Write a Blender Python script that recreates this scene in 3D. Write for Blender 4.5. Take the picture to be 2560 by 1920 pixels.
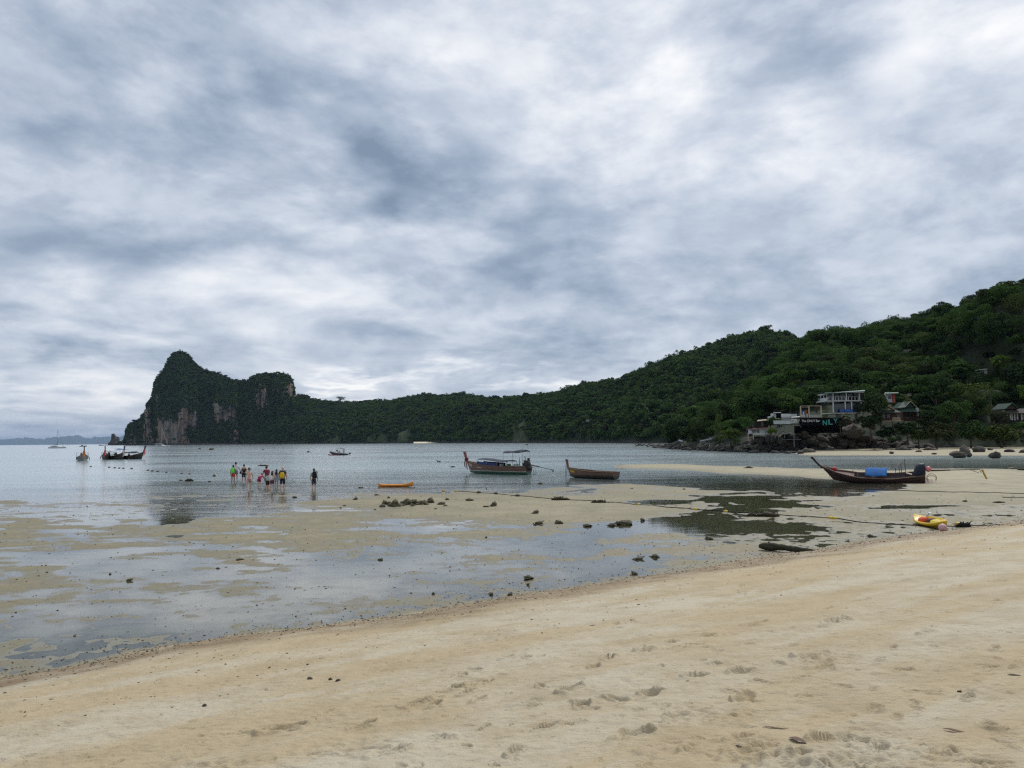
import bpy, bmesh, math, random
import numpy as np
from mathutils import Vector, Matrix, Euler

for _o in list(bpy.data.objects):
    bpy.data.objects.remove(_o)
scene = bpy.context.scene
COL = scene.collection
R = math.radians

# ------------------------------------------------------------------ camera
CAM_H, FPX, TILT, ROLL = 3.8, 1920.0, R(4.215), R(0.5)
cam_d = bpy.data.cameras.new('camera')
cam_d.sensor_width = 36.0
cam_d.lens = 36.0 * FPX / 2560.0
cam_d.clip_start, cam_d.clip_end = 0.1, 400000.0
cam = bpy.data.objects.new('camera', cam_d)
COL.objects.link(cam)
FWD = Vector((0, math.cos(TILT), math.sin(TILT)))
UP0 = Vector((0, -math.sin(TILT), math.cos(TILT)))
RT0 = Vector((1, 0, 0))
RIGHT = RT0 * math.cos(ROLL) - UP0 * math.sin(ROLL)
UPV = UP0 * math.cos(ROLL) + RT0 * math.sin(ROLL)
cam.matrix_world = Matrix(((RIGHT.x, UPV.x, -FWD.x, 0), (RIGHT.y, UPV.y, -FWD.y, 0), (RIGHT.z, UPV.z, -FWD.z, CAM_H), (0, 0, 0, 1)))
scene.camera = cam


def ray(u, v):
    """direction (unnormalised) of the sight line through a point of the 2560 x 1920 photograph"""
    return FWD * FPX + RIGHT * (u - 1280.0) + UPV * (960.0 - v)


def ground(u, v, z=0.0):
    d = ray(u, v)
    t = (z - CAM_H) / d.z
    return Vector((d.x * t, d.y * t, z))


def at(u, v, y):
    """the point at forward distance y seen at (u, v)"""
    d = ray(u, v)
    t = y / d.y
    return Vector((d.x * t, y, CAM_H + d.z * t))


# ------------------------------------------------------------------ light and exposure
SUN_EL, SUN_AZ = R(50), R(34)          # azimuth from +Y towards +X
sun_d = bpy.data.lights.new('sun', 'SUN')
sun_d.energy = 1.5
sun_d.angle = R(10)
sun_d.color = (1.0, 0.965, 0.91)
sun = bpy.data.objects.new('sun', sun_d)
COL.objects.link(sun)
sun_dir = Vector((math.sin(SUN_AZ) * math.cos(SUN_EL), math.cos(SUN_AZ) * math.cos(SUN_EL), math.sin(SUN_EL)))
sun.rotation_euler = sun_dir.to_track_quat('Z', 'Y').to_euler()
scene.view_settings.view_transform = 'Standard'
scene.view_settings.look = 'None'
scene.view_settings.exposure = 0.66
scene.view_settings.gamma = 1.0
scene.view_settings.use_curve_mapping = False
scene.render.engine = 'CYCLES'
scene.cycles.use_denoising = False
scene.cycles.use_adaptive_sampling = False
scene.cycles.filter_width = 1.3
scene.cycles.max_bounces = 6
scene.cycles.diffuse_bounces = 2
scene.cycles.glossy_bounces = 3
scene.cycles.transmission_bounces = 4
scene.cycles.transparent_max_bounces = 12
scene.cycles.volume_bounces = 0
scene.cycles.caustics_reflective = False
scene.cycles.caustics_refractive = False
scene.cycles.sample_clamp_indirect = 4.0


# ------------------------------------------------------------------ node helper
class NT:
    def __init__(self, tree):
        self.t = tree

    def n(self, kind, _props=None, **ins):
        nd = self.t.nodes.new(kind)
        for k, v in (_props or {}).items():
            setattr(nd, k, v)
        for k, v in ins.items():
            self.put(nd, k, v)
        return nd

    def put(self, nd, key, v):
        key = key.replace('_', ' ')
        if key.startswith('i') and key[1:].isdigit():
            s = nd.inputs[int(key[1:])]
        else:
            s = nd.inputs[key]
        if isinstance(v, bpy.types.NodeSocket):
            self.t.links.new(v, s)
        elif isinstance(v, bpy.types.Node):
            self.t.links.new(v.outputs[0], s)
        elif isinstance(v, (tuple, list)) and s.type == 'RGBA' and len(v) == 3:
            s.default_value = (*v, 1)
        else:
            s.default_value = v

    def math(self, op, a, b=0.0, c=None, clamp=False):
        nd = self.n('ShaderNodeMath', {'operation': op, 'use_clamp': clamp}, i0=a, i1=b)
        if c is not None:
            self.put(nd, 'i2', c)
        return nd.outputs[0]

    def vmath(self, op, a, b=(0, 0, 0)):
        nd = self.n('ShaderNodeVectorMath', {'operation': op}, i0=a, i1=b)
        return nd.outputs['Value'] if op in ('DOT_PRODUCT', 'LENGTH', 'DISTANCE') else nd.outputs[0]

    def noise(self, vec, scale, detail=4.0, rough=0.5, distort=0.0, lac=2.0):
        return self.n('ShaderNodeTexNoise', None, Vector=vec, Scale=scale, Detail=detail, Roughness=rough, Distortion=distort, Lacunarity=lac).outputs['Fac']

    def mapr(self, v, a, b, c=0.0, d=1.0, smooth=True):
        return self.n('ShaderNodeMapRange', {'interpolation_type': 'SMOOTHSTEP' if smooth else 'LINEAR'}, i0=v, i1=a, i2=b, i3=c, i4=d).outputs[0]

    def mix(self, f, a, b, mode='MIX'):
        nd = self.t.nodes.new('ShaderNodeMix')
        nd.data_type = 'RGBA'
        nd.blend_type = mode
        for s, v in zip((nd.inputs[0], nd.inputs[6], nd.inputs[7]), (f, a, b)):
            if isinstance(v, bpy.types.NodeSocket):
                self.t.links.new(v, s)
            elif isinstance(v, (tuple, list)):
                s.default_value = (*v, 1) if len(v) == 3 else v
            else:
                s.default_value = v
        return nd.outputs[2]

    def ramp(self, f, stops):
        nd = self.n('ShaderNodeValToRGB', None, Fac=f)
        el = nd.color_ramp.elements
        while len(el) < len(stops):
            el.new(0.5)
        for e, (p, c) in zip(el, stops):
            e.position = p
            e.color = (*c, 1) if len(c) == 3 else c
        return nd.outputs[0]


# ------------------------------------------------------------------ world: cloud deck over a daylight sky
world = bpy.data.worlds.new('World')
scene.world = world
world.use_nodes = True
wt = world.node_tree
wt.nodes.clear()
w = NT(wt)
CLD_Z = 0.13


def cloud_xy(u, v):
    d = ray(u, v).normalized()
    return Vector((d.x / (max(d.z, 0) + CLD_Z), d.y / (max(d.z, 0) + CLD_Z), 0))


dirv = w.n('ShaderNodeTexCoord').outputs['Generated']
sep = w.n('ShaderNodeSeparateXYZ', None, Vector=dirv)
zc = w.math('ADD', w.math('MAXIMUM', sep.outputs[2], 0.0), CLD_Z)
P = w.n('ShaderNodeCombineXYZ', None, X=w.math('DIVIDE', sep.outputs[0], zc), Y=w.math('DIVIDE', sep.outputs[1], zc)).outputs[0]
# streaks of the deck run along one direction of the sky
band_a, band_b = cloud_xy(555, 140), cloud_xy(1330, 640)
bd = (band_b - band_a).normalized()
bn = Vector((-bd.y, bd.x, 0))
Q = w.n('ShaderNodeCombineXYZ', None, X=w.math('MULTIPLY', w.vmath('DOT_PRODUCT', P, tuple(bd)), 0.92), Y=w.vmath('DOT_PRODUCT', P, tuple(bn)), Z=3.7).outputs[0]
warp = w.n('ShaderNodeTexNoise', None, Vector=Q, Scale=0.9, Detail=1.0, Roughness=0.5).outputs['Color']
Qw = w.vmath('ADD', Q, w.vmath('MULTIPLY', w.vmath('SUBTRACT', warp, (0.5, 0.5, 0.5)), (0.8, 0.8, 0.0)))
n_big = w.noise(Qw, 1.5, 2.0, 0.5)
n_mid = w.noise(Qw, 3.6, 5.0, 0.55)
dpuff = w.vmath('ADD', w.vmath('MULTIPLY', dirv, (1.0, 1.0, 2.0)), w.vmath('MULTIPLY', warp, (0.10, 0.10, 0.10)))
n_puff = w.noise(dpuff, 7.5, 9.0, 0.60)
heap = w.n('ShaderNodeTexVoronoi', {'feature': 'F1', 'voronoi_dimensions': '3D'}, Vector=w.vmath('ADD', dpuff, w.vmath('MULTIPLY', w.n('ShaderNodeTexNoise', None, Vector=dpuff, Scale=16.0, Detail=2.0).outputs['Color'], (0.09, 0.09, 0.09))), Scale=12.0, Randomness=1.0).outputs['Distance']
edge_ = w.mapr(n_puff, 0.36, 0.64)
val = w.math('ADD', w.math('MULTIPLY', n_big, 0.40), w.math('ADD', w.math('MULTIPLY', n_mid, 0.24), w.math('MULTIPLY', n_puff, 0.36)))
val = w.math('ADD', w.math('MULTIPLY', w.math('SUBTRACT', val, 0.50), 1.30), 0.515)
val = w.math('ADD', val, w.math('MULTIPLY', w.math('SUBTRACT', edge_, 0.5), 0.14))
val = w.math('SUBTRACT', val, w.math('MULTIPLY', w.math('SUBTRACT', heap, 0.45), 0.22))
# the deck's own thick and thin places: (u, v, angular radius along / across, direction, amount)
BLOBS = [
    ((560, 130), (1000, 440), 0.050, -0.20), ((930, 400), (1480, 720), 0.062, -0.22), ((-50, 180), (560, 520), 0.060, -0.10),
    ((1850, 80), (2180, 200), 0.050, -0.17), ((1150, 150), (1600, 200), 0.075, 0.16), ((1700, 250), (2080, 330), 0.075, 0.15),
    ((2330, 60), (2450, 90), 0.055, 0.22), ((760, 360), (880, 440), 0.026, 0.22), ((930, 570), (1140, 625), 0.028, 0.22),
    ((20, 650), (900, 700), 0.026, 0.17), ((-60, 975), (330, 960), 0.028, 0.26), ((800, 968), (1400, 950), 0.014, 0.34),
    ((100, 855), (560, 865), 0.022, -0.16), ((950, 830), (1500, 860), 0.026, -0.14), ((1750, 620), (2560, 690), 0.045, -0.18),
    ((480, 620), (20, 590), 0.022, -0.16),
]
wob = w.vmath('MULTIPLY', w.vmath('SUBTRACT', w.n('ShaderNodeTexNoise', None, Vector=P, Scale=2.2, Detail=3.0, Roughness=0.6).outputs['Color'], (0.5, 0.5, 0.5)), (0.20, 0.20, 0.09))
dw = w.vmath('ADD', dirv, wob)
for (p0, p1, rad, amt) in BLOBS:
    a, b = ray(*p0).normalized(), ray(*p1).normalized()
    ab = b - a
    rel = w.vmath('SUBTRACT', dw, tuple(a))
    t = w.math('MULTIPLY', w.vmath('DOT_PRODUCT', rel, tuple(ab / ab.length_squared)), 1.0, clamp=True)
    off = w.vmath('SUBTRACT', rel, w.n('ShaderNodeVectorMath', {'operation': 'SCALE'}, i0=tuple(ab), Scale=t).outputs[0])
    fall = w.mapr(w.vmath('LENGTH', off), 0.0, rad * 2.1, amt, 0.0)
    val = w.math('ADD', val, fall)
cloud = w.ramp(val, [(0.0, (0.180, 0.238, 0.325)), (0.20, (0.265, 0.330, 0.425)), (0.40, (0.390, 0.448, 0.540)), (0.58, (0.520, 0.568, 0.645)), (0.76, (0.675, 0.702, 0.748)), (1.0, (0.89, 0.885, 0.875))])
nishita = w.n('ShaderNodeTexSky', {'sky_type': 'NISHITA', 'sun_disc': False, 'sun_elevation': SUN_EL, 'sun_rotation': SUN_AZ})
blue = w.n('ShaderNodeVectorMath', {'operation': 'SCALE'}, i0=nishita.outputs[0], Scale=0.07).outputs[0]
skyc = w.mix(0.93, blue, cloud)
bg = w.n('ShaderNodeBackground', None, Color=skyc, Strength=0.79)
w.n('ShaderNodeOutputWorld', None, Surface=bg)
world.cycles.sampling_method = 'MANUAL'
world.cycles.sample_map_resolution = 256

# ------------------------------------------------------------------ helpers
rng = np.random.default_rng(7)
random.seed(7)


def _hash(ix, iy, iz):
    h = (ix.astype(np.int64) * 374761393 + iy.astype(np.int64) * 668265263 + iz.astype(np.int64) * 2147483647) & 0xFFFFFFFF
    h = ((h ^ (h >> 13)) * 1274126177) & 0xFFFFFFFF
    return ((h ^ (h >> 16)) & 0xFFFFFF).astype(np.float64) / 0xFFFFFF


def vnoise(x, y, z=0.0):
    """value noise, -1..1"""
    x, y = np.asarray(x, float), np.asarray(y, float)
    z = np.broadcast_to(np.asarray(z, float), x.shape)
    ix, iy, iz = np.floor(x), np.floor(y), np.floor(z)
    fx, fy, fz = x - ix, y - iy, z - iz
    ix, iy, iz = ix.astype(np.int64), iy.astype(np.int64), iz.astype(np.int64)
    sx, sy, sz = (f * f * f * (f * (f * 6 - 15) + 10) for f in (fx, fy, fz))
    out = 0
    flat = not np.any(fz)
    for dz in ((0,) if flat else (0, 1)):
        wz = 1.0 if flat else (sz if dz else 1 - sz)
        for dy in (0, 1):
            wy = sy if dy else 1 - sy
            for dx in (0, 1):
                wx = sx if dx else 1 - sx
                out = out + _hash(ix + dx, iy + dy, iz + dz) * wx * wy * wz
    return out * 2 - 1


def fbm(x, y, z=0.0, octv=4, gain=0.5):
    s, a, f = 0.0, 1.0, 1.0
    for k in range(octv):
        s = s + a * vnoise(x * f + 17.3 * k, y * f - 9.1 * k, (np.asarray(z) * f + 5 * k) if np.any(z) else 0.0)
        a *= gain
        f *= 2.03
    return s


def sstep(x, a, b):
    t = np.clip((x - a) / (b - a), 0, 1)
    return t * t * (3 - 2 * t)


def link(name, data, parent=None):
    o = bpy.data.objects.new(name, data)
    COL.objects.link(o)
    if parent is not None:
        o.parent = parent
    return o


def mesh_np(name, verts, faces, mats=(), smooth=True, attrs=None):
    """verts (N,3), faces (M,k) arrays"""
    me = bpy.data.meshes.new(name)
    verts = np.asarray(verts, np.float32)
    faces = np.asarray(faces, np.int32)
    k = faces.shape[1]
    me.vertices.add(len(verts))
    me.vertices.foreach_set('co', verts.ravel())
    me.loops.add(faces.size)
    me.loops.foreach_set('vertex_index', faces.ravel())
    me.polygons.add(len(faces))
    me.polygons.foreach_set('loop_start', np.arange(0, faces.size, k, dtype=np.int32))
    me.polygons.foreach_set('use_smooth', np.full(len(faces), smooth))
    for key, a in (attrs or {}).items():
        at_ = me.attributes.new(key, 'FLOAT', 'POINT')
        at_.data.foreach_set('value', np.asarray(a, np.float32).ravel())
    me.update(calc_edges=True)
    for m in mats:
        me.materials.append(m)
    return me


def tag(o, label=None, cat=None, group=None, kind=None):
    for k, v in (('label', label), ('category', cat), ('group', group), ('kind', kind)):
        if v:
            o[k] = v
    return o


def empty(name, loc=(0, 0, 0), rz=0.0, label=None, cat=None, group=None):
    o = link(name, None)
    o.location = loc
    o.rotation_euler = (0, 0, rz)
    return tag(o, label, cat, group)


class MB:
    """collects simple shapes into one mesh"""

    def __init__(self):
        self.v, self.f = [], []

    def add(self, vs, fs):
        n = len(self.v)
        self.v += [tuple(p) for p in vs]
        self.f += [tuple(i + n for i in q) for q in fs]
        return self

    def box(self, c, s, rot=None):
        x, y, z = s[0] / 2, s[1] / 2, s[2] / 2
        p = [Vector((a * x, b * y, d * z)) for d in (-1, 1) for b in (-1, 1) for a in (-1, 1)]
        if rot is not None:
            m = Euler(rot).to_matrix()
            p = [m @ q for q in p]
        return self.add([q + Vector(c) for q in p], [(0, 2, 3, 1), (4, 5, 7, 6), (0, 1, 5, 4), (2, 6, 7, 3), (0, 4, 6, 2), (1, 3, 7, 5)])

    def tube(self, pts, rads, n=8, cap=True):
        pts = [Vector(p) for p in pts]
        if not isinstance(rads, (list, tuple)):
            rads = [rads] * len(pts)
        vs, fs = [], []
        prev = None
        for i, p in enumerate(pts):
            t = (pts[min(i + 1, len(pts) - 1)] - pts[max(i - 1, 0)]).normalized()
            if prev is None:
                a = t.orthogonal().normalized()
            else:
                a = (prev - t * prev.dot(t))
                a = a.normalized() if a.length > 1e-6 else t.orthogonal().normalized()
            prev = a
            b = t.cross(a)
            r = rads[i]
            for k in range(n):
                q = 2 * math.pi * k / n
                vs.append(p + (a * math.cos(q) + b * math.sin(q)) * r)
        for i in range(len(pts) - 1):
            for k in range(n):
                fs.append((i * n + k, i * n + (k + 1) % n, (i + 1) * n + (k + 1) % n, (i + 1) * n + k))
        if cap:
            fs.append(tuple(range(n))[::-1])
            fs.append(tuple(range((len(pts) - 1) * n, len(pts) * n)))
        return self.add(vs, fs)

    def loft(self, rings, closed=True, cap=True):
        n = len(rings[0])
        vs = [p for r_ in rings for p in r_]
        fs = []
        m = n if closed else n - 1
        for i in range(len(rings) - 1):
            for k in range(m):
                fs.append((i * n + k, i * n + (k + 1) % n, (i + 1) * n + (k + 1) % n, (i + 1) * n + k))
        if cap and closed:
            fs.append(tuple(range(n))[::-1])
            fs.append(tuple(range((len(rings) - 1) * n, len(rings) * n)))
        return self.add(vs, fs)

    def ball(self, c, r, nu=10, nv=7):
        r = (r, r, r) if not isinstance(r, (tuple, list)) else r
        vs = [(c[0], c[1], c[2] - r[2])]
        for j in range(1, nv):
            ph = -math.pi / 2 + math.pi * j / nv
            for i in range(nu):
                th = 2 * math.pi * i / nu
                vs.append((c[0] + r[0] * math.cos(ph) * math.cos(th), c[1] + r[1] * math.cos(ph) * math.sin(th), c[2] + r[2] * math.sin(ph)))
        vs.append((c[0], c[1], c[2] + r[2]))
        fs = [(0, 1 + (i + 1) % nu, 1 + i) for i in range(nu)]
        for j in range(nv - 2):
            for i in range(nu):
                a, b = 1 + j * nu + i, 1 + j * nu + (i + 1) % nu
                fs.append((a, b, b + nu, a + nu))
        top = len(vs) - 1
        base = 1 + (nv - 2) * nu
        fs += [(base + i, base + (i + 1) % nu, top) for i in range(nu)]
        return self.add(vs, fs)

    def sheet(self, grid, thick=0.0):
        """grid: rows of points; with thickness becomes a closed slab (thick along -z)"""
        h, w_ = len(grid), len(grid[0])
        top = [Vector(p) for r_ in grid for p in r_]
        fs = [(i * w_ + k, i * w_ + k + 1, (i + 1) * w_ + k + 1, (i + 1) * w_ + k) for i in range(h - 1) for k in range(w_ - 1)]
        if not thick:
            return self.add(top, fs)
        n = len(top)
        bot = [p - Vector((0, 0, thick)) for p in top]
        fs2 = [tuple(i + n for i in reversed(q)) for q in fs]
        edge = [k for k in range(w_)] + [i * w_ + w_ - 1 for i in range(1, h)] + [(h - 1) * w_ + k for k in range(w_ - 2, -1, -1)] + [i * w_ for i in range(h - 2, 0, -1)]
        side = [(edge[i], edge[(i + 1) % len(edge)], edge[(i + 1) % len(edge)] + n, edge[i] + n) for i in range(len(edge))]
        return self.add(top + bot, fs + fs2 + side)

    def mesh(self, name, mat, smooth=False):
        me = bpy.data.meshes.new(name)
        me.from_pydata(self.v, [], self.f)
        if smooth:
            me.polygons.foreach_set('use_smooth', [True] * len(me.polygons))
        bm = bmesh.new()
        bm.from_mesh(me)
        bmesh.ops.recalc_face_normals(bm, faces=bm.faces)
        bm.to_mesh(me)
        bm.free()
        for m in (mat if isinstance(mat, (list, tuple)) else [mat]):
            me.materials.append(m)
        return me

    def build(self, name, mat, parent=None, smooth=False):
        return link(name, self.mesh(name, mat, smooth), parent)


def new_mat(name):
    m = bpy.data.materials.new(name)
    m.use_nodes = True
    m.node_tree.nodes.clear()
    return m, NT(m.node_tree)


_mats = {}


def paint(name, col, rough=0.6, var=0.18, scale=3.0, metal=0.0, bump=0.0, stretch=(1, 1, 1), spec=0.4):
    """plain coated or weathered surface: base colour with patchy wear"""
    if name in _mats:
        return _mats[name]
    m, t = new_mat(name)
    tc = t.n('ShaderNodeTexCoord').outputs['Object']
    vec = t.vmath('MULTIPLY', tc, stretch)
    n1 = t.noise(vec, scale, 6.0, 0.65)
    n2 = t.noise(vec, scale * 7.3, 3.0, 0.6)
    f = t.mapr(t.math('ADD', t.math('MULTIPLY', n1, 0.7), t.math('MULTIPLY', n2, 0.3)), 0.3, 0.7)
    c = t.mix(f, tuple(x * (1 - var) for x in col), tuple(min(1, x * (1 + var)) for x in col))
    b = t.n('ShaderNodeBsdfPrincipled', None, Base_Color=c, Roughness=t.math('ADD', rough - 0.08, t.math('MULTIPLY', n2, 0.16)), Metallic=metal)
    b.inputs['Specular IOR Level'].default_value = spec
    if bump:
        t.put(b, 'Normal', t.n('ShaderNodeBump', None, Height=n2, Strength=0.6, Distance=bump))
    t.n('ShaderNodeOutputMaterial', None, Surface=b)
    _mats[name] = m
    return m

# ================================================================== the ground: beach, tidal flat, sea bed
TOE = [(-500, 1800), (0, 1682), (579, 1587), (1042, 1522), (1331, 1475), (1620, 1433), (1921, 1383), (2199, 1347), (2373, 1319), (2560, 1300), (3000, 1262)]
_toe = sorted((ground(u, v).x, ground(u, v).y) for u, v in TOE)
TX, TY = np.array([p[0] for p in _toe]), np.array([p[1] for p in _toe])
TX = np.concatenate([[-200, -60], TX, [TX[-1] + 40, 400]])
TY = np.concatenate([[-60, -14], TY, [TY[-1] + 26, 190]])


def toe_s(x, y):
    """signed distance from the foot of the beach, positive towards the sea"""
    s = (y - np.interp(x, TX, TY)) * 0.80
    return s + 0.35 * vnoise(x * 0.22, y * 0.22) + 0.12 * vnoise(x * 0.9, y * 0.9)


BARS = [  # places in the photograph where the flat stands higher (+) or holds water (-), in metres
    (820, 1232, 1500, 1312, .045), (1300, 1236, 1760, 1300, .035), (1480, 1200, 1800, 1238, .040), (1700, 1212, 2000, 1236, .030),
    (1490, 1157, 1780, 1173, .34), (1680, 1163, 2000, 1187, .22), (1920, 1170, 2200, 1196, .17), (2150, 1172, 2640, 1206, .17), (2300, 1200, 2760, 1250, .07),
    (2050, 1228, 2700, 1290, .03), (1980, 1270, 2400, 1330, .02),
    (-40, 1240, 60, 1262, 0.0186), (-60, 1288, 150, 1334, 0.0198), (-40, 1338, 95, 1380, 0.0186), (60, 1328, 170, 1345, 0.0136), (150, 1344, 262, 1372, 0.0155),
    (224, 1318, 388, 1347, 0.0174), (270, 1300, 370, 1316, 0.0124), (374, 1300, 575, 1356, 0.0217), (488, 1288, 905, 1336, 0.0217), (488, 1368, 660, 1408, 0.0174), (610, 1322, 960, 1384, 0.0186),
    (1160, 1382, 1340, 1402, .03), (1060, 1325, 1260, 1348, .022), (1560, 1325, 1720, 1352, .03), (1480, 1372, 1560, 1392, .02), (1640, 1360, 2050, 1384, .02),
    (880, 1294, 1260, 1330, -.028), (1450, 1304, 1760, 1336, -.045), (90, 1362, 500, 1432, -.018), (1080, 1340, 1640, 1400, -.014), (640, 1390, 1080, 1430, -.008), (900, 1365, 1180, 1385, -.02),
    (1440, 1176, 1800, 1202, -.20), (1680, 1187, 2060, 1217, -.22), (1930, 1198, 2280, 1224, -.10), (1700, 1236, 2000, 1280, -.030), (1560, 1248, 1720, 1264, -.035), (1660, 1292, 1850, 1328, -.028), (1880, 1316, 2080, 1332, -.035), (2120, 1262, 2360, 1274, -.03), (2180, 1284, 2420, 1292, -.03), (2300, 1262, 2460, 1268, -.03),
    (1380, 1120, 2100, 1163, -.10), (2060, 1140, 2420, 1162, -.07), (1340, 1250, 1400, 1270, -.03), (1440, 1268, 1500, 1284, -.03),
]
_bars = []
for (u0, v0, u1, v1, a) in BARS:
    c = ground((u0 + u1) / 2, (v0 + v1) / 2)
    n_, f_ = ground((u0 + u1) / 2, v1), ground((u0 + u1) / 2, v0)
    e0, e1 = ground(u0, (v0 + v1) / 2), ground(u1, (v0 + v1) / 2)
    _bars.append((c.x, (n_.y + f_.y) / 2, (e1.x - e0.x) / 2, (f_.y - n_.y) / 2, c.x / c.y, a))


def gz(x, y):
    x, y = np.asarray(x, float), np.asarray(y, float)
    d = np.hypot(x, y)
    s = toe_s(x, y)
    w_ = y - 0.35 * x
    flat = -0.001 - 0.0045 * np.clip(w_ - 62, 0, 60) - 0.012 * np.clip(d - 150, 0, 250) - 0.003 * np.clip(d - 400, 0, 1500)
    for (cx, cy, rx, ry, sk, a) in _bars:
        q = ((x - cx - sk * (y - cy)) / (rx * 1.05)) ** 2 + ((y - cy) / (ry * 1.05)) ** 2
        flat = flat + a * np.exp(-np.clip(q, 0, 30) ** 1.5)
    near = np.exp(-np.clip(s, 0, None) / 7.0)
    shore = np.exp(-np.clip(s, 0, None) / 2.2)
    amp = (1 - 0.60 * near) * (1 - sstep(d, 110, 260))
    rag = 1 - sstep(d, 24, 60)
    flat = flat + amp * (0.012 * vnoise(x * .13, y * .12, 0) + 0.014 * vnoise(x * .26 + 9, y * .48) + 0.018 * vnoise(x * .55 + 3, y * 1.0) + 0.018 * (.35 + .65 * rag) * vnoise(x * 1.15 + 3, y * 1.9))
    fine = (0.014 * vnoise(x * 2.4, y * 3.2) + 0.011 * vnoise(x * 5.5, y * 5.0)) * (1 - sstep(d, 38, 70))
    flat = flat + fine * (0.5 + 0.5 * sstep(vnoise(x * .25 + 40, y * .2), -0.4, 0.5)) + 0.0045 * near - 0.002
    # far strip of sand under the boulders on the right
    strip = sstep(x / np.maximum(y, 1), 0.30, 0.40) * sstep(d, 170, 182) * (1 - sstep(d, 330, 400))
    flat = flat * (1 - strip) + strip * (0.04 + 0.012 * np.clip(d - 178, 0, 60) + 0.04 * vnoise(x * .2, y * .2))
    t = np.clip(-s, 0, None)
    beach = 0.155 * t - 0.0018 * t * t
    beach = np.where(t > 26, 0.155 * 26 - 0.0018 * 676 + 0.012 * (t - 26), beach)
    k = sstep(-s, -0.5, 0.9)
    lump = k * (0.022 * vnoise(x * .45, y * .6) + 0.012 * vnoise(x * 1.3, y * 1.7))
    return flat * (1 - k) + (beach + 0.012) * k + lump * sstep(t, 0.5, 3)


# footprints and scuffed sand
PRINTS = [(718, 1821, 1.5), (1044, 1759, 1.1), (1087, 1765, 1.0), (913, 1813, 1.0), (1134, 1721, .9), (1167, 1733, .9), (1421, 1725, 1.1), (1624, 1732, 1.1), (1868, 1747, 1.2), (1617, 1625, 1.1),
          (1680, 1606, 1.0), (1774, 1588, 1.1), (1898, 1557, 1.0), (2078, 1557, 1.5), (2110, 1550, 1.2), (1485, 1666, 1.0), (1279, 1644, .9), (1133, 1723, 1.0), (1527, 1645, .9), (1590, 1835, 1.2), (1864, 1678, 1.2), (1455, 1760, 1.0),
          (2160, 1500, 1.0), (2330, 1470, 1.0), (2400, 1465, .9), (2500, 1505, 1.0), (2440, 1400, .9), (2250, 1438, .8), (2070, 1845, 1.2), (2210, 1868, 1.0), (1700, 1790, .8), (1740, 1690, .8), (2420, 1745, .8), (2480, 1815, 1.0),
          (980, 1880, 1.0), (1290, 1880, .9), (1360, 1820, .8), (2190, 1770, .9), (2290, 1760, .8), (2030, 1640, 1.2), (2070, 1665, 1.1), (1985, 1612, .9), (690, 1745, .6), (560, 1705, .5), (2320, 1580, .9), (2490, 1620, .8), (1540, 1560, .7), (1250, 1690, .7), (820, 1780, .7)]
SCUFF = [(877, 1875, .42), (559, 1912, .40), (1780, 1800, .5), (2080, 1915, .8), (2250, 1915, .7), (1930, 1890, .4), (2055, 1650, .5), (1650, 1880, .3), (2120, 1830, .4), (1830, 1860, .35)]


def beach_hit(u, v):
    d = ray(u, v)
    t, p = 0.0, None
    lo, hi = 1.0 / d.length, 60.0 / d.length
    for _ in range(40):
        m = (lo + hi) / 2
        q = Vector((0, 0, CAM_H)) + d * m
        if q.z > float(gz(np.array([q.x]), np.array([q.y]))[0]):
            lo = m
        else:
            hi = m
    return Vector((0, 0, CAM_H)) + d * lo


def beach_marks(x, y):
    dz = np.zeros_like(x)
    r_ = np.random.default_rng(3)
    marks = []
    for (u, v, k) in PRINTS:
        p = beach_hit(u, v)
        marks.append((p.x, p.y, k, R(r_.uniform(15, 75))))
    for _ in range(3000):
        dd = 3.0 + 33 * r_.random() ** 1.7
        th = R(r_.uniform(-38, 42))
        px, py = dd * math.sin(th), dd * math.cos(th)
        if toe_s(np.array([px]), np.array([py]))[0] < -2.2:
            marks.append((px, py, (.14 + .46 * r_.random() ** 2.2) * (1.25 if th > -.1 else 0.95) * (1 + max(0, dd - 10) * .05), R(r_.uniform(0, 180))))
    for (px, py, k, a) in marks:
        m = np.nonzero((np.abs(x - px) < 0.35 * k + .1) & (np.abs(y - py) < 0.35 * k + .1))[0]
        if not len(m):
            continue
        lx, ly = x[m] - px, y[m] - py
        wob = 1 + 0.42 * vnoise(lx * 7 + px * 31, ly * 7 + py * 17)
        ca, sa = math.cos(a), math.sin(a)
        q = np.sqrt(((lx * ca + ly * sa) / (0.125 * k)) ** 2 + ((-lx * sa + ly * ca) / (0.055 * k)) ** 2) * wob
        dz[m] += -0.040 * min(k, 1.1) * (1 - sstep(q, 0.6, 1.15)) + 0.030 * min(k, 1.2) * np.exp(-((q - 1.3) / 0.22) ** 2) * (0.6 + 0.8 * vnoise(lx * 9 + px, ly * 9 + 5))
    for (u, v, rad) in SCUFF:
        p = beach_hit(u, v)
        q = np.hypot((x - p.x), (y - p.y) * 1.3) / rad
        m = np.nonzero(q < 1.3)[0]
        f = 1 - sstep(q[m] + 0.3 * vnoise(x[m] * 5, y[m] * 5), 0.6, 1.1)
        dz[m] += f * (0.014 * np.abs(vnoise(x[m] * 7, y[m] * 9)) + 0.012 * vnoise(x[m] * 17, y[m] * 23) - 0.005)
    return dz


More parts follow.
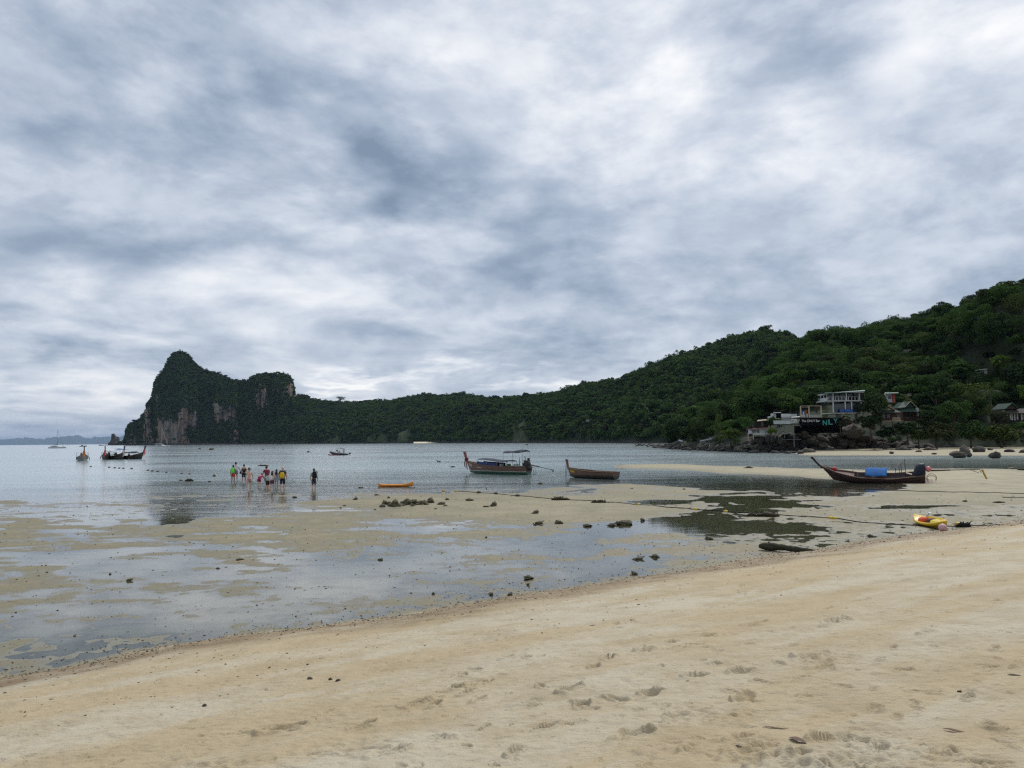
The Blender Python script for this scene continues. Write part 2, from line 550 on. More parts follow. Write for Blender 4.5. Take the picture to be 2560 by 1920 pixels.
dist = [0.05, 0.6, 1.2, 1.8]
while dist[-1] < 235:
    d_ = dist[-1]
    dist.append(d_ + min(2.5, max(0.017, d_ * d_ * 3.0e-4)))
while dist[-1] < 75000:
    dist.append(dist[-1] * 1.22)
dist = np.array(dist)
ang = np.concatenate([np.radians(np.linspace(-39.5, 39.5, 860)), np.radians(np.arange(43, 320, 4.0))])
NA, ND = len(ang), len(dist)
DD, AA = np.meshgrid(dist, ang, indexing='ij')
gx, gy = (DD * np.sin(AA)).ravel(), (DD * np.cos(AA)).ravel()
gs = toe_s(gx, gy)
gzv = gz(gx, gy)
nearm = np.nonzero((DD.ravel() < 32) & (np.cos(AA.ravel()) > 0.7))[0]
bx_, by_ = gx[nearm], gy[nearm]
onb = sstep(-gs[nearm], 0.6, 2.0)
gzv[nearm] += onb * beach_marks(bx_, by_)
small = onb * (0.013 * np.abs(vnoise(bx_ * 4.1, by_ * 6.3)) + 0.0065 * vnoise(bx_ * 13, by_ * 19) * sstep(18 - np.hypot(bx_, by_), 0, 8))
gzv[nearm] += small
i_, j_ = np.meshgrid(np.arange(ND - 1), np.arange(NA), indexing='ij')
jn = (j_ + 1) % NA
quads = np.stack([i_ * NA + j_, (i_ + 1) * NA + j_, (i_ + 1) * NA + jn, i_ * NA + jn], -1).reshape(-1, 4)[:, ::-1]
gverts = np.stack([gx, gy, gzv], -1)
s_face = gs[quads].mean(1)
d_face = DD.ravel()[quads].max(1)
is_beach = (s_face < 0.15) & (d_face < 400)
is_bed = d_face >= 240


def damp_attr():
    band = np.exp(-((gs + 1.15 + 0.6 * vnoise(gx * .5, gy * .5)) / 1.3) ** 2)
    band += 0.55 * np.exp(-((gs + 2.9 + 0.8 * vnoise(gx * .3 + 7, gy * .3)) / 0.7) ** 2) * sstep(vnoise(gx * .25, gy * .25), -.5, .4)
    return np.clip(band, 0, 1)


DAMP = damp_attr()


def sub_mesh(name, mask, mat):
    q = quads[mask]
    used, inv = np.unique(q, return_inverse=True)
    return tag(link(name, mesh_np(name, gverts[used], inv.reshape(q.shape), [mat], True, {'damp': DAMP[used], 'shore': gs[used]})), kind='structure')


def sand_mat():
    m, t = new_mat('dry_sand')
    pos = t.n('ShaderNodeNewGeometry').outputs['Position']
    damp = t.n('ShaderNodeAttribute', {'attribute_name': 'damp'}).outputs['Fac']
    streak = t.noise(t.vmath('MULTIPLY', t.n('ShaderNodeVectorRotate', {'rotation_type': 'Z_AXIS'}, Vector=pos, Angle=R(-36)).outputs[0], (0.16, 0.75, 1)), 1.0, 5.0, 0.6)
    patch = t.noise(pos, 1.7, 6.0, 0.65)
    grain = t.noise(pos, 160.0, 2.0, 0.7)
    grit = t.noise(pos, 38.0, 3.0, 0.7)
    c = t.mix(t.mapr(streak, 0.40, 0.60), (0.482, 0.388, 0.242), (0.540, 0.480, 0.360))
    c = t.mix(t.mapr(patch, 0.42, 0.66, 0.0, 0.5), c, (0.375, 0.292, 0.172))
    c = t.mix(t.math('MULTIPLY', damp, t.mapr(patch, 0.25, 0.65, 0.55, 1.0)), c, (0.200, 0.132, 0.062))
    c = t.mix(t.mapr(grain, 0.35, 0.65, 0.0, 0.28), c, (0.30, 0.24, 0.15))
    c = t.mix(t.math('MULTIPLY', t.mapr(grit, 0.64, 0.72), t.math('ADD', 0.15, t.math('MULTIPLY', damp, 0.7))), c, (0.10, 0.072, 0.045))
    edge = t.mapr(t.math('ADD', t.n('ShaderNodeAttribute', {'attribute_name': 'shore'}).outputs['Fac'], t.math('MULTIPLY', t.math('SUBTRACT', patch, .5), .9)), -0.55, 0.0)
    c = t.mix(edge, c, (0.215, 0.186, 0.112))
    b = t.n('ShaderNodeBsdfPrincipled', None, Base_Color=c, Roughness=t.mapr(t.math('MAXIMUM', t.math('MULTIPLY', damp, .5), edge), 0, 1, 0.9, 0.35))
    b.inputs['Specular IOR Level'].default_value = 0.25
    drift = t.noise(t.vmath('MULTIPLY', pos, (1, 1.6, 1)), 7.0, 6.0, 0.7)
    crisp = t.noise(t.vmath('MULTIPLY', t.n('ShaderNodeVectorRotate', {'rotation_type': 'Z_AXIS'}, Vector=pos, Angle=R(-30)).outputs[0], (1.0, 1.9, 1)), 3.0, 3.0, 0.55)
    crisp = t.math('ADD', t.math('MULTIPLY', t.mapr(crisp, 0.57, 0.63), 0.007), t.math('MULTIPLY', t.mapr(crisp, 0.37, 0.32), -0.008))
    h = t.math('ADD', t.math('ADD', crisp, t.math('MULTIPLY', drift, 0.045)), t.math('ADD', t.math('MULTIPLY', grit, 0.007), t.math('MULTIPLY', grain, 0.0022)))
    t.put(b, 'Normal', t.n('ShaderNodeBump', None, Height=h, Strength=0.85, Distance=1.0))
    t.n('ShaderNodeOutputMaterial', None, Surface=b)
    return m


def flat_mat():
    m, t = new_mat('wet_sand')
    pos = t.n('ShaderNodeNewGeometry').outputs['Position']
    z = t.n('ShaderNodeSeparateXYZ', None, Vector=pos).outputs[2]
    n1 = t.noise(t.vmath('MULTIPLY', pos, (1, .8, 1)), 0.55, 6.0, 0.62)
    n2 = t.noise(pos, 6.0, 5.0, 0.7)
    n3 = t.noise(pos, 60.0, 2.0, 0.7)
    dry = t.mapr(t.math('ADD', z, t.math('MULTIPLY', n2, 0.02)), 0.015, 0.14)
    damp_ = t.mapr(t.math('ADD', z, t.math('MULTIPLY', n2, 0.012)), 0.006, 0.045)
    c = t.mix(dry, t.mix(damp_, (0.175, 0.150, 0.090), (0.232, 0.197, 0.117)), (0.350, 0.303, 0.188))
    c = t.mix(t.mapr(n1, 0.42, 0.68, 0, 0.6), c, (0.185, 0.172, 0.092))
    c = t.mix(t.mapr(n2, 0.52, 0.68, 0, 0.7), c, (0.105, 0.090, 0.048))
    c = t.mix(t.mapr(t.noise(pos, 22.0, 3.0, 0.7), 0.56, 0.66, 0, 0.65), c, (0.085, 0.072, 0.042))
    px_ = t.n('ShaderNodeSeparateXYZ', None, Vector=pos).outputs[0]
    weed = t.math('MULTIPLY', t.mapr(t.math('ADD', z, t.math('MULTIPLY', n1, 0.03)), -0.012, -0.075), t.mapr(px_, 4.0, 11.0, 0.0, 0.7))  # bottom weed, plus the dark hill reflection put into the bottom colour
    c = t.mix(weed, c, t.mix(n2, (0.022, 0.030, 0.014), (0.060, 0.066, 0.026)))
    c = t.mix(t.math('MULTIPLY', t.mapr(z, 0.0, -0.02), t.mapr(px_, 6.0, 0.0)), c, (0.335, 0.305, 0.215))
    deep = t.mapr(z, -0.35, -2.2)
    c = t.mix(deep, c, (0.06, 0.13, 0.13))
    b = t.n('ShaderNodeBsdfPrincipled', None, Base_Color=c, Roughness=t.mapr(t.math('ADD', z, t.math('MULTIPLY', n2, 0.01)), 0.003, 0.026, 0.26, 0.78))
    b.inputs['Specular IOR Level'].default_value = 0.5
    h = t.math('ADD', t.math('MULTIPLY', n2, 0.02), t.math('MULTIPLY', n3, 0.004))
    t.put(b, 'Normal', t.n('ShaderNodeBump', None, Height=h, Strength=0.5, Distance=1.0))
    t.n('ShaderNodeOutputMaterial', None, Surface=b)
    return m


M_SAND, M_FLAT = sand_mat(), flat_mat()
sub_mesh('beach', is_beach, M_SAND)
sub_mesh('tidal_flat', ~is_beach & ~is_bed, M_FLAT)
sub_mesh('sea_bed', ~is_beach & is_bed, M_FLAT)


# ================================================================== water
def water_mat():
    m, t = new_mat('sea_water')
    pos = t.n('ShaderNodeNewGeometry').outputs['Position']
    sp = t.n('ShaderNodeSeparateXYZ', None, Vector=pos)
    off = t.math('SUBTRACT', sp.outputs[1], t.math('MULTIPLY', sp.outputs[0], 0.35))
    open_ = t.mapr(off, 38.0, 82.0, 0.035, 1.0)
    gust = t.mapr(t.noise(t.vmath('MULTIPLY', pos, (0.012, 0.03, 1)), 1.0, 3.0, 0.55), 0.35, 0.65, 0.25, 1.0)
    w1 = t.noise(t.vmath('MULTIPLY', pos, (0.55, 1.5, 1)), 1.0, 4.0, 0.6, 0.4)
    w2 = t.noise(t.vmath('MULTIPLY', pos, (2.4, 4.6, 1)), 1.0, 3.0, 0.6, 0.3)
    w3 = t.noise(t.vmath('MULTIPLY', pos, (0.07, 0.28, 1)), 1.0, 3.0, 0.6, 0.5)
    h = t.math('ADD', t.math('MULTIPLY', w1, 0.085), t.math('ADD', t.math('MULTIPLY', w2, 0.035), t.math('MULTIPLY', w3, 0.16)))
    h = t.math('MULTIPLY', t.math('MULTIPLY', h, open_), gust)
    bump = t.n('ShaderNodeBump', None, Height=h, Strength=1.0, Distance=1.0)
    fr = t.n('ShaderNodeFresnel', None, IOR=1.5, Normal=bump).outputs[0]
    gl = t.n('ShaderNodeBsdfGlossy', None, Color=(0.96, 0.97, 0.98), Roughness=t.mapr(off, 50, 120, 0.03, 0.13), Normal=bump)
    tr = t.n('ShaderNodeBsdfTransparent', None, Color=(0.93, 0.96, 0.945))
    silt = t.n('ShaderNodeBsdfDiffuse', None, Color=(0.47, 0.60, 0.595))
    body = t.n('ShaderNodeMixShader', None, i0=t.mapr(off, 48, 110, 0.0, 0.72), i1=tr.outputs[0], i2=silt.outputs[0])
    mx = t.n('ShaderNodeMixShader', None, i0=fr, i1=body.outputs[0], i2=gl.outputs[0])
    t.n('ShaderNodeOutputMaterial', None, Surface=mx)
    return m


wd = np.array([0.5, 20, 60, 150, 400, 1000, 3000, 9000, 27000, 80000.0])
wa = np.radians(np.arange(0, 360, 3.0))
WD, WA = np.meshgrid(wd, wa, indexing='ij')
wv = np.stack([(WD * np.sin(WA)).ravel(), (WD * np.cos(WA)).ravel(), np.zeros(WD.size)], -1)
i_, j_ = np.meshgrid(np.arange(len(wd) - 1), np.arange(len(wa)), indexing='ij')
n_ = len(wa)
wf = np.stack([i_ * n_ + j_, i_ * n_ + (j_ + 1) % n_, (i_ + 1) * n_ + (j_ + 1) % n_, (i_ + 1) * n_ + j_], -1).reshape(-1, 4)
tag(link('sea_water', mesh_np('sea_water', wv, wf, [water_mat()], True)), kind='structure')

# ================================================================== hills
def hill_x(u, y, z):
    """world x of the sight column u at forward distance y and height z (arrays)"""
    a0 = (FWD * FPX)
    ax = a0.x + RIGHT.x * (u - 1280.0)
    ay = a0.y + RIGHT.y * (u - 1280.0)
    az = a0.z + RIGHT.z * (u - 1280.0)
    m = (z - CAM_H) / y
    k = (m * ay - az) / (UPV.z - m * UPV.y)
    return y * (ax + k * UPV.x) / (ay + k * UPV.y)


def z_at(u, v, y):
    d = np.array([ray(float(a), float(b)) for a, b in zip(u, v)])
    return CAM_H + d[:, 2] * y / d[:, 1]


def horizon_v(u):
    return 1101.5 - 0.00873 * (u - 1280.0)


def ip(tab, u):
    return np.interp(u, [t[0] for t in tab], [t[1] for t in tab])


SKY_C = [(290, 1110), (314, 1100), (317, 1072), (322, 1060), (331, 1052), (340, 1048), (346, 1051), (355, 1038), (362, 1022), (370, 1006), (380, 990), (385, 968), (388, 947), (398, 936), (409, 925), (415, 908), (419, 900), (425, 887), (432, 880), (440, 877), (454, 876), (468, 882), (479, 893), (487, 906), (506, 918), (529, 929), (547, 931),
         (574, 943), (590, 949), (619, 948), (628, 938), (645, 932), (664, 930), (705, 931), (722, 937), (731, 952), (735, 968), (736, 985), (750, 988), (766, 987), (777, 993), (808, 999), (874, 1002), (935, 998), (978, 998), (1015, 990), (1062, 983), (1116, 985), (1156, 981), (1206, 989), (1260, 991), (1315, 986), (1369, 979), (1409, 970),
         (1460, 957), (1500, 952), (1547, 946), (1589, 928), (1627, 909), (1665, 893), (1696, 885), (1734, 873), (1769, 860), (1801, 848), (1816, 841), (1864, 829), (1890, 823), (1918, 822), (1959, 831), (1994, 842), (2060, 860), (2140, 880)]
SKY_D = [(1630, 1108), (1660, 1098), (1690, 1062), (1730, 1030), (1760, 1012), (1820, 978), (1870, 948), (1930, 905), (1975, 868), (2000, 849), (2022, 839), (2047, 834), (2085, 829), (2133, 817), (2180, 806), (2228, 790), (2271, 787), (2313, 777), (2353, 767), (2398, 756), (2446, 740), (2469, 722), (2495, 706), (2523, 705), (2540, 716), (2560, 706), (2700, 680), (3000, 640), (3400, 640)]
ROCKS_A = [(316, 1078, 344, 1106, .7), (355, 1014, 378, 1104, 1), (391, 1056, 468, 1106, 1), (450, 1026, 493, 1066, 1), (535, 1008, 592, 1046, 1), (639, 964, 668, 1008, 1), (679, 960, 697, 984, .9), (715, 952, 737, 996, 1), (576, 1064, 598, 1104, .7), (384, 975, 396, 1000, .8)]
GRASS_B = [(820, 1082, 856, 1102), (912, 1086, 962, 1102), (990, 1080, 1026, 1101), (1272, 1070, 1318, 1100)]


def hill(name, cols, sky, y0t, y1t, tree_h, rocks, grass, lo_rock, rows=72, nscale=90.0, namp=0.10):
    vt = ip(sky, cols)
    y0, y1 = ip(y0t, cols), ip(y1t, cols)
    ztop = np.maximum(z_at(cols, vt, y1) - ip(tree_h, cols), 1.0)
    q = np.linspace(0, 1, rows)
    U, Q = np.meshgrid(cols, q, indexing='ij')
    hv = horizon_v(cols)[:, None]
    V = hv - (hv - vt[:, None]) * Q
    rock, gr = np.zeros_like(U), np.zeros_like(U)
    jit = 6 * vnoise(U * .12, V * .12) + 5 * vnoise(U * .35, V * .25) + 3 * vnoise(U * .8, V * .5)
    for (a, b, c, d, k) in rocks:
        e = 4.0
        box = sstep(U + jit, a - e, a + e) * (1 - sstep(U + jit, c - e, c + e)) * sstep(V + jit * 1.3, b - e, b + e) * (1 - sstep(V + jit, d, d + 6))
        rock = np.maximum(rock, box * k)
    for (a, b, c, d) in grass:
        gr = np.maximum(gr, sstep(U + jit, a - 5, a + 5) * (1 - sstep(U + jit, c - 5, c + 5)) * sstep(V + jit * 1.5 + (U - (a + c) / 2) * .25, b - 3, b + 5))
    lo = lo_rock(U) / np.maximum(ztop[:, None], 1)
    rock = np.maximum(rock, 1 - sstep(Q, lo * .6, lo * 1.2))
    S = (0.25 + Q ** 0.7) * (1 - 0.95 * rock)
    G = np.cumsum(S, 1) - S[:, :1]
    G = G / G[:, -1:]
    Y = y0[:, None] + (y1 - y0)[:, None] * G
    Z = ztop[:, None] * Q - 0.6 * (Q < 1e-6)
    X = hill_x(U, Y, Z)
    bell = np.sin(np.pi * np.clip(Q, 0, 1)) ** 0.8
    Y = Y - (y1 - y0)[:, None] * 0.09 * bell * (1 - rock) * fbm(X / nscale, Z / nscale * 1.5 + 3, 0.0, 4)
    Z = Z + ztop[:, None] * namp * bell * (1 - rock * .8) * fbm(X / nscale + 11, Y / nscale, 0.0, 3)
    Y = Y + rock * (2.2 * fbm(X / 7.0, Z / 30.0, 0.0, 3) + 1.0 * vnoise(X / 2.2, Z / 9.0)) * np.clip(ztop[:, None] / 80, .15, 1)
    X = hill_x(U, Y, Z)
    # the far side falls back to the sea
    bq = np.linspace(0.12, 1, 9)
    Yb = y1[:, None] + (40 + (y1 - y0) * .9)[:, None] * bq[None]
    Zb = ztop[:, None] * (1 - bq[None] ** 1.4) - 1.0 * bq[None]
    Xb = hill_x(np.repeat(cols[:, None], 9, 1), Yb, Zb)
    Xa, Ya, Za = np.hstack([X, Xb]), np.hstack([Y, Yb]), np.hstack([Z, Zb])
    nr = Xa.shape[1]
    ver = np.stack([Xa, Ya, Za], -1)
    i, j = np.meshgrid(np.arange(len(cols) - 1), np.arange(nr - 1), indexing='ij')
    f = np.stack([i * nr + j, (i + 1) * nr + j, (i + 1) * nr + j + 1, i * nr + j + 1], -1).reshape(-1, 4)
    rk = np.hstack([rock, np.zeros_like(Xb)])
    gk = np.hstack([gr, np.zeros_like(Xb)])
    ob = link(name, mesh_np(name, ver.reshape(-1, 3), f, [M_HILL], True, {'rock': rk.ravel(), 'grassy': gk.ravel()}))
    tag(ob, kind='structure')
    return dict(ver=ver, rock=rk, grass=gk, front=X.shape[1], cols=cols)


def hill_mat():
    m, t = new_mat('forest_floor_and_cliff')
    pos = t.n('ShaderNodeNewGeometry').outputs['Position']
    rock = t.n('ShaderNodeAttribute', {'attribute_name': 'rock'}).outputs['Fac']
    gr = t.n('ShaderNodeAttribute', {'attribute_name': 'grassy'}).outputs['Fac']
    n1 = t.noise(t.vmath('MULTIPLY', pos, (1, 1, 1)), 0.16, 6.0, 0.65)
    n2 = t.noise(t.vmath('MULTIPLY', pos, (1, 1, .13)), 0.10, 7.0, 0.7, 0.6)
    n3 = t.noise(t.vmath('MULTIPLY', pos, (1, 1, .35)), 0.045, 4.0, 0.6)
    soil = t.mix(n1, (0.008, 0.013, 0.006), (0.022, 0.032, 0.012))
    soil = t.mix(t.math('MULTIPLY', gr, t.mapr(n1, .35, .6, .3, .95)), soil, t.mix(n1, (0.026, 0.045, 0.014), (0.058, 0.074, 0.025)))
    stone = t.mix(t.mapr(n3, .38, .62), (0.20, 0.175, 0.15), (0.24, 0.145, 0.095))
    stone = t.mix(t.mapr(n2, .44, .58), stone, (0.075, 0.072, 0.07))
    z = t.n('ShaderNodeSeparateXYZ', None, Vector=pos).outputs[2]
    stone = t.mix(t.mapr(z, 7.0, 1.5), stone, (0.045, 0.042, 0.038))
    c = t.mix(t.mapr(t.math('ADD', rock, t.math('MULTIPLY', t.math('SUBTRACT', n1, .5), .5)), 0.35, 0.6), soil, stone)
    b = t.n('ShaderNodeBsdfPrincipled', None, Base_Color=c, Roughness=0.92)
    b.inputs['Specular IOR Level'].default_value = 0.2
    t.put(b, 'Normal', t.n('ShaderNodeBump', None, Height=t.math('MULTIPLY', n2, t.mapr(rock, 0, 1, 0.5, 5.0)), Strength=0.8, Distance=1.0))
    t.n('ShaderNodeOutputMaterial', None, Surface=b)
    return m


M_HILL = hill_mat()
colsC = np.concatenate([np.arange(292, 745, 1.3), np.arange(746, 2141, 3.0)])
HC = hill('far_hill', colsC, SKY_C,
          [(290, 2260), (420, 2235), (600, 2200), (800, 1950), (1000, 1700), (1300, 1200), (1500, 930), (1600, 760), (1750, 640), (2140, 560)],
          [(290, 2280), (345, 2310), (380, 2330), (450, 2390), (560, 2390), (660, 2350), (735, 2330), (745, 2380), (900, 2300), (1150, 2050), (1300, 1650), (1500, 1350), (1700, 1200), (1900, 1120), (2140, 1020)],
          [(290, 3), (430, 5), (480, 5), (640, 7), (735, 5), (800, 9), (2140, 9)], ROCKS_A, GRASS_B, lambda U: np.where(U < 740, 5.0, np.where(U < 1500, 3.0, 2.0)))
HD = hill('near_hill', np.concatenate([np.arange(1630, 2700, 3.5), np.arange(2710, 3400, 12.0)]), SKY_D,
          [(1630, 345), (1680, 296), (1780, 242), (1860, 212), (2000, 209), (2200, 214), (2560, 218), (3400, 260)],
          [(1630, 352), (1700, 366), (1760, 420), (1870, 490), (2000, 610), (2200, 650), (2500, 630), (3400, 560)],
          [(1630, 2), (1700, 6), (1800, 9), (2400, 11), (3400, 12)], [], [], lambda U: np.where((U > 1880) & (U < 2190), 5.0, 1.5), rows=80, nscale=70.0, namp=0.07)


def hill_point(H, u, q):
    """surface point of a hill in sight column u at height fraction q"""
    i = int(np.argmin(np.abs(H['cols'] - u)))
    j = int(round(q * (H['front'] - 1)))
    return Vector(H['ver'][i, j])


def hill_hit(H, u, v):
    """surface point of a hill that shows at (u, v)"""
    i = int(np.argmin(np.abs(H['cols'] - u)))
    col = H['ver'][i, :H['front']]
    d = ray(u, v)
    want = d.z / d.y
    got = (col[:, 2] - CAM_H) / col[:, 1]
    return Vector(col[int(np.argmin(np.abs(got - want)))])


# small pale beach on the far coast
_us = np.linspace(1034, 1094, 13)
_g = [[Vector((float(hill_x(np.array([u]), np.array([yy]), np.array([zz]))[0]), yy, zz)) for u in _us] for yy, zz in ((1540.0, 0.06), (1556.0, 1.2), (1572.0, 3.0))]
_mb = MB().sheet(_g, 0.3)
tag(_mb.build('far_beach', paint('pale_sand', (0.62, 0.55, 0.40), 0.9), None), kind='structure')

# ================================================================== forest
def leaf_mat(name, dark, light, hue=0.0):
    m, t = new_mat(name)
    inf = t.n('ShaderNodeObjectInfo')
    pos = t.n('ShaderNodeNewGeometry').outputs['Position']
    big = t.noise(pos, 0.022, 4.0, 0.6)
    sml = t.noise(pos, 0.9, 2.0, 0.6)
    f = t.math('ADD', t.math('MULTIPLY', inf.outputs['Random'], 0.65), t.math('MULTIPLY', big, 0.45))
    c = t.mix(t.mapr(f, 0.22, 0.88), dark, light)
    c = t.mix(t.mapr(sml, 0.45, 0.75, 0, .5), c, tuple(min(1, x * 1.5) for x in light))
    rn = t.n('ShaderNodeTexWhiteNoise', {'noise_dimensions': '1D'}, W=inf.outputs['Random']).outputs['Value']
    c = t.mix(t.mapr(rn, 0.80, 0.96, 0, 0.75), c, (0.074, 0.098, 0.020))
    c = t.mix(t.mapr(rn, 0.12, 0.02, 0, 0.65), c, (0.042, 0.036, 0.019))
    df = t.n('ShaderNodeBsdfDiffuse', None, Color=c)
    tr = t.n('ShaderNodeBsdfTranslucent', None, Color=t.mix(0.5, c, (0.05, 0.09, 0.01)))
    gl = t.n('ShaderNodeBsdfGlossy', None, Color=(1, 1, 1), Roughness=0.45)
    mx = t.n('ShaderNodeMixShader', None, i0=0.28, i1=df.outputs[0], i2=tr.outputs[0])
    mx = t.n('ShaderNodeMixShader', None, i0=0.008, i1=mx.outputs[0], i2=gl.outputs[0])
    t.n('ShaderNodeOutputMaterial', None, Surface=mx)
    return m


M_LEAF = leaf_mat('jungle_leaves', (0.007, 0.019, 0.007), (0.050, 0.106, 0.022))
M_LEAF_LIME = leaf_mat('lime_leaves', (0.07, 0.12, 0.018), (0.13, 0.20, 0.030))
M_LEAF_OLIVE = leaf_mat('olive_leaves', (0.048, 0.074, 0.017), (0.095, 0.132, 0.030))
M_LEAF_DARK = leaf_mat('dark_leaves', (0.010, 0.022, 0.008), (0.026, 0.048, 0.016))
M_BARK = paint('bark', (0.075, 0.06, 0.045), 0.9, 0.3, 2.0, bump=0.02, stretch=(3, 3, 0.6))


def leaf_cloud(seed, n, lobes, leaf, flat=0.62, up=0.25):
    """quads spread over the skin of a handful of flattened lobes"""
    r_ = np.random.default_rng(seed)
    c = np.array([l[:3] for l in lobes])
    rad = np.array([l[3] for l in lobes])
    k = r_.choice(len(lobes), n, p=rad ** 2 / (rad ** 2).sum())
    d = r_.normal(size=(n, 3))
    d[:, 2] = d[:, 2] + up * 1.6
    d /= np.linalg.norm(d, axis=1)[:, None]
    p = c[k] + d * (rad[k] * r_.uniform(.72, 1.06, n))[:, None] * np.array([1, 1, flat])
    nrm = d * np.array([1, 1, 1.5]) + r_.normal(size=(n, 3)) * .55
    nrm /= np.linalg.norm(nrm, axis=1)[:, None]
    a = np.cross(nrm, r_.normal(size=(n, 3)))
    a /= np.linalg.norm(a, axis=1)[:, None]
    b = np.cross(nrm, a)
    s1 = leaf * r_.uniform(.6, 1.35, n)[:, None]
    s2 = s1 * r_.uniform(.45, .8, n)[:, None]
    v = np.stack([p - a * s1, p - b * s2 + nrm * s1 * .15, p + a * s1, p + b * s2 + nrm * s1 * .15], 1).reshape(-1, 3)
    f = np.arange(4 * n).reshape(-1, 4)
    return v, f


def crown_lobes(seed, r0, n, height=0.75):
    r_ = np.random.default_rng(seed)
    out = [(0, 0, 0.15 * r0, .62 * r0)]
    for i in range(n):
        a = 2 * math.pi * i / n + r_.uniform(-.4, .4)
        e = r_.uniform(.35, .78) * r0
        out.append((e * math.cos(a), e * math.sin(a), r_.uniform(-.35, .5) * r0 * height, r_.uniform(.26, .45) * r0))
    return out


def crown_mesh(name, seed, n, nl, leaf, mat, flat=.62, height=.75):
    v, f = leaf_cloud(seed, n, crown_lobes(seed, 1.0, nl, height), leaf, flat)
    return mesh_np(name, v, f, [mat], False)


def proto_collection(name, meshes):
    c = bpy.data.collections.new(name)
    for i, me in enumerate(meshes):
        o = bpy.data.objects.new(me.name, me)
        c.objects.link(o)
    return c


FAR = proto_collection('far_crowns', [crown_mesh('far_crown_%d' % i, 100 + i, (230, 150, 260, 120, 200, 240, 170)[i], 5 + i, (.20, .17, .18, .16, .22, .15, .20)[i], M_LEAF, (.6, .95, .4, 1.1, .8, .5, .7)[i], (.8, 1.2, .4, 1.4, .9, .5, .8)[i]) for i in range(7)])
NEAR = proto_collection('near_crowns', [crown_mesh('near_crown_%d' % i, 200 + i, (2300, 1500, 2400, 1100, 2600, 1900, 1300, 2200, 1700)[i], 7 + i % 6, (.062, .055, .050, .060, .066, .045, .075, .05, .06)[i], M_LEAF, (.6, 1.0, .32, 1.15, .75, .45, .9, .38, .7)[i], (.8, 1.3, .4, 1.5, .9, .9, 1.0, .7, 1.1)[i]) for i in range(9)])


def scatter_gn(name, pts, rot, scl, idx, coll, label, cat):
    me = bpy.data.meshes.new(name)
    me.vertices.add(len(pts))
    me.vertices.foreach_set('co', np.asarray(pts, np.float32).ravel())
    for key, kind, arr in (('rotv', 'FLOAT_VECTOR', rot), ('sclv', 'FLOAT_VECTOR', scl)):
        a = me.attributes.new(key, kind, 'POINT')
        a.data.foreach_set('vector', np.asarray(arr, np.float32).ravel())
    a = me.attributes.new('pick', 'INT', 'POINT')
    a.data.foreach_set('value', np.asarray(idx, np.int32))
    o = link(name, me)
    ng = bpy.data.node_groups.new(name + '_scatter', 'GeometryNodeTree')
    ng.interface.new_socket('Geometry', in_out='INPUT', socket_type='NodeSocketGeometry')
    ng.interface.new_socket('Geometry', in_out='OUTPUT', socket_type='NodeSocketGeometry')
    g = NT(ng)
    gi = g.n('NodeGroupInput')
    ci = g.n('GeometryNodeCollectionInfo', {'transform_space': 'ORIGINAL'}, Collection=coll)
    ci.inputs['Separate Children'].default_value = True
    ci.inputs['Reset Children'].default_value = True

    def nat(key, typ):
        nd = ng.nodes.new('GeometryNodeInputNamedAttribute')
        nd.data_type = typ
        nd.inputs['Name'].default_value = key
        return next(s for s in nd.outputs if s.enabled and s.name == 'Attribute')
    er = g.n('FunctionNodeEulerToRotation', None, i0=nat('rotv', 'FLOAT_VECTOR'))
    ip_ = g.n('GeometryNodeInstanceOnPoints', None, Points=gi.outputs[0], Instance=ci.outputs[0], Instance_Index=nat('pick', 'INT'), Rotation=er.outputs[0], Scale=nat('sclv', 'FLOAT_VECTOR'))
    ip_.inputs['Pick Instance'].default_value = True
    g.n('NodeGroupOutput', None, i0=ip_.outputs[0])
    md = o.modifiers.new('scatter', 'NODES')
    md.node_group = ng
    return tag(o, label, cat, None, 'stuff')


def sample_hill(H, n, umin, umax, seed, zmin=3.0, keep=None):
    r_ = np.random.default_rng(seed)
    ver = H['ver']
    fr = H['front'] + 3
    a, b, c, d = ver[:-1, :fr - 1], ver[1:, :fr - 1], ver[1:, 1:fr], ver[:-1, 1:fr]
    area = 0.5 * np.linalg.norm(np.cross(c - a, d - b), axis=-1)
    um = 0.5 * (H['cols'][:-1] + H['cols'][1:])[:, None]
    bare = np.maximum(H['rock'], H['grass'])[:-1, :fr - 1]
    wgt = area * ((um > umin) & (um < umax)) * np.clip(1 - 0.93 * bare, 0, 1)
    k = r_.choice(wgt.size, n, p=(wgt / wgt.sum()).ravel())
    i, j = np.unravel_index(k, wgt.shape)
    s, t = r_.random(n)[:, None], r_.random(n)[:, None]
    p = (a[i, j] * (1 - s) + b[i, j] * s) * (1 - t) + (d[i, j] * (1 - s) + c[i, j] * s) * t
    return p[p[:, 2] > zmin]


def forest(name, H, n, u0, u1, seed, rmin, rmax, coll, nvar, label, zmin=3.0, keep=None, lift=.55):
    p = sample_hill(H, n, u0, u1, seed, zmin)
    if keep is not None:
        p = p[keep(p)]
    r_ = np.random.default_rng(seed + 1)
    m = len(p)
    rad = rmin + (rmax - rmin) * r_.random(m) ** 1.6
    # a few tall emergent trees stand proud of the canopy
    tall = r_.random(m) < 0.045
    rad = np.where(tall, rad * 1.1, rad)
    p = p + np.stack([np.zeros(m), np.zeros(m), rad * lift + np.where(tall, rad * .55, 0)], -1)
    scl = np.stack([rad, rad, rad * r_.uniform(.6, 1.35, m)], -1)
    rot = np.stack([r_.normal(0, .12, m), r_.normal(0, .12, m), r_.uniform(0, 6.28, m)], -1)
    return scatter_gn(name, p, rot, scl, r_.integers(0, nvar, m), coll, label, 'forest')


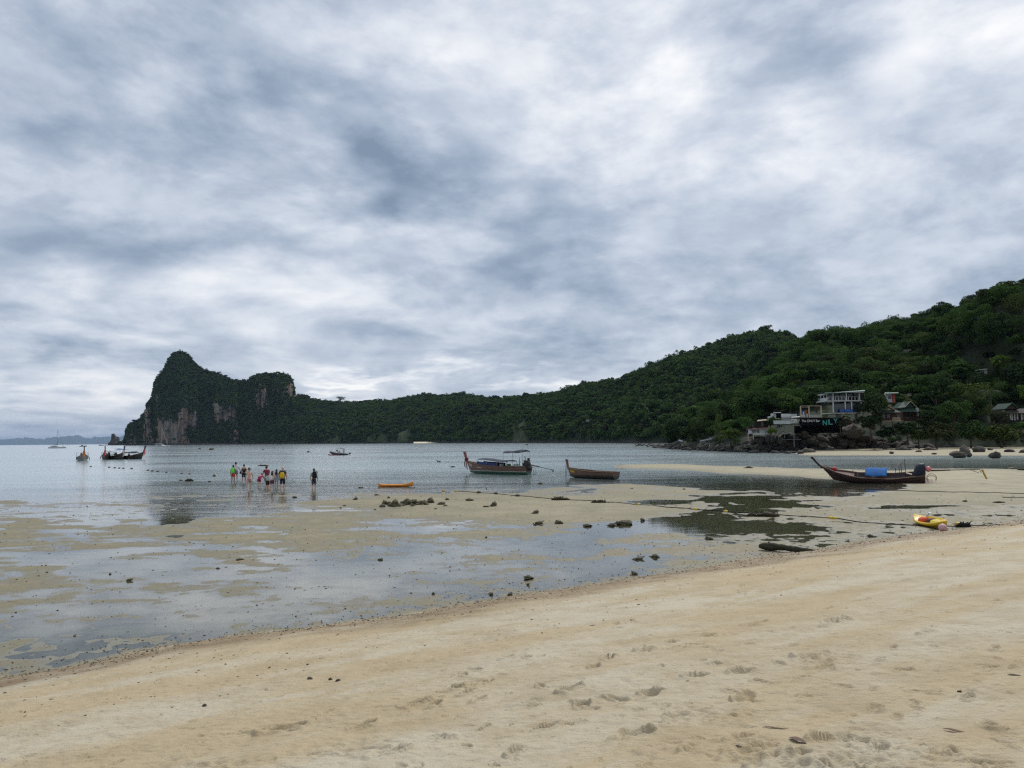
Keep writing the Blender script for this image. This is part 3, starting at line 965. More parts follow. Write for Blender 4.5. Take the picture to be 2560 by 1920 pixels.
forest('headland_forest', HC, 8500, 292, 742, 31, 3.5, 7.0, FAR, 7, 'dark jungle clothing the limestone headland with the steep peak', 4.0, lift=.35)
forest('coast_forest', HC, 12500, 740, 1520, 41, 3.8, 8.0, FAR, 7, 'low forested ridge running along the far side of the bay', 2.0)
forest('peak_forest', HC, 8500, 1500, 2140, 51, 3.8, 7.5, FAR, 7, 'dark forest covering the rounded hill behind the bar', 2.0)


def proj(p):
    """photograph coordinates of world points (N,3)"""
    p = np.asarray(p, float) - np.array([0, 0, CAM_H])
    f, r_, u_ = p @ np.array(FWD), p @ np.array(RIGHT), p @ np.array(UPV)
    return 1280 + FPX * r_ / f, 960 - FPX * u_ / f


CLEAR = [(1858, 1036, 1936, 1104), (1925, 1026, 2000, 1118), (1990, 1000, 2160, 1100), (2044, 964, 2166, 1050), (2190, 996, 2300, 1066), (2206, 972, 2250, 1014), (2446, 912, 2474, 942), (2490, 998, 2640, 1068), (2006, 988, 2048, 1006), (1740, 1085, 1800, 1112)]


def keep_open(p):
    u, v = proj(p + np.array([0, 0, 3.0]))
    ok = np.ones(len(p), bool)
    for (a, b, c, d) in CLEAR:
        ok &= ~((u > a - 16) & (u < c + 16) & (v > b - 6) & (v < d + 26) & (p[:, 1] < 240))
    return ok


forest('hillside_forest', HD, 7800, 1630, 3300, 61, 2.0, 6.2, NEAR, 9, 'dense green forest on the near hillside above the bar', 3.0, keep_open, .62)


def keep_low(p):
    u, v = proj(p + np.array([0, 0, 1.2]))
    ok = p[:, 2] < 30
    for (a, b, c, d) in [(1864, 1040, 1934, 1092), (1930, 1030, 2110, 1066), (2000, 1010, 2160, 1040), (2050, 972, 2160, 1036), (2198, 1010, 2262, 1056), (2240, 1000, 2304, 1050), (2212, 980, 2240, 1008), (2505, 1004, 2600, 1060)]:
        ok &= ~((u > a - 6) & (u < c + 6) & (v > b - 2) & (v < d + 4) & (p[:, 1] < 217))
    return ok


forest('undergrowth', HD, 5200, 1640, 2900, 71, .8, 2.0, NEAR, 9, 'low dark undergrowth between the buildings and rocks', 2.0, keep_low, .35)


# ------------------------------------------------------------------ single trees
def bush_tree(u, v, rpx, mat, label, y=None, kind='broad', seed=0, H=None, group=None, name='tree', hpx=None, n=1500):
    H = H or HD
    hit = hill_hit(H, u, v + (hpx or rpx) * 0.9)
    y = y or max(hit.y - 1.0, 196)
    c = at(u, v, y)
    r_ = rpx * y / FPX
    rz = (hpx or rpx * .85) * y / FPX
    base = at(u, v + (hpx or rpx) * 1.15, y)
    if hit.z < base.z:
        base.z = hit.z
    root = empty(name, (c.x, y, base.z), 0, label, 'tree', group)
    hgt = c.z - base.z
    rn = random.Random(seed + int(u))
    tb = MB()
    top = (rn.uniform(-.1, .1) * r_, rn.uniform(-.1, .1) * r_, hgt * 1.0)
    tb.tube([(0, 0, -1.2), (0, 0, hgt * .35), (top[0] * .6, top[1] * .6, hgt * .7), top], [r_ * .085, r_ * .065, r_ * .05, r_ * .03], 7)
    for k in range(5):
        a = k * 1.26 + rn.uniform(-.3, .3)
        st = hgt * rn.uniform(.45, .85)
        tb.tube([(0, 0, st), (math.cos(a) * r_ * .4, math.sin(a) * r_ * .4, st + rz * .35), (math.cos(a) * r_ * .72, math.sin(a) * r_ * .72, st + rz * .55)], [r_ * .035, r_ * .025, r_ * .012], 5)
    tb.build('trunk', M_BARK, root, True)
    if kind == 'feather':
        lobes = [(rn.uniform(-.55, .55), rn.uniform(-.5, .5), rn.uniform(-.75, .8), rn.uniform(.22, .38)) for _ in range(16)]
        lobes = [(a * (1 - .35 * max(0, c_)), b * (1 - .35 * max(0, c_)), c_, d) for a, b, c_, d in lobes]
        vv, ff = leaf_cloud(seed + 5, int(n * 1.5), lobes, .05, 1.0, .1)
    elif kind == 'umbrella':
        lobes = [(rn.uniform(-.7, .7), rn.uniform(-.7, .7), rn.uniform(-.1, .25), rn.uniform(.22, .36)) for _ in range(10)]
        vv, ff = leaf_cloud(seed + 5, n // 2, lobes, .13, .4, .3)
    elif kind == 'layered':
        lobes = [(rn.uniform(-.65, .65), rn.uniform(-.6, .6), -.8 + 1.6 * (i / 13.0), rn.uniform(.24, .42)) for i in range(14)]
        vv, ff = leaf_cloud(seed + 5, n, lobes, .085, .30, .4)
    else:
        vv, ff = leaf_cloud(seed + 5, n, crown_lobes(seed + 3, 1.0, 13, 1.0), .085, .8, .3)
    vv = vv * np.array([r_, r_, rz]) + np.array([top[0], top[1], hgt])
    link('crown', mesh_np('crown', vv, ff, [mat], False), root)
    return root


TREES = [
    (2442, 1003, 46, M_LEAF_OLIVE, 'tall feathery olive-green tree between the green-roofed house and the palm', 'feather', 44),
    (2340, 1080, 42, M_LEAF_OLIVE, 'leafy green tree at the top of the beach right of the stilted brown house', 'broad', 40),
    (2426, 1078, 36, M_LEAF, 'rounded dark green bush tree behind the tallest boulder on the sand', 'broad', 34),
    (2503, 1086, 52, M_LEAF_OLIVE, 'wide spreading green bush tree below the red-gabled house at the right edge', 'broad', 40),
    (2500, 908, 30, M_LEAF_LIME, 'bright lime-green tree beside the small white hut high on the slope', 'broad', 26),
    (2566, 980, 20, M_LEAF_LIME, 'yellow-green tree cut by the right edge above the red-gabled house', 'broad', 26),
    (2182, 1010, 40, M_LEAF_DARK, 'dark dense tree hiding the right end of the white two-storey building', 'broad', 44),
    (2176, 1058, 30, M_LEAF_DARK, 'dark shrub tree growing against the boulders right of the teal letters', 'broad', 28),
    (1929, 1077, 13, M_LEAF_LIME, 'small bright lime shrub between the white cottage and the bar stilts', 'broad', 13),
    (2208, 1086, 20, M_LEAF, 'small green bush under the stilted brown house', 'broad', 16),
    (1700, 1072, 42, M_LEAF, 'bright green broad tree standing at the waterline where the near hill begins', 'broad', 36),
    (1796, 1066, 17, M_LEAF_OLIVE, 'slim yellowish tree on the shore left of the cottage', 'feather', 30),
    (1826, 1088, 30, M_LEAF, 'low green bush tree on the rocks left of the cottage', 'broad', 20),
    (1742, 1036, 38, M_LEAF, 'round green tree on the spur above the rocky point', 'broad', 34),
    (1846, 1018, 36, M_LEAF, 'green layered tree directly above the beige-roofed cottage', 'layered', 34),
    (1975, 1008, 34, M_LEAF, 'pale green tree behind the white panel of the bar', 'broad', 30),
    (1900, 1010, 36, M_LEAF_DARK, 'dark tree behind the water tank left of the bar', 'broad', 30),
    (2318, 1044, 36, M_LEAF_DARK, 'dark shady tree touching the right side of the larger green roof', 'layered', 34),
    (2340, 992, 44, M_LEAF, 'tall layered tree with horizontal boughs above the larger green roof', 'layered', 50),
    (2395, 940, 50, M_LEAF, 'broad layered tree left of the small white hut', 'layered', 34),
    (2546, 938, 44, M_LEAF_DARK, 'big dark tree below the lime tree near the right edge', 'broad', 50),
    (2250, 965, 40, M_LEAF_DARK, 'dark tree above the small white and red hut', 'broad', 30),
    (2130, 950, 46, M_LEAF, 'leafy tree rising behind the green roof of the white building', 'broad', 32),
    (1770, 1000, 34, M_LEAF, 'green tree on the crest of the spur left of the bar', 'broad', 28),
    (2224, 1080, 20, M_LEAF_DARK, 'dark bush between the stilts of the brown house', 'broad', 18),
    (2268, 1072, 30, M_LEAF, 'leafy bush tree in front of the larger green-roofed house', 'broad', 26),
    (2296, 1090, 24, M_LEAF_OLIVE, 'olive bush above the boulder pile at the end of the sand', 'broad', 20),
    (1866, 1058, 20, M_LEAF, 'green tree leaning over the left end of the cottage', 'broad', 22),
    (1926, 1056, 15, M_LEAF, 'small tree squeezed between the cottage and the white deck', 'broad', 18),
    (2496, 1046, 24, M_LEAF_DARK, 'dark bush tree covering the left corner of the red-gabled house', 'broad', 28),
    (2552, 1066, 26, M_LEAF, 'green bush in front of the columns of the red-gabled house', 'broad', 18),
    (2100, 1060, 14, M_LEAF_DARK, 'dark creeper bush hanging at the right end of the sign wall', 'broad', 14),
    (2040, 996, 26, M_LEAF, 'round tree between the pergola and the white building', 'broad', 22),
    (2385, 1030, 34, M_LEAF, 'mid green tree filling the gap left of the feathery olive tree', 'broad', 36),
]
FRONT = {(2224, 1080): 204, (2268, 1072): 206, (2296, 1090): 206, (1866, 1058): 204, (1926, 1056): 204.5, (2496, 1046): 204, (2552, 1066): 203.5, (2100, 1060): 202.5, (2040, 996): 214, (2182, 1010): 204.5, (2176, 1058): 203.5, (1929, 1077): 201.5, (2208, 1086): 203.5, (2318, 1044): 207, (2503, 1086): 203, (2340, 1080): 205, (2426, 1078): 205, (2566, 980): 204, (2385, 1030): 209, (1796, 1066): 238, (1826, 1088): 222}
for i, (u, v, rp, mt, lab, kd, hp) in enumerate(TREES):
    bush_tree(u, v, rp, mt, lab, kind=kd, seed=300 + 7 * i, hpx=hp, y=FRONT.get((u, v)))
SKYLINE = [(750, 982, 9, 'umbrella-shaped tree on the skyline just right of the pale cliff'), (852, 991, 11, 'flat-topped tree alone above the low ridge'), (548, 926, 6, 'small tree on the sloping skyline of the headland'),
           (1424, 962, 12, 'round tree standing proud on the ridge where it starts to climb'), (1156, 977, 10, 'tree crown topping the hump of the middle ridge'), (1916, 815, 16, 'wind-combed tree on the summit of the rounded hill')]
for i, (u, v, rp, lab) in enumerate(SKYLINE):
    hp = hill_hit(HC, u, v)
    bush_tree(u, v + 6, rp, M_LEAF_DARK, lab, y=hp.y, kind='broad', seed=700 + i, H=HC, hpx=rp * .75, n=700)
for i, (u, v, rp, lab) in enumerate([(2046, 826, 13, 'tree sticking up just right of the saddle on the skyline'), (2356, 757, 13, 'small-headed tree on the long rising skyline at the right')]):
    hp = hill_hit(HD, u, v)
    bush_tree(u, v + 5, rp, M_LEAF_DARK, lab, y=hp.y, kind='broad', seed=720 + i, hpx=rp * .8, n=900)


def palm(u, v, rpx, label, seed):
    y = 226.0
    c = at(u, v, y)
    r_ = rpx * y / FPX
    rn = random.Random(seed)
    root = empty('palm_tree', (c.x, y, c.z - 7), 0, label, 'palm')
    MB().tube([(0, 0, -4), (0.3, 0, 2), (0.1, 0, 5), (0, 0, 7)], [.28, .22, .19, .17], 8).build('trunk', M_BARK, root, True)
    for k in range(15):
        a = 2 * math.pi * k / 15 + rn.uniform(-.15, .15)
        rise = rn.uniform(.1, .8)
        mb = MB()
        L = r_ * rn.uniform(.85, 1.1)
        spine = []
        for s in range(9):
            t_ = s / 8
            spine.append(Vector((math.cos(a) * L * t_, math.sin(a) * L * t_, 7 + L * (rise * t_ - (rise + .45) * t_ * t_))))
        mb.tube(spine, [.05 * (1 - .8 * s / 8) for s in range(9)], 4)
        side = Vector((-math.sin(a), math.cos(a), 0))
        for s in range(26):
            t_ = (s + 1) / 27
            i0 = min(7, int(t_ * 8))
            p = spine[i0].lerp(spine[i0 + 1], t_ * 8 - i0)
            w_ = L * .26 * math.sin(math.pi * (0.12 + .86 * t_)) ** .7
            fw = (spine[i0 + 1] - spine[i0]).normalized()
            for sg in (-1, 1):
                tip = p + side * sg * w_ + fw * w_ * .5 - Vector((0, 0, w_ * .45))
                mb.add([p - fw * .07, p + fw * .07, tip], [(0, 1, 2)])
        mb.build('frond', M_LEAF_DARK, root)


palm(2474, 978, 46, 'dark palm with long drooping fronds below the small white hut', 4)

# ------------------------------------------------------------------ rocks
M_ROCK = paint('shore_rock', (0.045, 0.040, 0.034), 0.85, 0.5, 0.7, bump=0.08)
M_ROCK_PALE = paint('pale_boulder', (0.085, 0.072, 0.056), 0.9, 0.45, 0.5, bump=0.08)
M_ROCK_WEED = paint('weedy_rock', (0.100, 0.090, 0.054), 0.85, 0.55, 6.0, bump=0.03)
M_PEBBLE = paint('pebble', (0.050, 0.040, 0.030), 0.8, 0.5, 2.0)


def rock_mesh(name, seed, mat, sub=3, rough=.45, facets=12):
    bm = bmesh.new()
    bmesh.ops.create_icosphere(bm, subdivisions=sub, radius=1.0)
    co = np.array([v.co for v in bm.verts])
    r_ = np.random.default_rng(seed)
    d = np.ones(len(co))
    for _ in range(facets):
        n = r_.normal(size=3)
        n /= np.linalg.norm(n)
        h = r_.uniform(.55, .9)
        k = co @ n
        d = np.minimum(d, np.where(k > 1e-3, h / np.maximum(k, 1e-3), 9))
    d = d * (1 + rough * .45 * fbm(co[:, 0] * 2.1 + seed, co[:, 1] * 2.1, co[:, 2] * 2.1 + 3, 4, .6))
    for v, k in zip(bm.verts, d):
        v.co = v.co * float(k)
    me = bpy.data.meshes.new(name)
    bm.to_mesh(me)
    bm.free()
    me.polygons.foreach_set('use_smooth', [True] * len(me.polygons))
    me.materials.append(mat)
    return me


BIG = [rock_mesh('boulder', 10 + i, M_ROCK) for i in range(6)]
PALE = [rock_mesh('boulder', 30 + i, M_ROCK_PALE, facets=10) for i in range(5)]
WEED = [rock_mesh('rock', 50 + i, M_ROCK_WEED, 3, 1.0, 6) for i in range(6)]


def place_rock(name, me, p, size, rz, label, cat, group=None, tilt=(0, 0)):
    o = link(name, me)
    o.location = p
    o.scale = size
    o.rotation_euler = (tilt[0], tilt[1], rz)
    return tag(o, label, cat, group)


LOWER = [(1585, 1115), (1680, 1123), (1780, 1128), (1860, 1131), (2000, 1133), (2100, 1131), (2200, 1129), (2330, 1126)]
UPPER = [(1585, 1107), (1700, 1107), (1780, 1109), (1850, 1104), (1900, 1097), (1960, 1090), (2020, 1078), (2100, 1080), (2160, 1090), (2200, 1102), (2330, 1116)]
BASE_D = [(1630, 345), (1680, 296), (1780, 242), (1860, 212), (2000, 209), (2200, 214), (2560, 218), (3400, 260)]


def shore_pt(u, v):
    g = ground(u, v, 0.3)
    if u < 1650:
        return g
    b = float(ip(BASE_D, u))
    if g.y < b and g.y > 0:
        return g
    return hill_hit(HD, u, v)


rr = random.Random(5)
ZONES = [(1650, 'at the tip of the rocky point'), (1740, 'below the small white dinghy'), (1830, 'around the beached canoe'), (1910, 'below the white cottage'), (1975, 'under the white deck of the bar'), (2060, 'around the tall stilt under the bar sign'), (2150, 'below the teal letters'), (2240, 'below the brown stilt house'), (9999, 'at the end of the sand strip')]
for k in range(290):
    u = 1585 + 745 * (k + rr.random()) / 290
    f = rr.random() ** 1.15
    v = float(ip(LOWER, u)) * (1 - f) + float(ip(UPPER, u)) * f
    p = shore_pt(u, v - 1)
    s = rr.uniform(.45, 1.45) * (1.0 if u > 1840 else .85) * (1.25 if rr.random() < .12 else 1)
    pale = rr.random() < (.28 if u > 1900 else .1)
    place_rock('boulder', rr.choice(PALE if pale else BIG), p + Vector((0, -.3, -.15 * s)), (s * rr.uniform(.9, 1.6), s, s * rr.uniform(.5, .85)), rr.uniform(0, 6.28),
               ('pale ' if pale else 'dark ') + ('boulder high' if f > .5 else 'boulder low') + ' in the heaped shore rocks ' + next(z for lim, z in ZONES if u < lim), 'boulder', 'boulders heaped along the rocky shore', (rr.uniform(-.3, .3), rr.uniform(-.3, .3)))
NAMED = [  # u0, v0, u1, v1, pale, label
    (2108, 1044, 2132, 1061, 1, 'pale rounded boulder directly under the white two-storey building'), (2134, 1046, 2150, 1058, 1, 'smaller pale boulder to the right of the one under the white building'),
    (2104, 1060, 2160, 1096, 1, 'huge grey boulder face below the teal letters'), (1990, 1066, 2028, 1092, 1, 'pale cliff slab behind the stilts under the bar sign'), (2026, 1066, 2048, 1088, 1, 'pointed pale slab leaning under the bar sign'),
    (1992, 1092, 2052, 1118, 1, 'large sloping brown boulder at the foot of the tall stilt'), (2195, 1104, 2228, 1126, 0, 'sloping boulder leftmost of the pile at the end of the sand strip'), (2230, 1103, 2254, 1116, 1, 'light-topped boulder on the pile at the end of the sand strip'),
    (2247, 1097, 2292, 1120, 1, 'largest boulder on the pile at the end of the sand strip'), (2240, 1114, 2282, 1128, 0, 'low boulder at the front of the pile at the end of the sand strip'), (2311, 1116, 2346, 1128, 1, 'long low boulder on the sand below the leafy tree'),
    (2289, 1123, 2308, 1131, 0, 'flat dark boulder half buried at the top of the sand strip'), (2225, 1128, 2238, 1134, 0, 'small dark boulder alone low on the sand strip'), (2331, 1131, 2346, 1135, 0, 'very flat dark stone on the sand strip left of the tallest boulder'),
    (2402, 1111, 2430, 1136, 1, 'tallest rounded boulder on the far strip of sand'), (2376, 1126, 2420, 1141, 1, 'low grey boulder leaning in front of the tallest one on the sand'), (2420, 1129, 2434, 1140, 0, 'small boulder touching the right foot of the tallest one'),
    (2432, 1114, 2472, 1131, 0, 'broad dark boulder right behind the tallest one at the tree edge'), (2476, 1125, 2510, 1142, 0, 'wedge-shaped boulder near the right end of the sand strip'), (2472, 1117, 2486, 1128, 0, 'small upright stone behind the wedge-shaped boulder'),
    (2514, 1122, 2541, 1131, 0, 'low brown boulder near the right edge at the tree line'), (2550, 1120, 2574, 1132, 0, 'boulder cut by the right edge of the picture'),
]
for i, (u0, v0, u1, v1, pl, lab) in enumerate(NAMED):
    y = min(ground((u0 + u1) / 2, v1 - .5, .3).y, float(ip(BASE_D, (u0 + u1) / 2)) + 2)
    if v1 < 1100:
        y = float(ip(BASE_D, (u0 + u1) / 2)) + .5
    a, b = at(u0, v1, y), at(u1, v0, y)
    sx, sz = (b.x - a.x) / 2, (b.z - a.z) / 2
    place_rock('boulder', (PALE if pl else BIG)[i % 5], ((a.x + b.x) / 2, y + .4, (a.z + b.z) / 2 - (.1 if v1 < 1100 else .45) * sz), (sx * (1.12 if v1 < 1100 else .92), max(sx, sz) * .85, sz * (1.15 if v1 < 1100 else 1.3)), (i * 1.9) % .9 - .45, lab, 'boulder')

FLAT_CLUSTER = [(240, 255, 70, 50), (290, 262, 60, 40), (370, 265, 130, 90), (430, 290, 90, 30), (470, 260, 60, 40), (540, 255, 90, 70), (590, 240, 60, 40), (640, 250, 70, 70), (610, 290, 60, 40), (720, 262, 80, 60), (790, 265, 80, 60), (865, 235, 80, 60), (985, 275, 50, 40), (1030, 270, 60, 45), (1070, 300, 80, 25), (200, 300, 50, 40), (330, 290, 50, 30), (680, 285, 50, 25), (750, 290, 40, 20)]
for i, (a, b, w_, h_) in enumerate(FLAT_CLUSTER):
    u, v, w_, h_ = 920 + a / 5.53, 1210 + (b + h_ / 2) / 5.53, w_ / 5.53, h_ / 5.53
    p = ground(u, v, .02)
    k = p.y / FPX
    place_rock('rock', WEED[i % 6], p + Vector((0, w_ * k * .2, h_ * k * .30)), (w_ * k * .72, w_ * k * .6, h_ * k * .75), i * 1.3, 'weed-covered rock in the dark heap on the sandbar right of the orange kayak', 'rock', 'rocks heaped on the sandbar', (.2 * (i % 3 - 1), .15))
FLAT_ROCKS = [(1118, 1251, 11, 7), (1172, 1254, 24, 7), (1234, 1268, 23, 14), (1216, 1270, 14, 4), (937, 1275, 8, 3), (1089, 1275, 8, 4), (942, 1239, 15, 5), (971, 1246, 8, 5), (1339, 1287, 25, 11), (1562, 1311, 42, 17), (1530, 1315, 34, 11), (1348, 1311, 30, 9), (1398, 1310, 22, 12), (1467, 1316, 26, 7),
              (1215, 1346, 8, 7), (951, 1400, 13, 7), (1638, 1394, 29, 12), (1598, 1399, 36, 9), (1587, 1438, 17, 12), (1320, 1449, 27, 11), (1228, 1488, 15, 8), (1276, 1492, 12, 10), (1083, 1487, 10, 9), (1321, 1463, 8, 7), (1774, 1350, 21, 12), (2176, 1343, 14, 8), (2413, 1256, 14, 6), (2501, 1258, 24, 4), (1873, 1172, 25, 7), (1803, 1192, 8, 6),
              (452, 1202, 12, 6), (535, 1191, 9, 7), (498, 1123, 8, 4), (528, 1125, 11, 7), (770, 1131, 13, 5), (658, 1124, 7, 3), (734, 1204, 7, 3), (735, 1244, 14, 4), (888, 1251, 16, 8), (902, 1220, 13, 5), (924, 1215, 13, 3), (878, 1213, 7, 3), (839, 1214, 9, 3), (821, 1209, 6, 2.5), (1035, 1220, 9, 3), (1108, 1227, 7, 4), (1317, 1113, 11, 4), (1001, 1204, 4, 2.5), (1045, 1192, 4, 2), (1350, 1210, 11, 6), (1216, 1223, 5, 4), (1132, 1168, 11, 4),
              (274, 1436, 9, 7), (323, 1453, 16, 8), (181, 1409, 5, 3), (597, 1402, 22, 5), (113, 1415, 7, 3), (117, 1432, 6, 3), (543, 1422, 13, 4), (1815, 1288, 15, 6), (1607, 1302, 12, 9), (1975, 1300, 16, 5), (1710, 1225, 9, 4), (1580, 1222, 7, 3), (2075, 1180, 30, 4), (2530, 1172, 20, 5), (2560, 1176, 24, 4), (860, 1265, 9, 3), (2250, 1360, 9, 4), (2120, 1355, 10, 4)]
LBL = {8: 'blunt rock beside the pools right of the middle of the sandbar', 9: 'largest angular rock at the edge of the bright pool', 10: 'lower rock joined to the left of the largest one at the bright pool', 1: 'flat disc-shaped rock on the sandbar', 2: 'domed dark rock alone on the sandbar below the rope',
       16: 'dark rock nearest the foot of the beach, right of the big puddles', 19: 'pale flat-topped stone in the shallow water below the middle bar', 28: 'low dark rock on the pale sandbar beyond the channel', 29: 'round dark rock in the dark channel', 33: 'dome-shaped rock in open water off the headland', 38: 'squarish rock in the water left of the rock heap',
       34: 'dark half-round rock in the sea left of the inflatable boat', 24: 'weedy rock on the flat left of the mossy log', 30: 'dark rock left of the waders with driftwood beside it', 54: 'brown stone in the left-hand pools', 46: 'low rock in the sea above the boat with two canopies'}


def flat_zone(u, v):
    if v < 1150:
        return 'small dark rock showing above the open sea'
    if v < 1226:
        return 'small rock in the shallows ' + ('around the waders' if u < 800 else 'near the orange kayak' if u < 1120 else 'around the bare boat' if u < 1700 else 'beyond the boat with the blue awning')
    return 'small dark rock on the flat ' + ('in the pools on the left' if u < 700 else 'along the middle sandbar' if u < 1300 and v < 1300 else 'in the shiny puddles near the beach' if u < 1500 else 'near the dark pools' if u < 1900 else 'toward the yellow kayak')


for i, (u, v, w_, h_) in enumerate(FLAT_ROCKS):
    p = ground(u, v, 0.0)
    p.z = float(gz(np.array([p.x]), np.array([p.y]))[0]) if p.y < 100 else 0
    p.z = max(p.z, -.05)
    k = p.y / FPX
    place_rock('rock', WEED[(i * 5) % 6], p + Vector((0, w_ * k * .2, h_ * k * .22)), (w_ * k * .50, max(w_ * .40, h_ * .5) * k, h_ * k * .52), i * 2.1, LBL.get(i, flat_zone(u, v)), 'rock', None if i in LBL else 'rocks scattered over the tidal flat', (.15 * (i % 3 - 1), .1))


# pebbles and tide litter nobody could count
def pebbles(name, n, pick, smin, smax, mat, label):
    r_ = np.random.default_rng(len(name) + n)
    pts = []
    while sum(len(a) for a in pts) < n:
        a = r_.uniform(-39, 39, 6000)
        d = 3.2 * (60 / 3.2) ** r_.random(6000)
        x, y = d * np.sin(np.radians(a)), d * np.cos(np.radians(a))
        s = toe_s(x, y)
        ok = r_.random(6000) < pick(s, x, y)
        pts.append(np.stack([x[ok], y[ok]], -1))
    p = np.concatenate(pts)[:n]
    z = gz(p[:, 0], p[:, 1])
    m = len(p)
    dd = np.hypot(p[:, 0], p[:, 1])
    sz = (smin + (smax - smin) * r_.random(m) ** 3) * (0.55 + dd / 26)
    base = np.array([(1, 0, 0), (0, 1, 0), (-1, 0, 0), (0, -1, 0), (.35, .35, 1), (-.35, .2, .8), (0, 0, -.6)])
    fc = np.array([(0, 1, 4), (1, 5, 4), (1, 2, 5), (2, 3, 5), (3, 4, 5), (3, 0, 4), (1, 0, 6), (2, 1, 6), (3, 2, 6), (0, 3, 6)])
    th = r_.uniform(0, 6.28, m)
    v = np.repeat(base[None], m, 0) * (1 + .3 * r_.normal(size=(m, 7, 1)))
    v = v * np.stack([sz * r_.uniform(.8, 1.9, m), sz, sz * r_.uniform(.35, .75, m)], -1)[:, None, :]
    c, s_ = np.cos(th)[:, None], np.sin(th)[:, None]
    v = np.stack([v[..., 0] * c - v[..., 1] * s_, v[..., 0] * s_ + v[..., 1] * c, v[..., 2]], -1) + np.stack([p[:, 0], p[:, 1], np.maximum(z, -.006) + .15 * sz], -1)[:, None, :]
    f = (fc[None] + (np.arange(m) * 7)[:, None, None]).reshape(-1, 3)
    tag(link(name, mesh_np(name, v.reshape(-1, 3), f, [mat], False)), label, 'pebbles', None, 'stuff')


pebbles('tideline_pebbles', 7500, lambda s, x, y: np.exp(-((s + .9) / 1.3) ** 2) * .9 + .07 * (s < -1) * (s > -7), .005, .019, M_PEBBLE, 'dark pebbles and bits of coral along the tide line')
pebbles('flat_pebbles', 3600, lambda s, x, y: (s > 0) * (.25 + .75 * np.exp(-s / 9)) * (y - .35 * x < 58), .005, .020, M_PEBBLE, 'dark specks of coral and shell over the wet flat')

# ================================================================== buildings on the slope
WHITE = paint('white_paint', (0.46, 0.47, 0.465), 0.6, 0.12, 0.8)
GREYW = paint('grey_white_board', (0.36, 0.38, 0.38), 0.6, 0.2, 0.7)
GREENR = paint('green_roof_sheet', (0.014, 0.085, 0.060), 0.45, 0.2, 0.6)
MOSSR = paint('mossy_green_tiles', (0.012, 0.036, 0.024), 0.8, 0.3, 0.8)
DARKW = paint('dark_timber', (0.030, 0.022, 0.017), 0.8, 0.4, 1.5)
BROWNW = paint('red_brown_timber', (0.050, 0.022, 0.016), 0.8, 0.3, 1.5)
BEIGER = paint('beige_fascia', (0.34, 0.28, 0.20), 0.7, 0.2, 1.0)
GLASSD = paint('dark_glass', (0.020, 0.028, 0.032), 0.12, 0.2, 1.0, spec=0.6)
STEEL = paint('grey_pole', (0.11, 0.12, 0.125), 0.5, 0.3, 1.0)
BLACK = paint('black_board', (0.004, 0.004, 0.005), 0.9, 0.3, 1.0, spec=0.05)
TEAL = paint('teal_letters', (0.035, 0.27, 0.235), 0.5, 0.12, 1.0)
BRICK = paint('red_wall', (0.30, 0.060, 0.040), 0.7, 0.2, 1.0)
BLUE_T = paint('blue_cloth', (0.020, 0.075, 0.28), 0.7, 0.25, 1.0)
REDR = paint('rusty_red_roof', (0.15, 0.045, 0.035), 0.7, 0.3, 1.0)
TAN_ROOF = paint('pinkish_tan_roof', (0.36, 0.28, 0.23), 0.8, 0.2, 1.0)


class PX:
    """builds parts of one thing at places read off the photograph, each at its own depth"""

    def __init__(self, name, u, v, y, label, cat):
        p = at(u, v, y)
        self.o = p
        self.root = empty(name, p, 0, label, cat)

    def p(self, u, v, y):
        return at(u, v, y) - self.o

    def box(self, name, u0, v0, u1, v1, y0, y1, mat, parent=None):
        a, b = self.p(u0, v1, y0), self.p(u1, v0, y0)
        c = ((a.x + b.x) / 2, (y0 + y1) / 2 - self.o.y, (a.z + b.z) / 2)
        return MB().box(c, (b.x - a.x, y1 - y0, b.z - a.z)).build(name, mat, parent or self.root)

    def bar(self, name, a, b, r_, mat, parent=None, n=6):
        return MB().tube([self.p(*a), self.p(*b)], r_, n).build(name, mat, parent or self.root)

    def slab(self, name, pts, th, mat, parent=None):
        q = [self.p(*a) for a in pts]
        return MB().sheet([[q[0], q[1]], [q[3], q[2]]], th).build(name, mat, parent or self.root)

    def text(self, name, s, u0, v0, u1, v1, y, mat, parent=None, offset=0.0):
        cu = bpy.data.curves.new(name, 'FONT')
        cu.body = s
        cu.extrude = 0.03
        cu.offset = offset
        cu.materials.append(mat)
        tmp = link(name + '_outline', cu)
        bpy.context.view_layer.update()
        me = bpy.data.meshes.new_from_object(tmp.evaluated_get(bpy.context.evaluated_depsgraph_get()))
        bpy.data.objects.remove(tmp)
        me.materials.clear()
        me.materials.append(mat)
        o = link(name, me, parent or self.root)
        xs_, ys_ = [q.co.x for q in me.vertices], [q.co.y for q in me.vertices]
        dx, dy = max(xs_) - min(xs_), max(ys_) - min(ys_)
        a, b = self.p(u0, v1, y), self.p(u1, v0, y)
        sx, sy = (b.x - a.x) / dx, (b.z - a.z) / dy
        o.rotation_euler = (R(90), 0, 0)
        o.scale = (sx, sy, 1)
        o.location = (a.x - min(xs_) * sx, a.y, a.z - min(ys_) * sy)
        return o


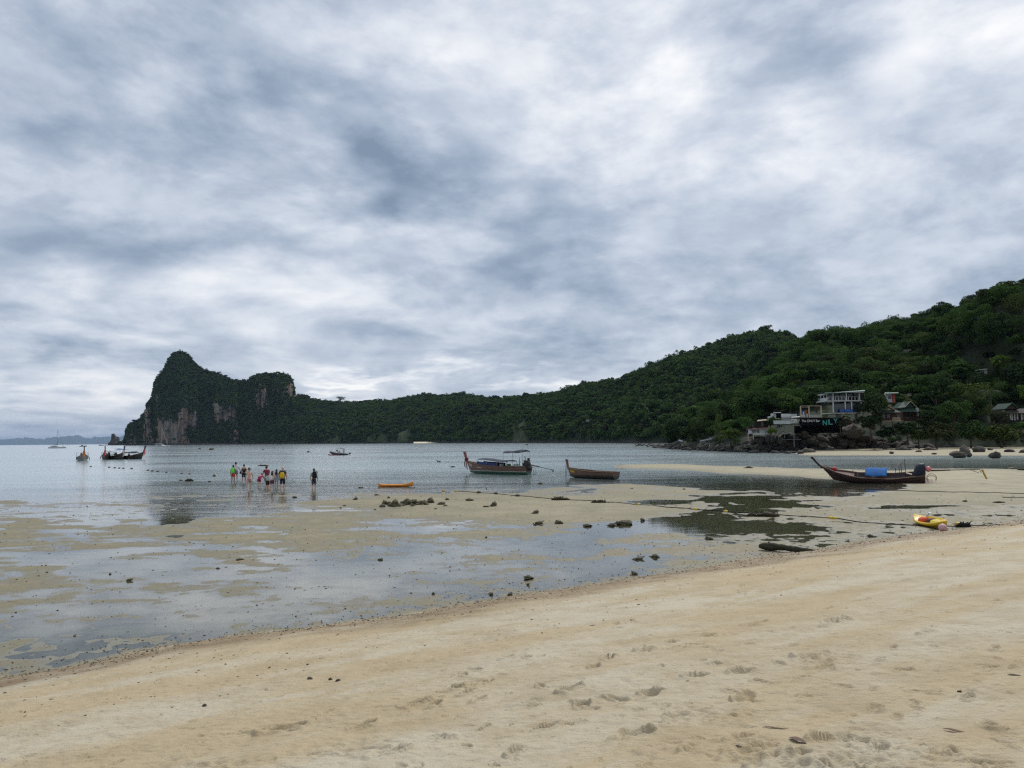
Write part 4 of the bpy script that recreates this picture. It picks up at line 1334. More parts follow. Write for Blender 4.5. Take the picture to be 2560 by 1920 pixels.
# ---- two-storey white building
b = PX('white_building', 2110, 1034, 207, 'white two-storey open-fronted building with a green roof above the bar', 'building')
b.box('floor_slab', 2066, 1000.5, 2160, 1003.5, 206, 213, WHITE)
b.slab('roof', [(2058, 983, 205), (2162, 977.5, 205), (2162, 975, 213), (2052, 984, 213)], .18, GREENR)
b.box('roof_fascia', 2063, 980.5, 2160, 982.5, 205.2, 205.4, WHITE)
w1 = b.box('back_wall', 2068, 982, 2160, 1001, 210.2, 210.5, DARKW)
for (u0, u1) in ((2071, 2080), (2086, 2096), (2098, 2112), (2119, 2130), (2136, 2148)):
    f = b.box('window', u0, 984.5, u1, 1000, 210.0, 210.15, GREYW, b.root)
    b.box('pane', u0 + 1, 985.5, u1 - 1, 999, 209.9, 209.97, GLASSD, f)
sw = MB()
x0 = b.p(2067, 1000, 206).x
for (za, zb) in ((983, 986.5), (994, 1001)):
    lo, hi = b.p(2067, zb, 206).z, b.p(2067, za, 206).z
    sw.box((x0 + .1, 3.0 - 1.0, (lo + hi) / 2), (.15, 6.4, hi - lo))
for k in range(4):
    sw.box((x0 + .1, -1.0 + .1 + k * 2.05, (b.p(2067, 994, 206).z + b.p(2067, 986.5, 206).z) / 2), (.152, .22, b.p(2067, 986.5, 206).z - b.p(2067, 994, 206).z))
sw.build('side_wall', WHITE, b.root)
for u in (2083, 2116, 2149):
    b.box('post', u - .8, 982, u + .8, 1001, 206.0, 206.25, WHITE)
rl = b.box('railing', 2068, 991.2, 2150, 992.3, 205.9, 206.05, WHITE)
for u in list(np.arange(2072, 2150, 8.2)):
    b.box('baluster', u - .35, 992.3, u + .35, 1000.5, 205.92, 206.03, WHITE, rl)
b.box('lower_floor', 2080, 1031.5, 2162, 1034, 205.5, 213, GREYW)
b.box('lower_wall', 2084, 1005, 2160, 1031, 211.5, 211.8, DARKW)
for (u0, u1) in ((2084.5, 2098), (2099, 2113), (2114, 2129), (2130, 2153)):
    b.box('glass_pane', u0, 1009, u1, 1031, 206.5, 206.56, GLASSD)
for u in (2083.4, 2113.5, 2129.5, 2154):
    b.box('post', u - .7, 1004, u + .7, 1031.5, 206.2, 206.45, WHITE)
b.box('rail', 2084.3, 1015, 2153, 1015.8, 206.3, 206.4, GREYW)
for (u0, u1) in ((2101, 2111), (2113, 2124), (2125, 2132)):
    b.box('blue_cloth', u0, 1023, u1, 1030, 205.6, 206.1, BLUE_T)
b.box('column', 2092, 1034, 2096, 1062, 208, 208.6, STEEL)
b.box('column', 2140, 1034, 2144, 1060, 208, 208.6, STEEL)

# ---- the bar
b = PX('beach_bar', 2030, 1062, 203, 'beach bar on stilts with a black sign wall and white decks', 'bar')
sg = b.box('sign_wall', 2000, 1045.5, 2106, 1065, 203, 203.5, BLACK)
b.text('lettering', 'The ONLY Bar', 2004, 1048.8, 2049.5, 1055.2, 202.94, WHITE, sg, .012)
for ch, (u0, v0, u1, v1) in {'N': (2057, 1050.5, 2067, 1063), 'L': (2071, 1048.5, 2081.5, 1061.5), 'Y': (2083.5, 1046.5, 2094, 1058)}.items():
    b.text('letter', ch, u0, v0, u1, v1, 202.9, TEAL, sg, .015)
b.box('back_wall', 1985, 1064, 2105, 1083, 208.5, 208.8, BLACK)  # black panel standing in for the shade underneath the bar
b.box('deck', 1990, 1043.5, 2104, 1045.5, 203, 209, DARKW)
b.box('parapet', 1934.5, 1051.2, 1980, 1060.2, 202, 202.25, GREYW)
b.box('parapet_cap', 1934, 1050.4, 1980.5, 1051.2, 201.9, 202.35, WHITE)
b.box('lower_deck', 1934.5, 1060.2, 2000, 1062, 202, 208, DARKW)
b.box('white_board', 1953.5, 1034.3, 1976, 1043.2, 204, 204.2, WHITE)
b.box('white_board', 1976.3, 1034.8, 1992, 1041.5, 204.3, 204.5, GREYW)
rl = b.box('railing', 1954, 1043.6, 1978, 1044.6, 203.4, 203.5, WHITE)
for u in np.arange(1955, 1978.5, 2.1):
    b.box('baluster', u - .3, 1044.6, u + .3, 1050.5, 203.42, 203.48, GREYW, rl)
pb = b.box('printed_board', 1979, 1047.2, 1991.5, 1056.6, 201.7, 201.8, WHITE)
for (u0, v0, u1, v1) in ((1981, 1050, 1982.6, 1055), (1984, 1049, 1985.2, 1053), (1986.5, 1049.5, 1990, 1050.6), (1987.5, 1052, 1989, 1055.5)):
    b.box('print_mark', u0, v0, u1, v1, 201.66, 201.698, STEEL, pb)
b.slab('awning', [(1978, 1043.5, 202.2), (2000, 1042, 202.2), (2000, 1040.5, 204), (1978, 1042, 204)], .08, WHITE)
pg = b.box('pergola_beam', 2001.5, 1014.6, 2054.5, 1015.8, 203.2, 203.4, BEIGER)
b.box('pergola_beam', 2001.5, 1017.6, 2023, 1018.5, 203.22, 203.38, BEIGER)
b.box('pergola_beam', 2001, 1013.4, 2054, 1014.4, 207.2, 207.4, BEIGER)
for u in (2002.2, 2023, 2053.2):
    b.box('pergola_post', u - .8, 1015.8, u + .8, 1043.5, 203.15, 203.4, BEIGER)
rl = b.box('railing', 2023.9, 1037, 2052.3, 1037.9, 203.1, 203.2, GREYW)
for u in np.arange(2025, 2052, 1.9):
    b.box('baluster', u - .3, 1037.9, u + .3, 1043.5, 203.12, 203.18, GREYW, rl)
b.box('railing', 2054, 1032.5, 2078, 1034.4, 203.2, 203.3, GREYW)
for (u0, v0, u1) in ((2005, 1036, 2006.6), (2008.8, 1029, 2010.4), (2011.8, 1037.5, 2013.2), (2017, 1034, 2019)):
    b.box('white_post', u0, v0, u1, 1043.5, 203.5, 203.7, WHITE)
b.box('blue_cloth', 2004, 1027, 2008, 1035, 204.6, 204.8, BLUE_T)
b.box('red_cloth', 2012.5, 1026, 2016.5, 1036, 204.6, 204.8, BRICK)
for (u, vb) in ((1946, 1100), (1951, 1086), (1960.5, 1094), (1937, 1096)):
    b.bar('stilt', (u, 1061, 202.4), (u + 1.2, vb, 202.4), .09, STEEL)
b.bar('stilt', (1983.6, 1057, 201.6), (1985.8, 1118, 201.6), .13, STEEL, n=8)
b.bar('brace', (1993, 1058, 202.2), (2003.5, 1068, 203.0), .09, STEEL)
b.bar('brace', (1991, 1056.5, 201.9), (1999, 1049.5, 202.6), .09, GREYW)
b.box('lower_platform', 1966, 1098, 2003, 1099.4, 202.5, 206, STEEL)
b.bar('stair', (1948, 1091, 202.0), (1960, 1079, 203.5), .22, BEIGER, n=4)

# ---- cottage on the left
b = PX('cottage', 1895, 1088, 203, 'small white cottage with a rusty red eave left of the bar', 'cottage')
wl = b.box('wall', 1879, 1072, 1912, 1087.5, 203.2, 206, WHITE)
b.box('side_wall', 1912, 1072.5, 1920, 1085.5, 203.6, 206, GREYW)
b.box('window', 1893.5, 1074.5, 1897.8, 1082, 203.05, 203.15, GLASSD)
for u in (1881, 1884, 1887, 1890):
    b.box('slat', u - .6, 1074, u + .6, 1081.5, 203.08, 203.17, STEEL)
b.slab('roof', [(1864, 1073, 201.6), (1921, 1069, 201.6), (1921, 1067, 206.5), (1866, 1071, 206.5)], .14, REDR)
up = b.box('upper_wall', 1876, 1053, 1920, 1069, 205.0, 208, DARKW)
b.box('window', 1879, 1057, 1884, 1067, 204.9, 204.97, GLASSD, up)
b.box('window', 1903, 1055, 1908, 1066, 204.9, 204.97, GLASSD, up)
b.box('shutter', 1909, 1055, 1911, 1067, 204.88, 204.96, BROWNW, up)
b.slab('upper_roof', [(1893, 1052.3, 203.4), (1922, 1049.5, 203.4), (1922, 1047.5, 209), (1894, 1050, 209)], .16, BEIGER)
b = PX('water_tank', 1924, 1048, 206, 'grey ribbed water tank on the roof beside the cottage', 'tank')
c0, c1 = b.p(1924.5, 1049, 206), b.p(1924.5, 1041.5, 206)
MB().tube([c0, c0.lerp(c1, .2), c0.lerp(c1, .22), c0.lerp(c1, .5), c0.lerp(c1, .52), c0.lerp(c1, .9), c1], [.55, .6, .56, .6, .56, .6, .42], 14).build('tank_body', GREYW, b.root, True)
MB().tube([c1, c1 + Vector((0, 0, .12))], [.22, .2], 10).build('lid', STEEL, b.root, True)
b.box('stand', 1918, 1049, 1931, 1050.6, 205.2, 206.8, DARKW)
b = PX('lookout_platform', 1877, 1096, 202, 'small wooden railed platform on posts below the cottage', 'platform')
for u in (1870.6, 1883.2):
    b.box('post', u - .6, 1083, u + .6, 1099, 201.6, 201.75, BEIGER)
b.box('floor', 1870, 1092, 1884, 1093.4, 201.7, 203.4, BEIGER)
b.box('rail', 1870, 1083, 1884, 1084, 201.62, 201.72, BEIGER)
b.box('panel', 1871.3, 1084.6, 1882.6, 1091.6, 202.6, 202.7, DARKW)
b = PX('white_cabin', 1936, 1048, 206, 'narrow white cabin with a dark doorway left of the white board', 'cabin')
b.box('wall', 1934.5, 1033, 1940, 1046, 205.5, 208, GREYW)
b.box('doorway', 1940.2, 1034, 1951, 1046, 206.2, 208, BLACK)
b.box('step', 1935, 1045.5, 1950, 1047.2, 204.8, 205.4, BEIGER)
b.slab('roof', [(1934, 1032, 205), (1953, 1031.5, 205), (1953, 1030.5, 208.5), (1934, 1031, 208.5)], .1, STEEL)


# ---- gabled houses
def gable(b, name, uA, vA, uL, uR, vE, y, depth, mat, trim, face):
    """roof with its gable towards the bay"""
    a, l, r_ = b.p(uA, vA, y), b.p(uL, vE, y), b.p(uR, vE, y)
    bk = Vector((0, depth, 0))
    rf = MB()
    rf.sheet([[l + bk, a + bk], [l, a]], .12).sheet([[a + bk, r_ + bk], [a, r_]], .12)
    ro = rf.build(name, mat, b.root)
    MB().tube([l + Vector((0, -.06, .05)), a + Vector((0, -.06, .08))], .10, 4).tube([a + Vector((0, -.06, .08)), r_ + Vector((0, -.06, .05))], .10, 4).build('bargeboard', trim, ro)
    MB().add([l + Vector((0, .5, 0)), r_ + Vector((0, .5, 0)), a + Vector((0, .5, -.1))], [(0, 1, 2)]).build('gable_wall', face, ro)
    return ro


b = PX('stilt_house', 2228, 1053, 206, 'red-brown wooden house on stilts with a small beige gable', 'house')
gable(b, 'roof', 2220, 1015.5, 2203, 2238, 1025.5, 205.5, 6, MOSSR, BEIGER, BEIGER)
b.slab('roof_skirt', [(2199, 1031, 204.6), (2252, 1030.5, 204.6), (2243, 1025.5, 206.5), (2204, 1025.5, 206.5)], .12, MOSSR)
wl = b.box('wall', 2203, 1031, 2256, 1052, 206.2, 210, BROWNW)
for (u0, u1) in ((2207, 2212), (2218, 2224), (2243, 2249)):
    b.box('window', u0, 1036, u1, 1046, 206.08, 206.16, GLASSD, wl)
b.box('deck', 2200, 1051.5, 2258, 1053.4, 204.6, 210, BEIGER)
rl = b.box('balcony_rail', 2231, 1043.6, 2250.5, 1044.7, 204.6, 204.7, BEIGER)
for u in np.arange(2232, 2251, 2.3):
    b.box('baluster', u - .35, 1044.7, u + .35, 1051.5, 204.62, 204.69, BEIGER, rl)
for (u, vb) in ((2201.5, 1078), (2231.5, 1086), (2255, 1080)):
    b.bar('stilt', (u, 1053, 205), (u + .6, vb, 205), .12, DARKW)
b = PX('green_roofed_house', 2275, 1050, 210, 'larger house with a tall mossy green gabled roof', 'house')
gable(b, 'roof', 2276, 1003.5, 2262, 2292, 1018.5, 209.5, 7, MOSSR, BEIGER, MOSSR)
b.slab('roof_slope', [(2243, 1020, 209), (2263, 1018, 209), (2277, 1004.5, 213), (2258, 1004.5, 213)], .12, MOSSR)
b.slab('roof_skirt', [(2246, 1029, 208.2), (2304, 1028.5, 208.2), (2294, 1018.5, 210.5), (2256, 1018.5, 210.5)], .12, MOSSR)
wl = b.box('wall', 2258, 1029, 2300, 1052, 210.5, 215, BROWNW)
b.box('window', 2266, 1033, 2273, 1045, 210.35, 210.45, GLASSD, wl)
b.box('window', 2292, 1032, 2297, 1040, 210.35, 210.45, GREYW, wl)
for u in (2260, 2297):
    b.bar('stilt', (u, 1052, 211), (u, 1085, 211), .13, DARKW)
b = PX('slope_hut', 2228, 1006, 222, 'small white and red hut with a flat green roof above the brown house', 'hut')
b.box('wall', 2215, 984, 2232, 1006, 221.5, 224, WHITE)
b.box('red_wall', 2232.2, 983.5, 2237.5, 1006.5, 221.2, 224, BRICK)
b.box('window', 2221, 989, 2228, 998.5, 221.35, 221.45, GLASSD)
rl = b.box('railing', 2216, 998, 2231, 999, 221.0, 221.1, WHITE)
for u in np.arange(2217, 2231, 2.6):
    b.box('baluster', u - .3, 999, u + .3, 1006, 221.02, 221.08, WHITE, rl)
b.slab('roof', [(2211, 983.5, 220), (2246, 982.5, 220), (2246, 981, 225), (2212, 981.5, 225)], .12, GREENR)
hp = hill_hit(HD, 2460, 940)
b = PX('hilltop_hut', 2460, 937, hp.y - 7, 'tiny white hut with one dark window high on the slope', 'hut')
Y0 = hp.y - 7
b.box('wall', 2452, 924.5, 2467.5, 937, Y0, Y0 + 3, WHITE)
b.box('window', 2454.5, 928, 2460.5, 934.5, Y0 - .12, Y0 - .02, GLASSD)
b.slab('roof', [(2438, 925.2, Y0 - 1), (2468.5, 922.6, Y0 - 1), (2468.5, 921.8, Y0 + 4), (2442, 924, Y0 + 4)], .12, GREYW)
b = PX('red_gabled_house', 2535, 1058, 208, 'dark house with a red gable and white columns at the right edge', 'house')
gable(b, 'roof', 2530, 1007.5, 2513, 2547, 1022, 207, 6, MOSSR, GREENR, BROWNW)
b.slab('roof_skirt', [(2496, 1033, 205.6), (2590, 1032, 205.6), (2575, 1021, 208.5), (2510, 1022, 208.5)], .14, DARKW)
wl = b.box('wall', 2508, 1033, 2590, 1058, 209.5, 213, DARKW)
for u in (2511.5, 2518, 2526.5, 2530.5, 2537, 2544, 2554.5):
    b.box('column', u - .8, 1033.5, u + .8, 1049 + (u % 3), 207.0, 207.2, WHITE)
b.box('window_frame', 2553, 1037, 2566, 1046, 208.9, 209.1, WHITE)
b.box('pane', 2556, 1038, 2565, 1044.5, 208.8, 208.88, GLASSD)
b.box('deck', 2505, 1058, 2590, 1060, 205.8, 213, DARKW)
b.bar('rail', (2549, 1064.8, 205), (2590, 1064.4, 205), .07, GREYW)
b.bar('rail', (2549, 1070.2, 205), (2590, 1069.8, 205), .07, GREYW)
hp = hill_hit(HD, 2028, 1002)
b = PX('roof_shelter', 2028, 1000, hp.y - 3, 'low shelter with a pinkish tan roof half hidden by trees left of the white building', 'shelter')
Y0 = hp.y - 3
b.slab('roof', [(2010, 1000.5, Y0 - 2), (2046, 998.5, Y0 - 2), (2042, 994.8, Y0 + 3), (2014, 995.5, Y0 + 3)], .14, TAN_ROOF)
b.box('wall', 2013, 1000.8, 2042, 1008, Y0, Y0 + 2, BROWNW)

# ---- small things on the rocky shore
b = PX('beached_canoe', 1768, 1106, 240, 'dark canoe with a pale post drawn up among the rocks', 'boat')
L0, L1 = b.p(1750, 1104.2, 240), b.p(1782, 1098.5, 240)
ax = (L1 - L0)
rings = []
for s in range(11):
    t_ = s / 10
    c = L0 + ax * t_
    w_ = .55 * math.sin(math.pi * min(max(t_, .04), .96)) ** .6
    rings.append([c + Vector((0, -w_, .35 + .25 * (2 * t_ - 1) ** 2)), c + Vector((0, -w_ * .7, -.1)), c + Vector((0, 0, -.28)), c + Vector((0, w_ * .7, -.1)), c + Vector((0, w_, .35 + .25 * (2 * t_ - 1) ** 2)), c + Vector((0, 0, -.05))])
MB().loft(rings).build('hull', STEEL, b.root, True)
b.bar('pale_post', (1778, 1099, 239.6), (1774.5, 1094.2, 239.6), .12, WHITE)
b.bar('gunwale', (1750, 1102.6, 239.4), (1774, 1098.2, 239.4), .07, WHITE)
b = PX('dinghy', 1702, 1104, 270, 'small white dinghy on the rocky point', 'boat')
L0, L1 = b.p(1696.5, 1103.5, 270), b.p(1707, 1104, 270)
ax = L1 - L0
rings = []
for s in range(9):
    t_ = s / 8
    c = L0 + ax * t_ + Vector((0, 0, .25 * (1 - t_)))
    w_ = .5 * min(1, .1 + t_ * 2.2)
    rings.append([c + Vector((0, -w_, .4)), c + Vector((0, -w_ * .6, -.05)), c + Vector((0, 0, -.2)), c + Vector((0, w_ * .6, -.05)), c + Vector((0, w_, .4)), c + Vector((0, 0, .1))])
MB().loft(rings).build('hull', WHITE, b.root, True)
for i, (u, v, w_, lab) in enumerate([(1534, 1063, 8, 'tiny pale hut roof among trees at the foot of the rounded hill'), (1470, 1051, 9, 'tiny white roof showing through the trees of the far shore')]):
    hp = hill_hit(HC, u, v)
    Y0 = hp.y - 9
    b = PX('far_hut', u, v + 3, Y0, lab, 'hut')
    b.box('wall', u - w_ * .35, v, u + w_ * .35, v + 4, Y0, Y0 + 5, WHITE)
    b.slab('roof', [(u - w_ * .6, v, Y0 - 2), (u + w_ * .6, v, Y0 - 2), (u + w_ * .35, v - 3, Y0 + 4), (u - w_ * .35, v - 3, Y0 + 4)], .2, GREYW)

# ================================================================== boats
def two_tone(name, top, bottom, zsplit, stripe=None, rough=.55):
    m, t = new_mat(name)
    tc = t.n('ShaderNodeTexCoord').outputs['Object']
    z = t.n('ShaderNodeSeparateXYZ', None, Vector=tc).outputs[2]
    n1 = t.noise(t.vmath('MULTIPLY', tc, (.5, 1, 3)), 2.2, 6.0, .7)
    n2 = t.noise(t.vmath('MULTIPLY', tc, (.25, 1, 14)), 2.0, 3.0, .6)
    zz = t.math('ADD', z, t.math('MULTIPLY', t.math('SUBTRACT', n1, .5), .05))
    c = t.mix(t.mapr(zz, zsplit - .012, zsplit + .012), bottom, top)
    if stripe:
        c = t.mix(t.math('MULTIPLY', t.mapr(zz, zsplit - .05, zsplit - .03), t.mapr(zz, zsplit + .05, zsplit + .03)), c, stripe)
    c = t.mix(t.mapr(n1, .48, .75, 0, .65), c, (0.05, 0.042, 0.035))
    c = t.mix(t.mapr(n2, .55, .7, 0, .35), c, (0.16, 0.14, 0.12))
    b_ = t.n('ShaderNodeBsdfPrincipled', None, Base_Color=c, Roughness=rough)
    t.put(b_, 'Normal', t.n('ShaderNodeBump', None, Height=n2, Strength=.5, Distance=.015))
    t.n('ShaderNodeOutputMaterial', None, Surface=b_)
    return m


WOOD = paint('old_boat_wood', (0.15, 0.085, 0.052), .65, .35, 2.0, bump=.01, stretch=(1, 4, 4))
WOODIN = paint('boat_inside', (0.080, 0.055, 0.042), .75, .35, 2.0)
PROWRED = paint('prow_red_wood', (0.19, 0.062, 0.050), .6, .3, 3.0)
PROWDARK = paint('prow_dark_wood', (0.040, 0.022, 0.020), .6, .3, 3.0)
TARP = paint('navy_tarp', (0.010, 0.014, 0.030), .6, .3, 2.0)
TARPB = paint('blue_tarp', (0.030, 0.115, 0.31), .85, .25, 3.0, spec=.1)
TARPW = paint('white_canvas', (0.62, 0.62, 0.60), .7, .12, 2.0)
TARPBOX = paint('dark_blue_side_tarp', (0.010, 0.024, 0.12), .6, .3, 2.0)
ENG = paint('engine_grease', (0.018, 0.018, 0.018), .5, .5, 6.0, bump=.01)
RUST = paint('rusty_pipe', (0.055, 0.040, 0.032), .6, .4, 4.0)
PIPE = paint('galvanised_tube', (0.23, 0.24, 0.24), .45, .2, 4.0)
ROPE = paint('pale_rope', (0.30, 0.27, 0.21), .9, .2, 10.0)
ROPED = paint('dark_rope', (0.022, 0.020, 0.017), .9, .3, 10.0)
RIBP = paint('pink_red_ribbon', (0.50, 0.05, 0.08), .8, .2, 5.0)
RIBO = paint('orange_ribbon', (0.62, 0.19, 0.02), .8, .2, 5.0)
RIBW = paint('white_ribbon', (0.55, 0.52, 0.50), .8, .2, 5.0)
RIBM = paint('maroon_ribbon', (0.16, 0.018, 0.028), .8, .2, 5.0)
PINKB = paint('pink_buoy', (0.62, 0.20, 0.20), .45, .2, 4.0)
PINKPALE = paint('pale_pink_buoy', (0.60, 0.36, 0.36), .5, .15, 4.0)
REDB = paint('red_buoy', (0.50, 0.02, 0.03), .45, .2, 4.0)
YELLC = paint('yellow_cloth', (0.42, 0.26, 0.02), .8, .3, 6.0)


def curve_z(tt, pts):
    return float(np.interp(tt, [p[0] for p in pts], [p[1] for p in pts]))


class Longtail:
    def __init__(self, name, stern, bow, label, mat, B=1.7, sheer=((0, .85), (.45, .80), (.75, .95), (1, 1.35)), rake=.5, draft=.25, group=None, L=None, wl=0.0, tilt=(0, 0), cat='longtail boat'):
        s, b_ = Vector((stern[0], stern[1], 0)), Vector((bow[0], bow[1], 0))
        d = b_ - s
        self.L = L or d.length
        self.B, self.sheer, self.rake, self.draft = B, sheer, rake, draft
        mid = (s + b_) / 2 if L is None else b_ - d.normalized() * self.L / 2
        self.root = empty(name, (mid.x, mid.y, wl), math.atan2(d.y, d.x), label, cat, group)
        self.root.rotation_euler = (tilt[0], tilt[1], math.atan2(d.y, d.x))
        rings = []
        for i in range(25):
            t_ = i / 24
            rings.append(self.section(t_))
        hb = MB().loft(rings)
        self.hull = hb.build('hull', mat, self.root, False)
        for sg in (-1, 1):
            MB().tube([self.edge(i / 24, sg) for i in range(25)], .045, 6).build('gunwale', WOOD if mat is not None else WOOD, self.root, True)

    def half(self, t_):
        return self.B / 2 * float(np.interp(t_, [0, .12, .4, .65, .82, .93, 1], [.74, .86, 1, .92, .66, .34, .035]))

    def zk(self, t_):
        return -self.draft + float(np.interp(t_, [0, .1, .75, .9, 1], [.06, 0, 0, .06, .20]))

    def zs(self, t_):
        return curve_z(t_, self.sheer)

    def xs(self, t_, f=1.0):
        return (t_ - .5) * self.L + self.rake * f * max(0, (t_ - .55) / .45) ** 2

    def edge(self, t_, sg):
        return Vector((self.xs(t_), sg * self.half(t_), self.zs(t_)))

    def section(self, t_):
        b_, zk, zs = self.half(t_), self.zk(t_), self.zs(t_)
        h = zs - zk
        out = [(1.0, 1.0), (.93, .62), (.80, .30), (.55, .08), (.08, 0)]
        pts = [Vector((self.xs(t_, fz), w_ * b_, zk + fz * h)) for w_, fz in out]
        pts += [Vector((p.x, -p.y, p.z)) for p in reversed(pts)]
        th = min(.05, b_ * .5)
        zi = zk + min(.22, h * .3)
        inn = [(1.0, 1.0), (.90, .60), (.72, .32)]
        pi = [Vector((self.xs(t_, fz), max(w_ * b_ - th, b_ * .3), max(zi, zk + fz * h) if fz < .9 else zs)) for w_, fz in inn]
        inner = [Vector((p.x, -p.y, p.z)) for p in pi] + list(reversed(pi))
        return pts + inner

    def prow(self, tip_x, tip_z, mat, w0=.14, w1=.13, thick=.16):
        """the tall board carried up from the stem"""
        a = Vector((self.xs(1, 1) - .16, 0, self.zs(1) - .22))
        b_ = Vector((self.xs(1) + tip_x, 0, tip_z))
        m = a.lerp(b_, .5) + Vector((.03, 0, -.02))
        rings = []
        for p, w_ in ((a, w0 * 1.2), (m, w0), (b_, w1 * 1.35), (b_ + Vector((.02, 0, .10)), w1)):
            rings.append([p + Vector((-w_, -thick / 2, 0)), p + Vector((w_, -thick / 2, 0)), p + Vector((w_, thick / 2, 0)), p + Vector((-w_, thick / 2, 0))])
        self.tip = b_
        self.neck = a.lerp(b_, .38)
        return MB().loft(rings).build('prow', mat, self.root)

    def ribbon(self, mats, drop=1.0, at_=None, n=3):
        p = at_ or self.neck
        MB().tube([p + Vector((0, 0, -.10)), p + Vector((0, 0, .0)), p + Vector((0, 0, .12))], [.20, .24, .19], 10).build('garland', mats[0], self.root, True)
        for k in range(n):
            yo = (k - (n - 1) / 2) * .16
            g = []
            for s in range(6):
                t_ = s / 5
                q = p + Vector((.14 + .03 * math.sin(k * 2 + s), yo * (1 + .3 * t_), -drop * t_ * (1 - .15 * k)))
                g.append([q + Vector((0, -.07, 0)), q + Vector((.03 * math.sin(s * 2.1 + k), .07, 0))])
            mb = MB()
            mb.sheet(g)
            mb.sheet([[q + Vector((.015, 0, 0)) for q in reversed(r_)] for r_ in g])
            mb.build('ribbon', mats[k % len(mats)], self.root)

    def canopy(self, t0, t1, z0, z1, mat, sag=.06, over=.08, posts=3, pm=None, bow_=.14, name='canopy', w_=1.0):
        g = []
        for i in range(7):
            f = i / 6
            t_ = t0 + (t1 - t0) * f
            b_ = max(self.half(t_), self.B * .36) * w_ + over
            z = z0 + (z1 - z0) * f + sag * math.sin(f * math.pi * 2)
            g.append([Vector((self.xs(t_, 0), -b_ + 2 * b_ * j / 6, z + bow_ * (1 - (2 * j / 6 - 1) ** 2))) for j in range(7)])
        c = MB().sheet(g, .035).build(name, mat, self.root)
        for i in range(posts):
            f = i / max(1, posts - 1)
            t_ = t0 + (t1 - t0) * f
            z = z0 + (z1 - z0) * f
            for sg in (-1, 1):
                e = self.edge(t_, sg)
                MB().tube([(e.x, e.y, e.z - .05), (e.x, sg * max(abs(e.y), self.B * .34), z + .01)], .022, 5).build('canopy_post', pm or PIPE, self.root, True)
        return c

    def engine(self, t_, z, s=1.0, cover=None):
        x = self.xs(t_)
        if cover:
            rings = []
            for k, (zz, wx, wy) in enumerate(((0, .42, .40), (.25, .44, .40), (.55, .40, .36), (.85, .32, .28), (1.0, .16, .14))):
                rings.append([Vector((x - .12 * k * .4 + wx * s * math.cos(a) * (1 + .1 * math.sin(3 * a + k)), wy * s * math.sin(a), z + zz * s)) for a in np.linspace(0, 2 * math.pi, 12, endpoint=False)])
            return MB().loft(rings).build('engine_cover', cover, self.root)
        mb = MB().box((x, 0, z + .28 * s), (.75 * s, .42 * s, .42 * s)).box((x - .05, 0, z + .62 * s), (.55 * s, .34 * s, .26 * s)).ball((x - .28 * s, 0, z + .45 * s), (.14 * s, .26 * s, .26 * s)).tube([(x + .1, .1, z + .7 * s), (x + .12, .12, z + 1.15 * s)], .04, 6).tube([(x - .2, -.1, z + .75 * s), (x - .2, -.1, z + .98 * s)], [.13 * s, .11 * s], 8)
        e = mb.build('engine', ENG, self.root)
        MB().box((x, 0, z + .03), (.95 * s, .36 * s, .08)).build('mount', RUST, e)
        return e

    def tail(self, t_, z, length, dz, prop=True, yaw=0.0, bag=None):
        x = self.xs(t_) - .35
        a = Vector((x, 0, z))
        b_ = a + Vector((-length * math.cos(yaw), length * math.sin(yaw), dz))
        sh = MB().tube([a, a.lerp(b_, .45), a.lerp(b_, .46), b_], [.065, .06, .035, .03], 8).build('tail_shaft', RUST, self.root, True)
        MB().tube([a + Vector((.1, 0, .15)), a + Vector((.9, 0, .5))], .025, 6).build('tiller', RUST, self.root, True)
        if prop:
            mb = MB().ball(b_, .06, 8, 5)
            for k in range(3):
                q = k * 2.094 + .4
                u_ = Vector((0, math.cos(q), math.sin(q)))
                w_ = Vector((.05, -math.sin(q) * .07, math.cos(q) * .07))
                mb.add([b_ - w_ * .4, b_ + u_ * .16 - w_, b_ + u_ * .22, b_ + u_ * .16 + w_, b_ + w_ * .4], [(0, 1, 2, 3, 4)])
            mb.tube([b_ + Vector((.25, 0, 0)), b_ + Vector((.02, 0, -.24))], .02, 5)
            mb.build('propeller', RUST, self.root)
        return b_, sh


def gpt(u, v):
    p = ground(u, v)
    return (p.x, p.y)


# ---- boat with two canopies in the shallows
M1 = two_tone('brown_over_green_hull', (0.125, 0.058, 0.035), (0.035, 0.105, 0.065), .34, (0.42, 0.38, 0.32))
b1 = Longtail('longtail_boat', gpt(1322, 1187), gpt(1176, 1183), 'brown and green longtail boat with two dark canopies aground in the shallows', M1, B=1.75, rake=.55, draft=.10, sheer=((0, .88), (.4, .86), (.75, 1.0), (.92, 1.25), (1, 1.42)), wl=.02)
b1.prow(.36, 2.45, PROWRED)
b1.ribbon([RIBM, RIBW, RIBM], 1.3)
b1.canopy(.80, .27, 1.62, 1.45, TARP, posts=4)
b1.canopy(.34, .04, 2.42, 2.52, TARP, posts=2, sag=-.05, w_=1.02, name='stern_canopy', bow_=.22)
for sg in (-1, 1):
    g = [[b1.edge(t_, sg) + Vector((0, -sg * .03, z)) for t_ in np.linspace(.46, .80, 7)] for z in (.36, .02)]
    MB().sheet(g).build('side_tarp', TARPBOX, b1.root)
b1.engine(.035, .75, 1.1)
b1.tail(.035, 1.12, 3.3, -.55)
for k, (t_, c_) in enumerate(((.42, GREYW), (.36, BROWNW), (.30, paint('green_basket', (.05, .13, .04), .7)), (.24, paint('green_basket', (.05, .13, .04), .7)), (.17, GREYW))):
    MB().box((b1.xs(t_), .3 * (-1) ** k, 1.0), (.32, .4, .3)).build('stowed_gear', c_, b1.root)
ld = MB()
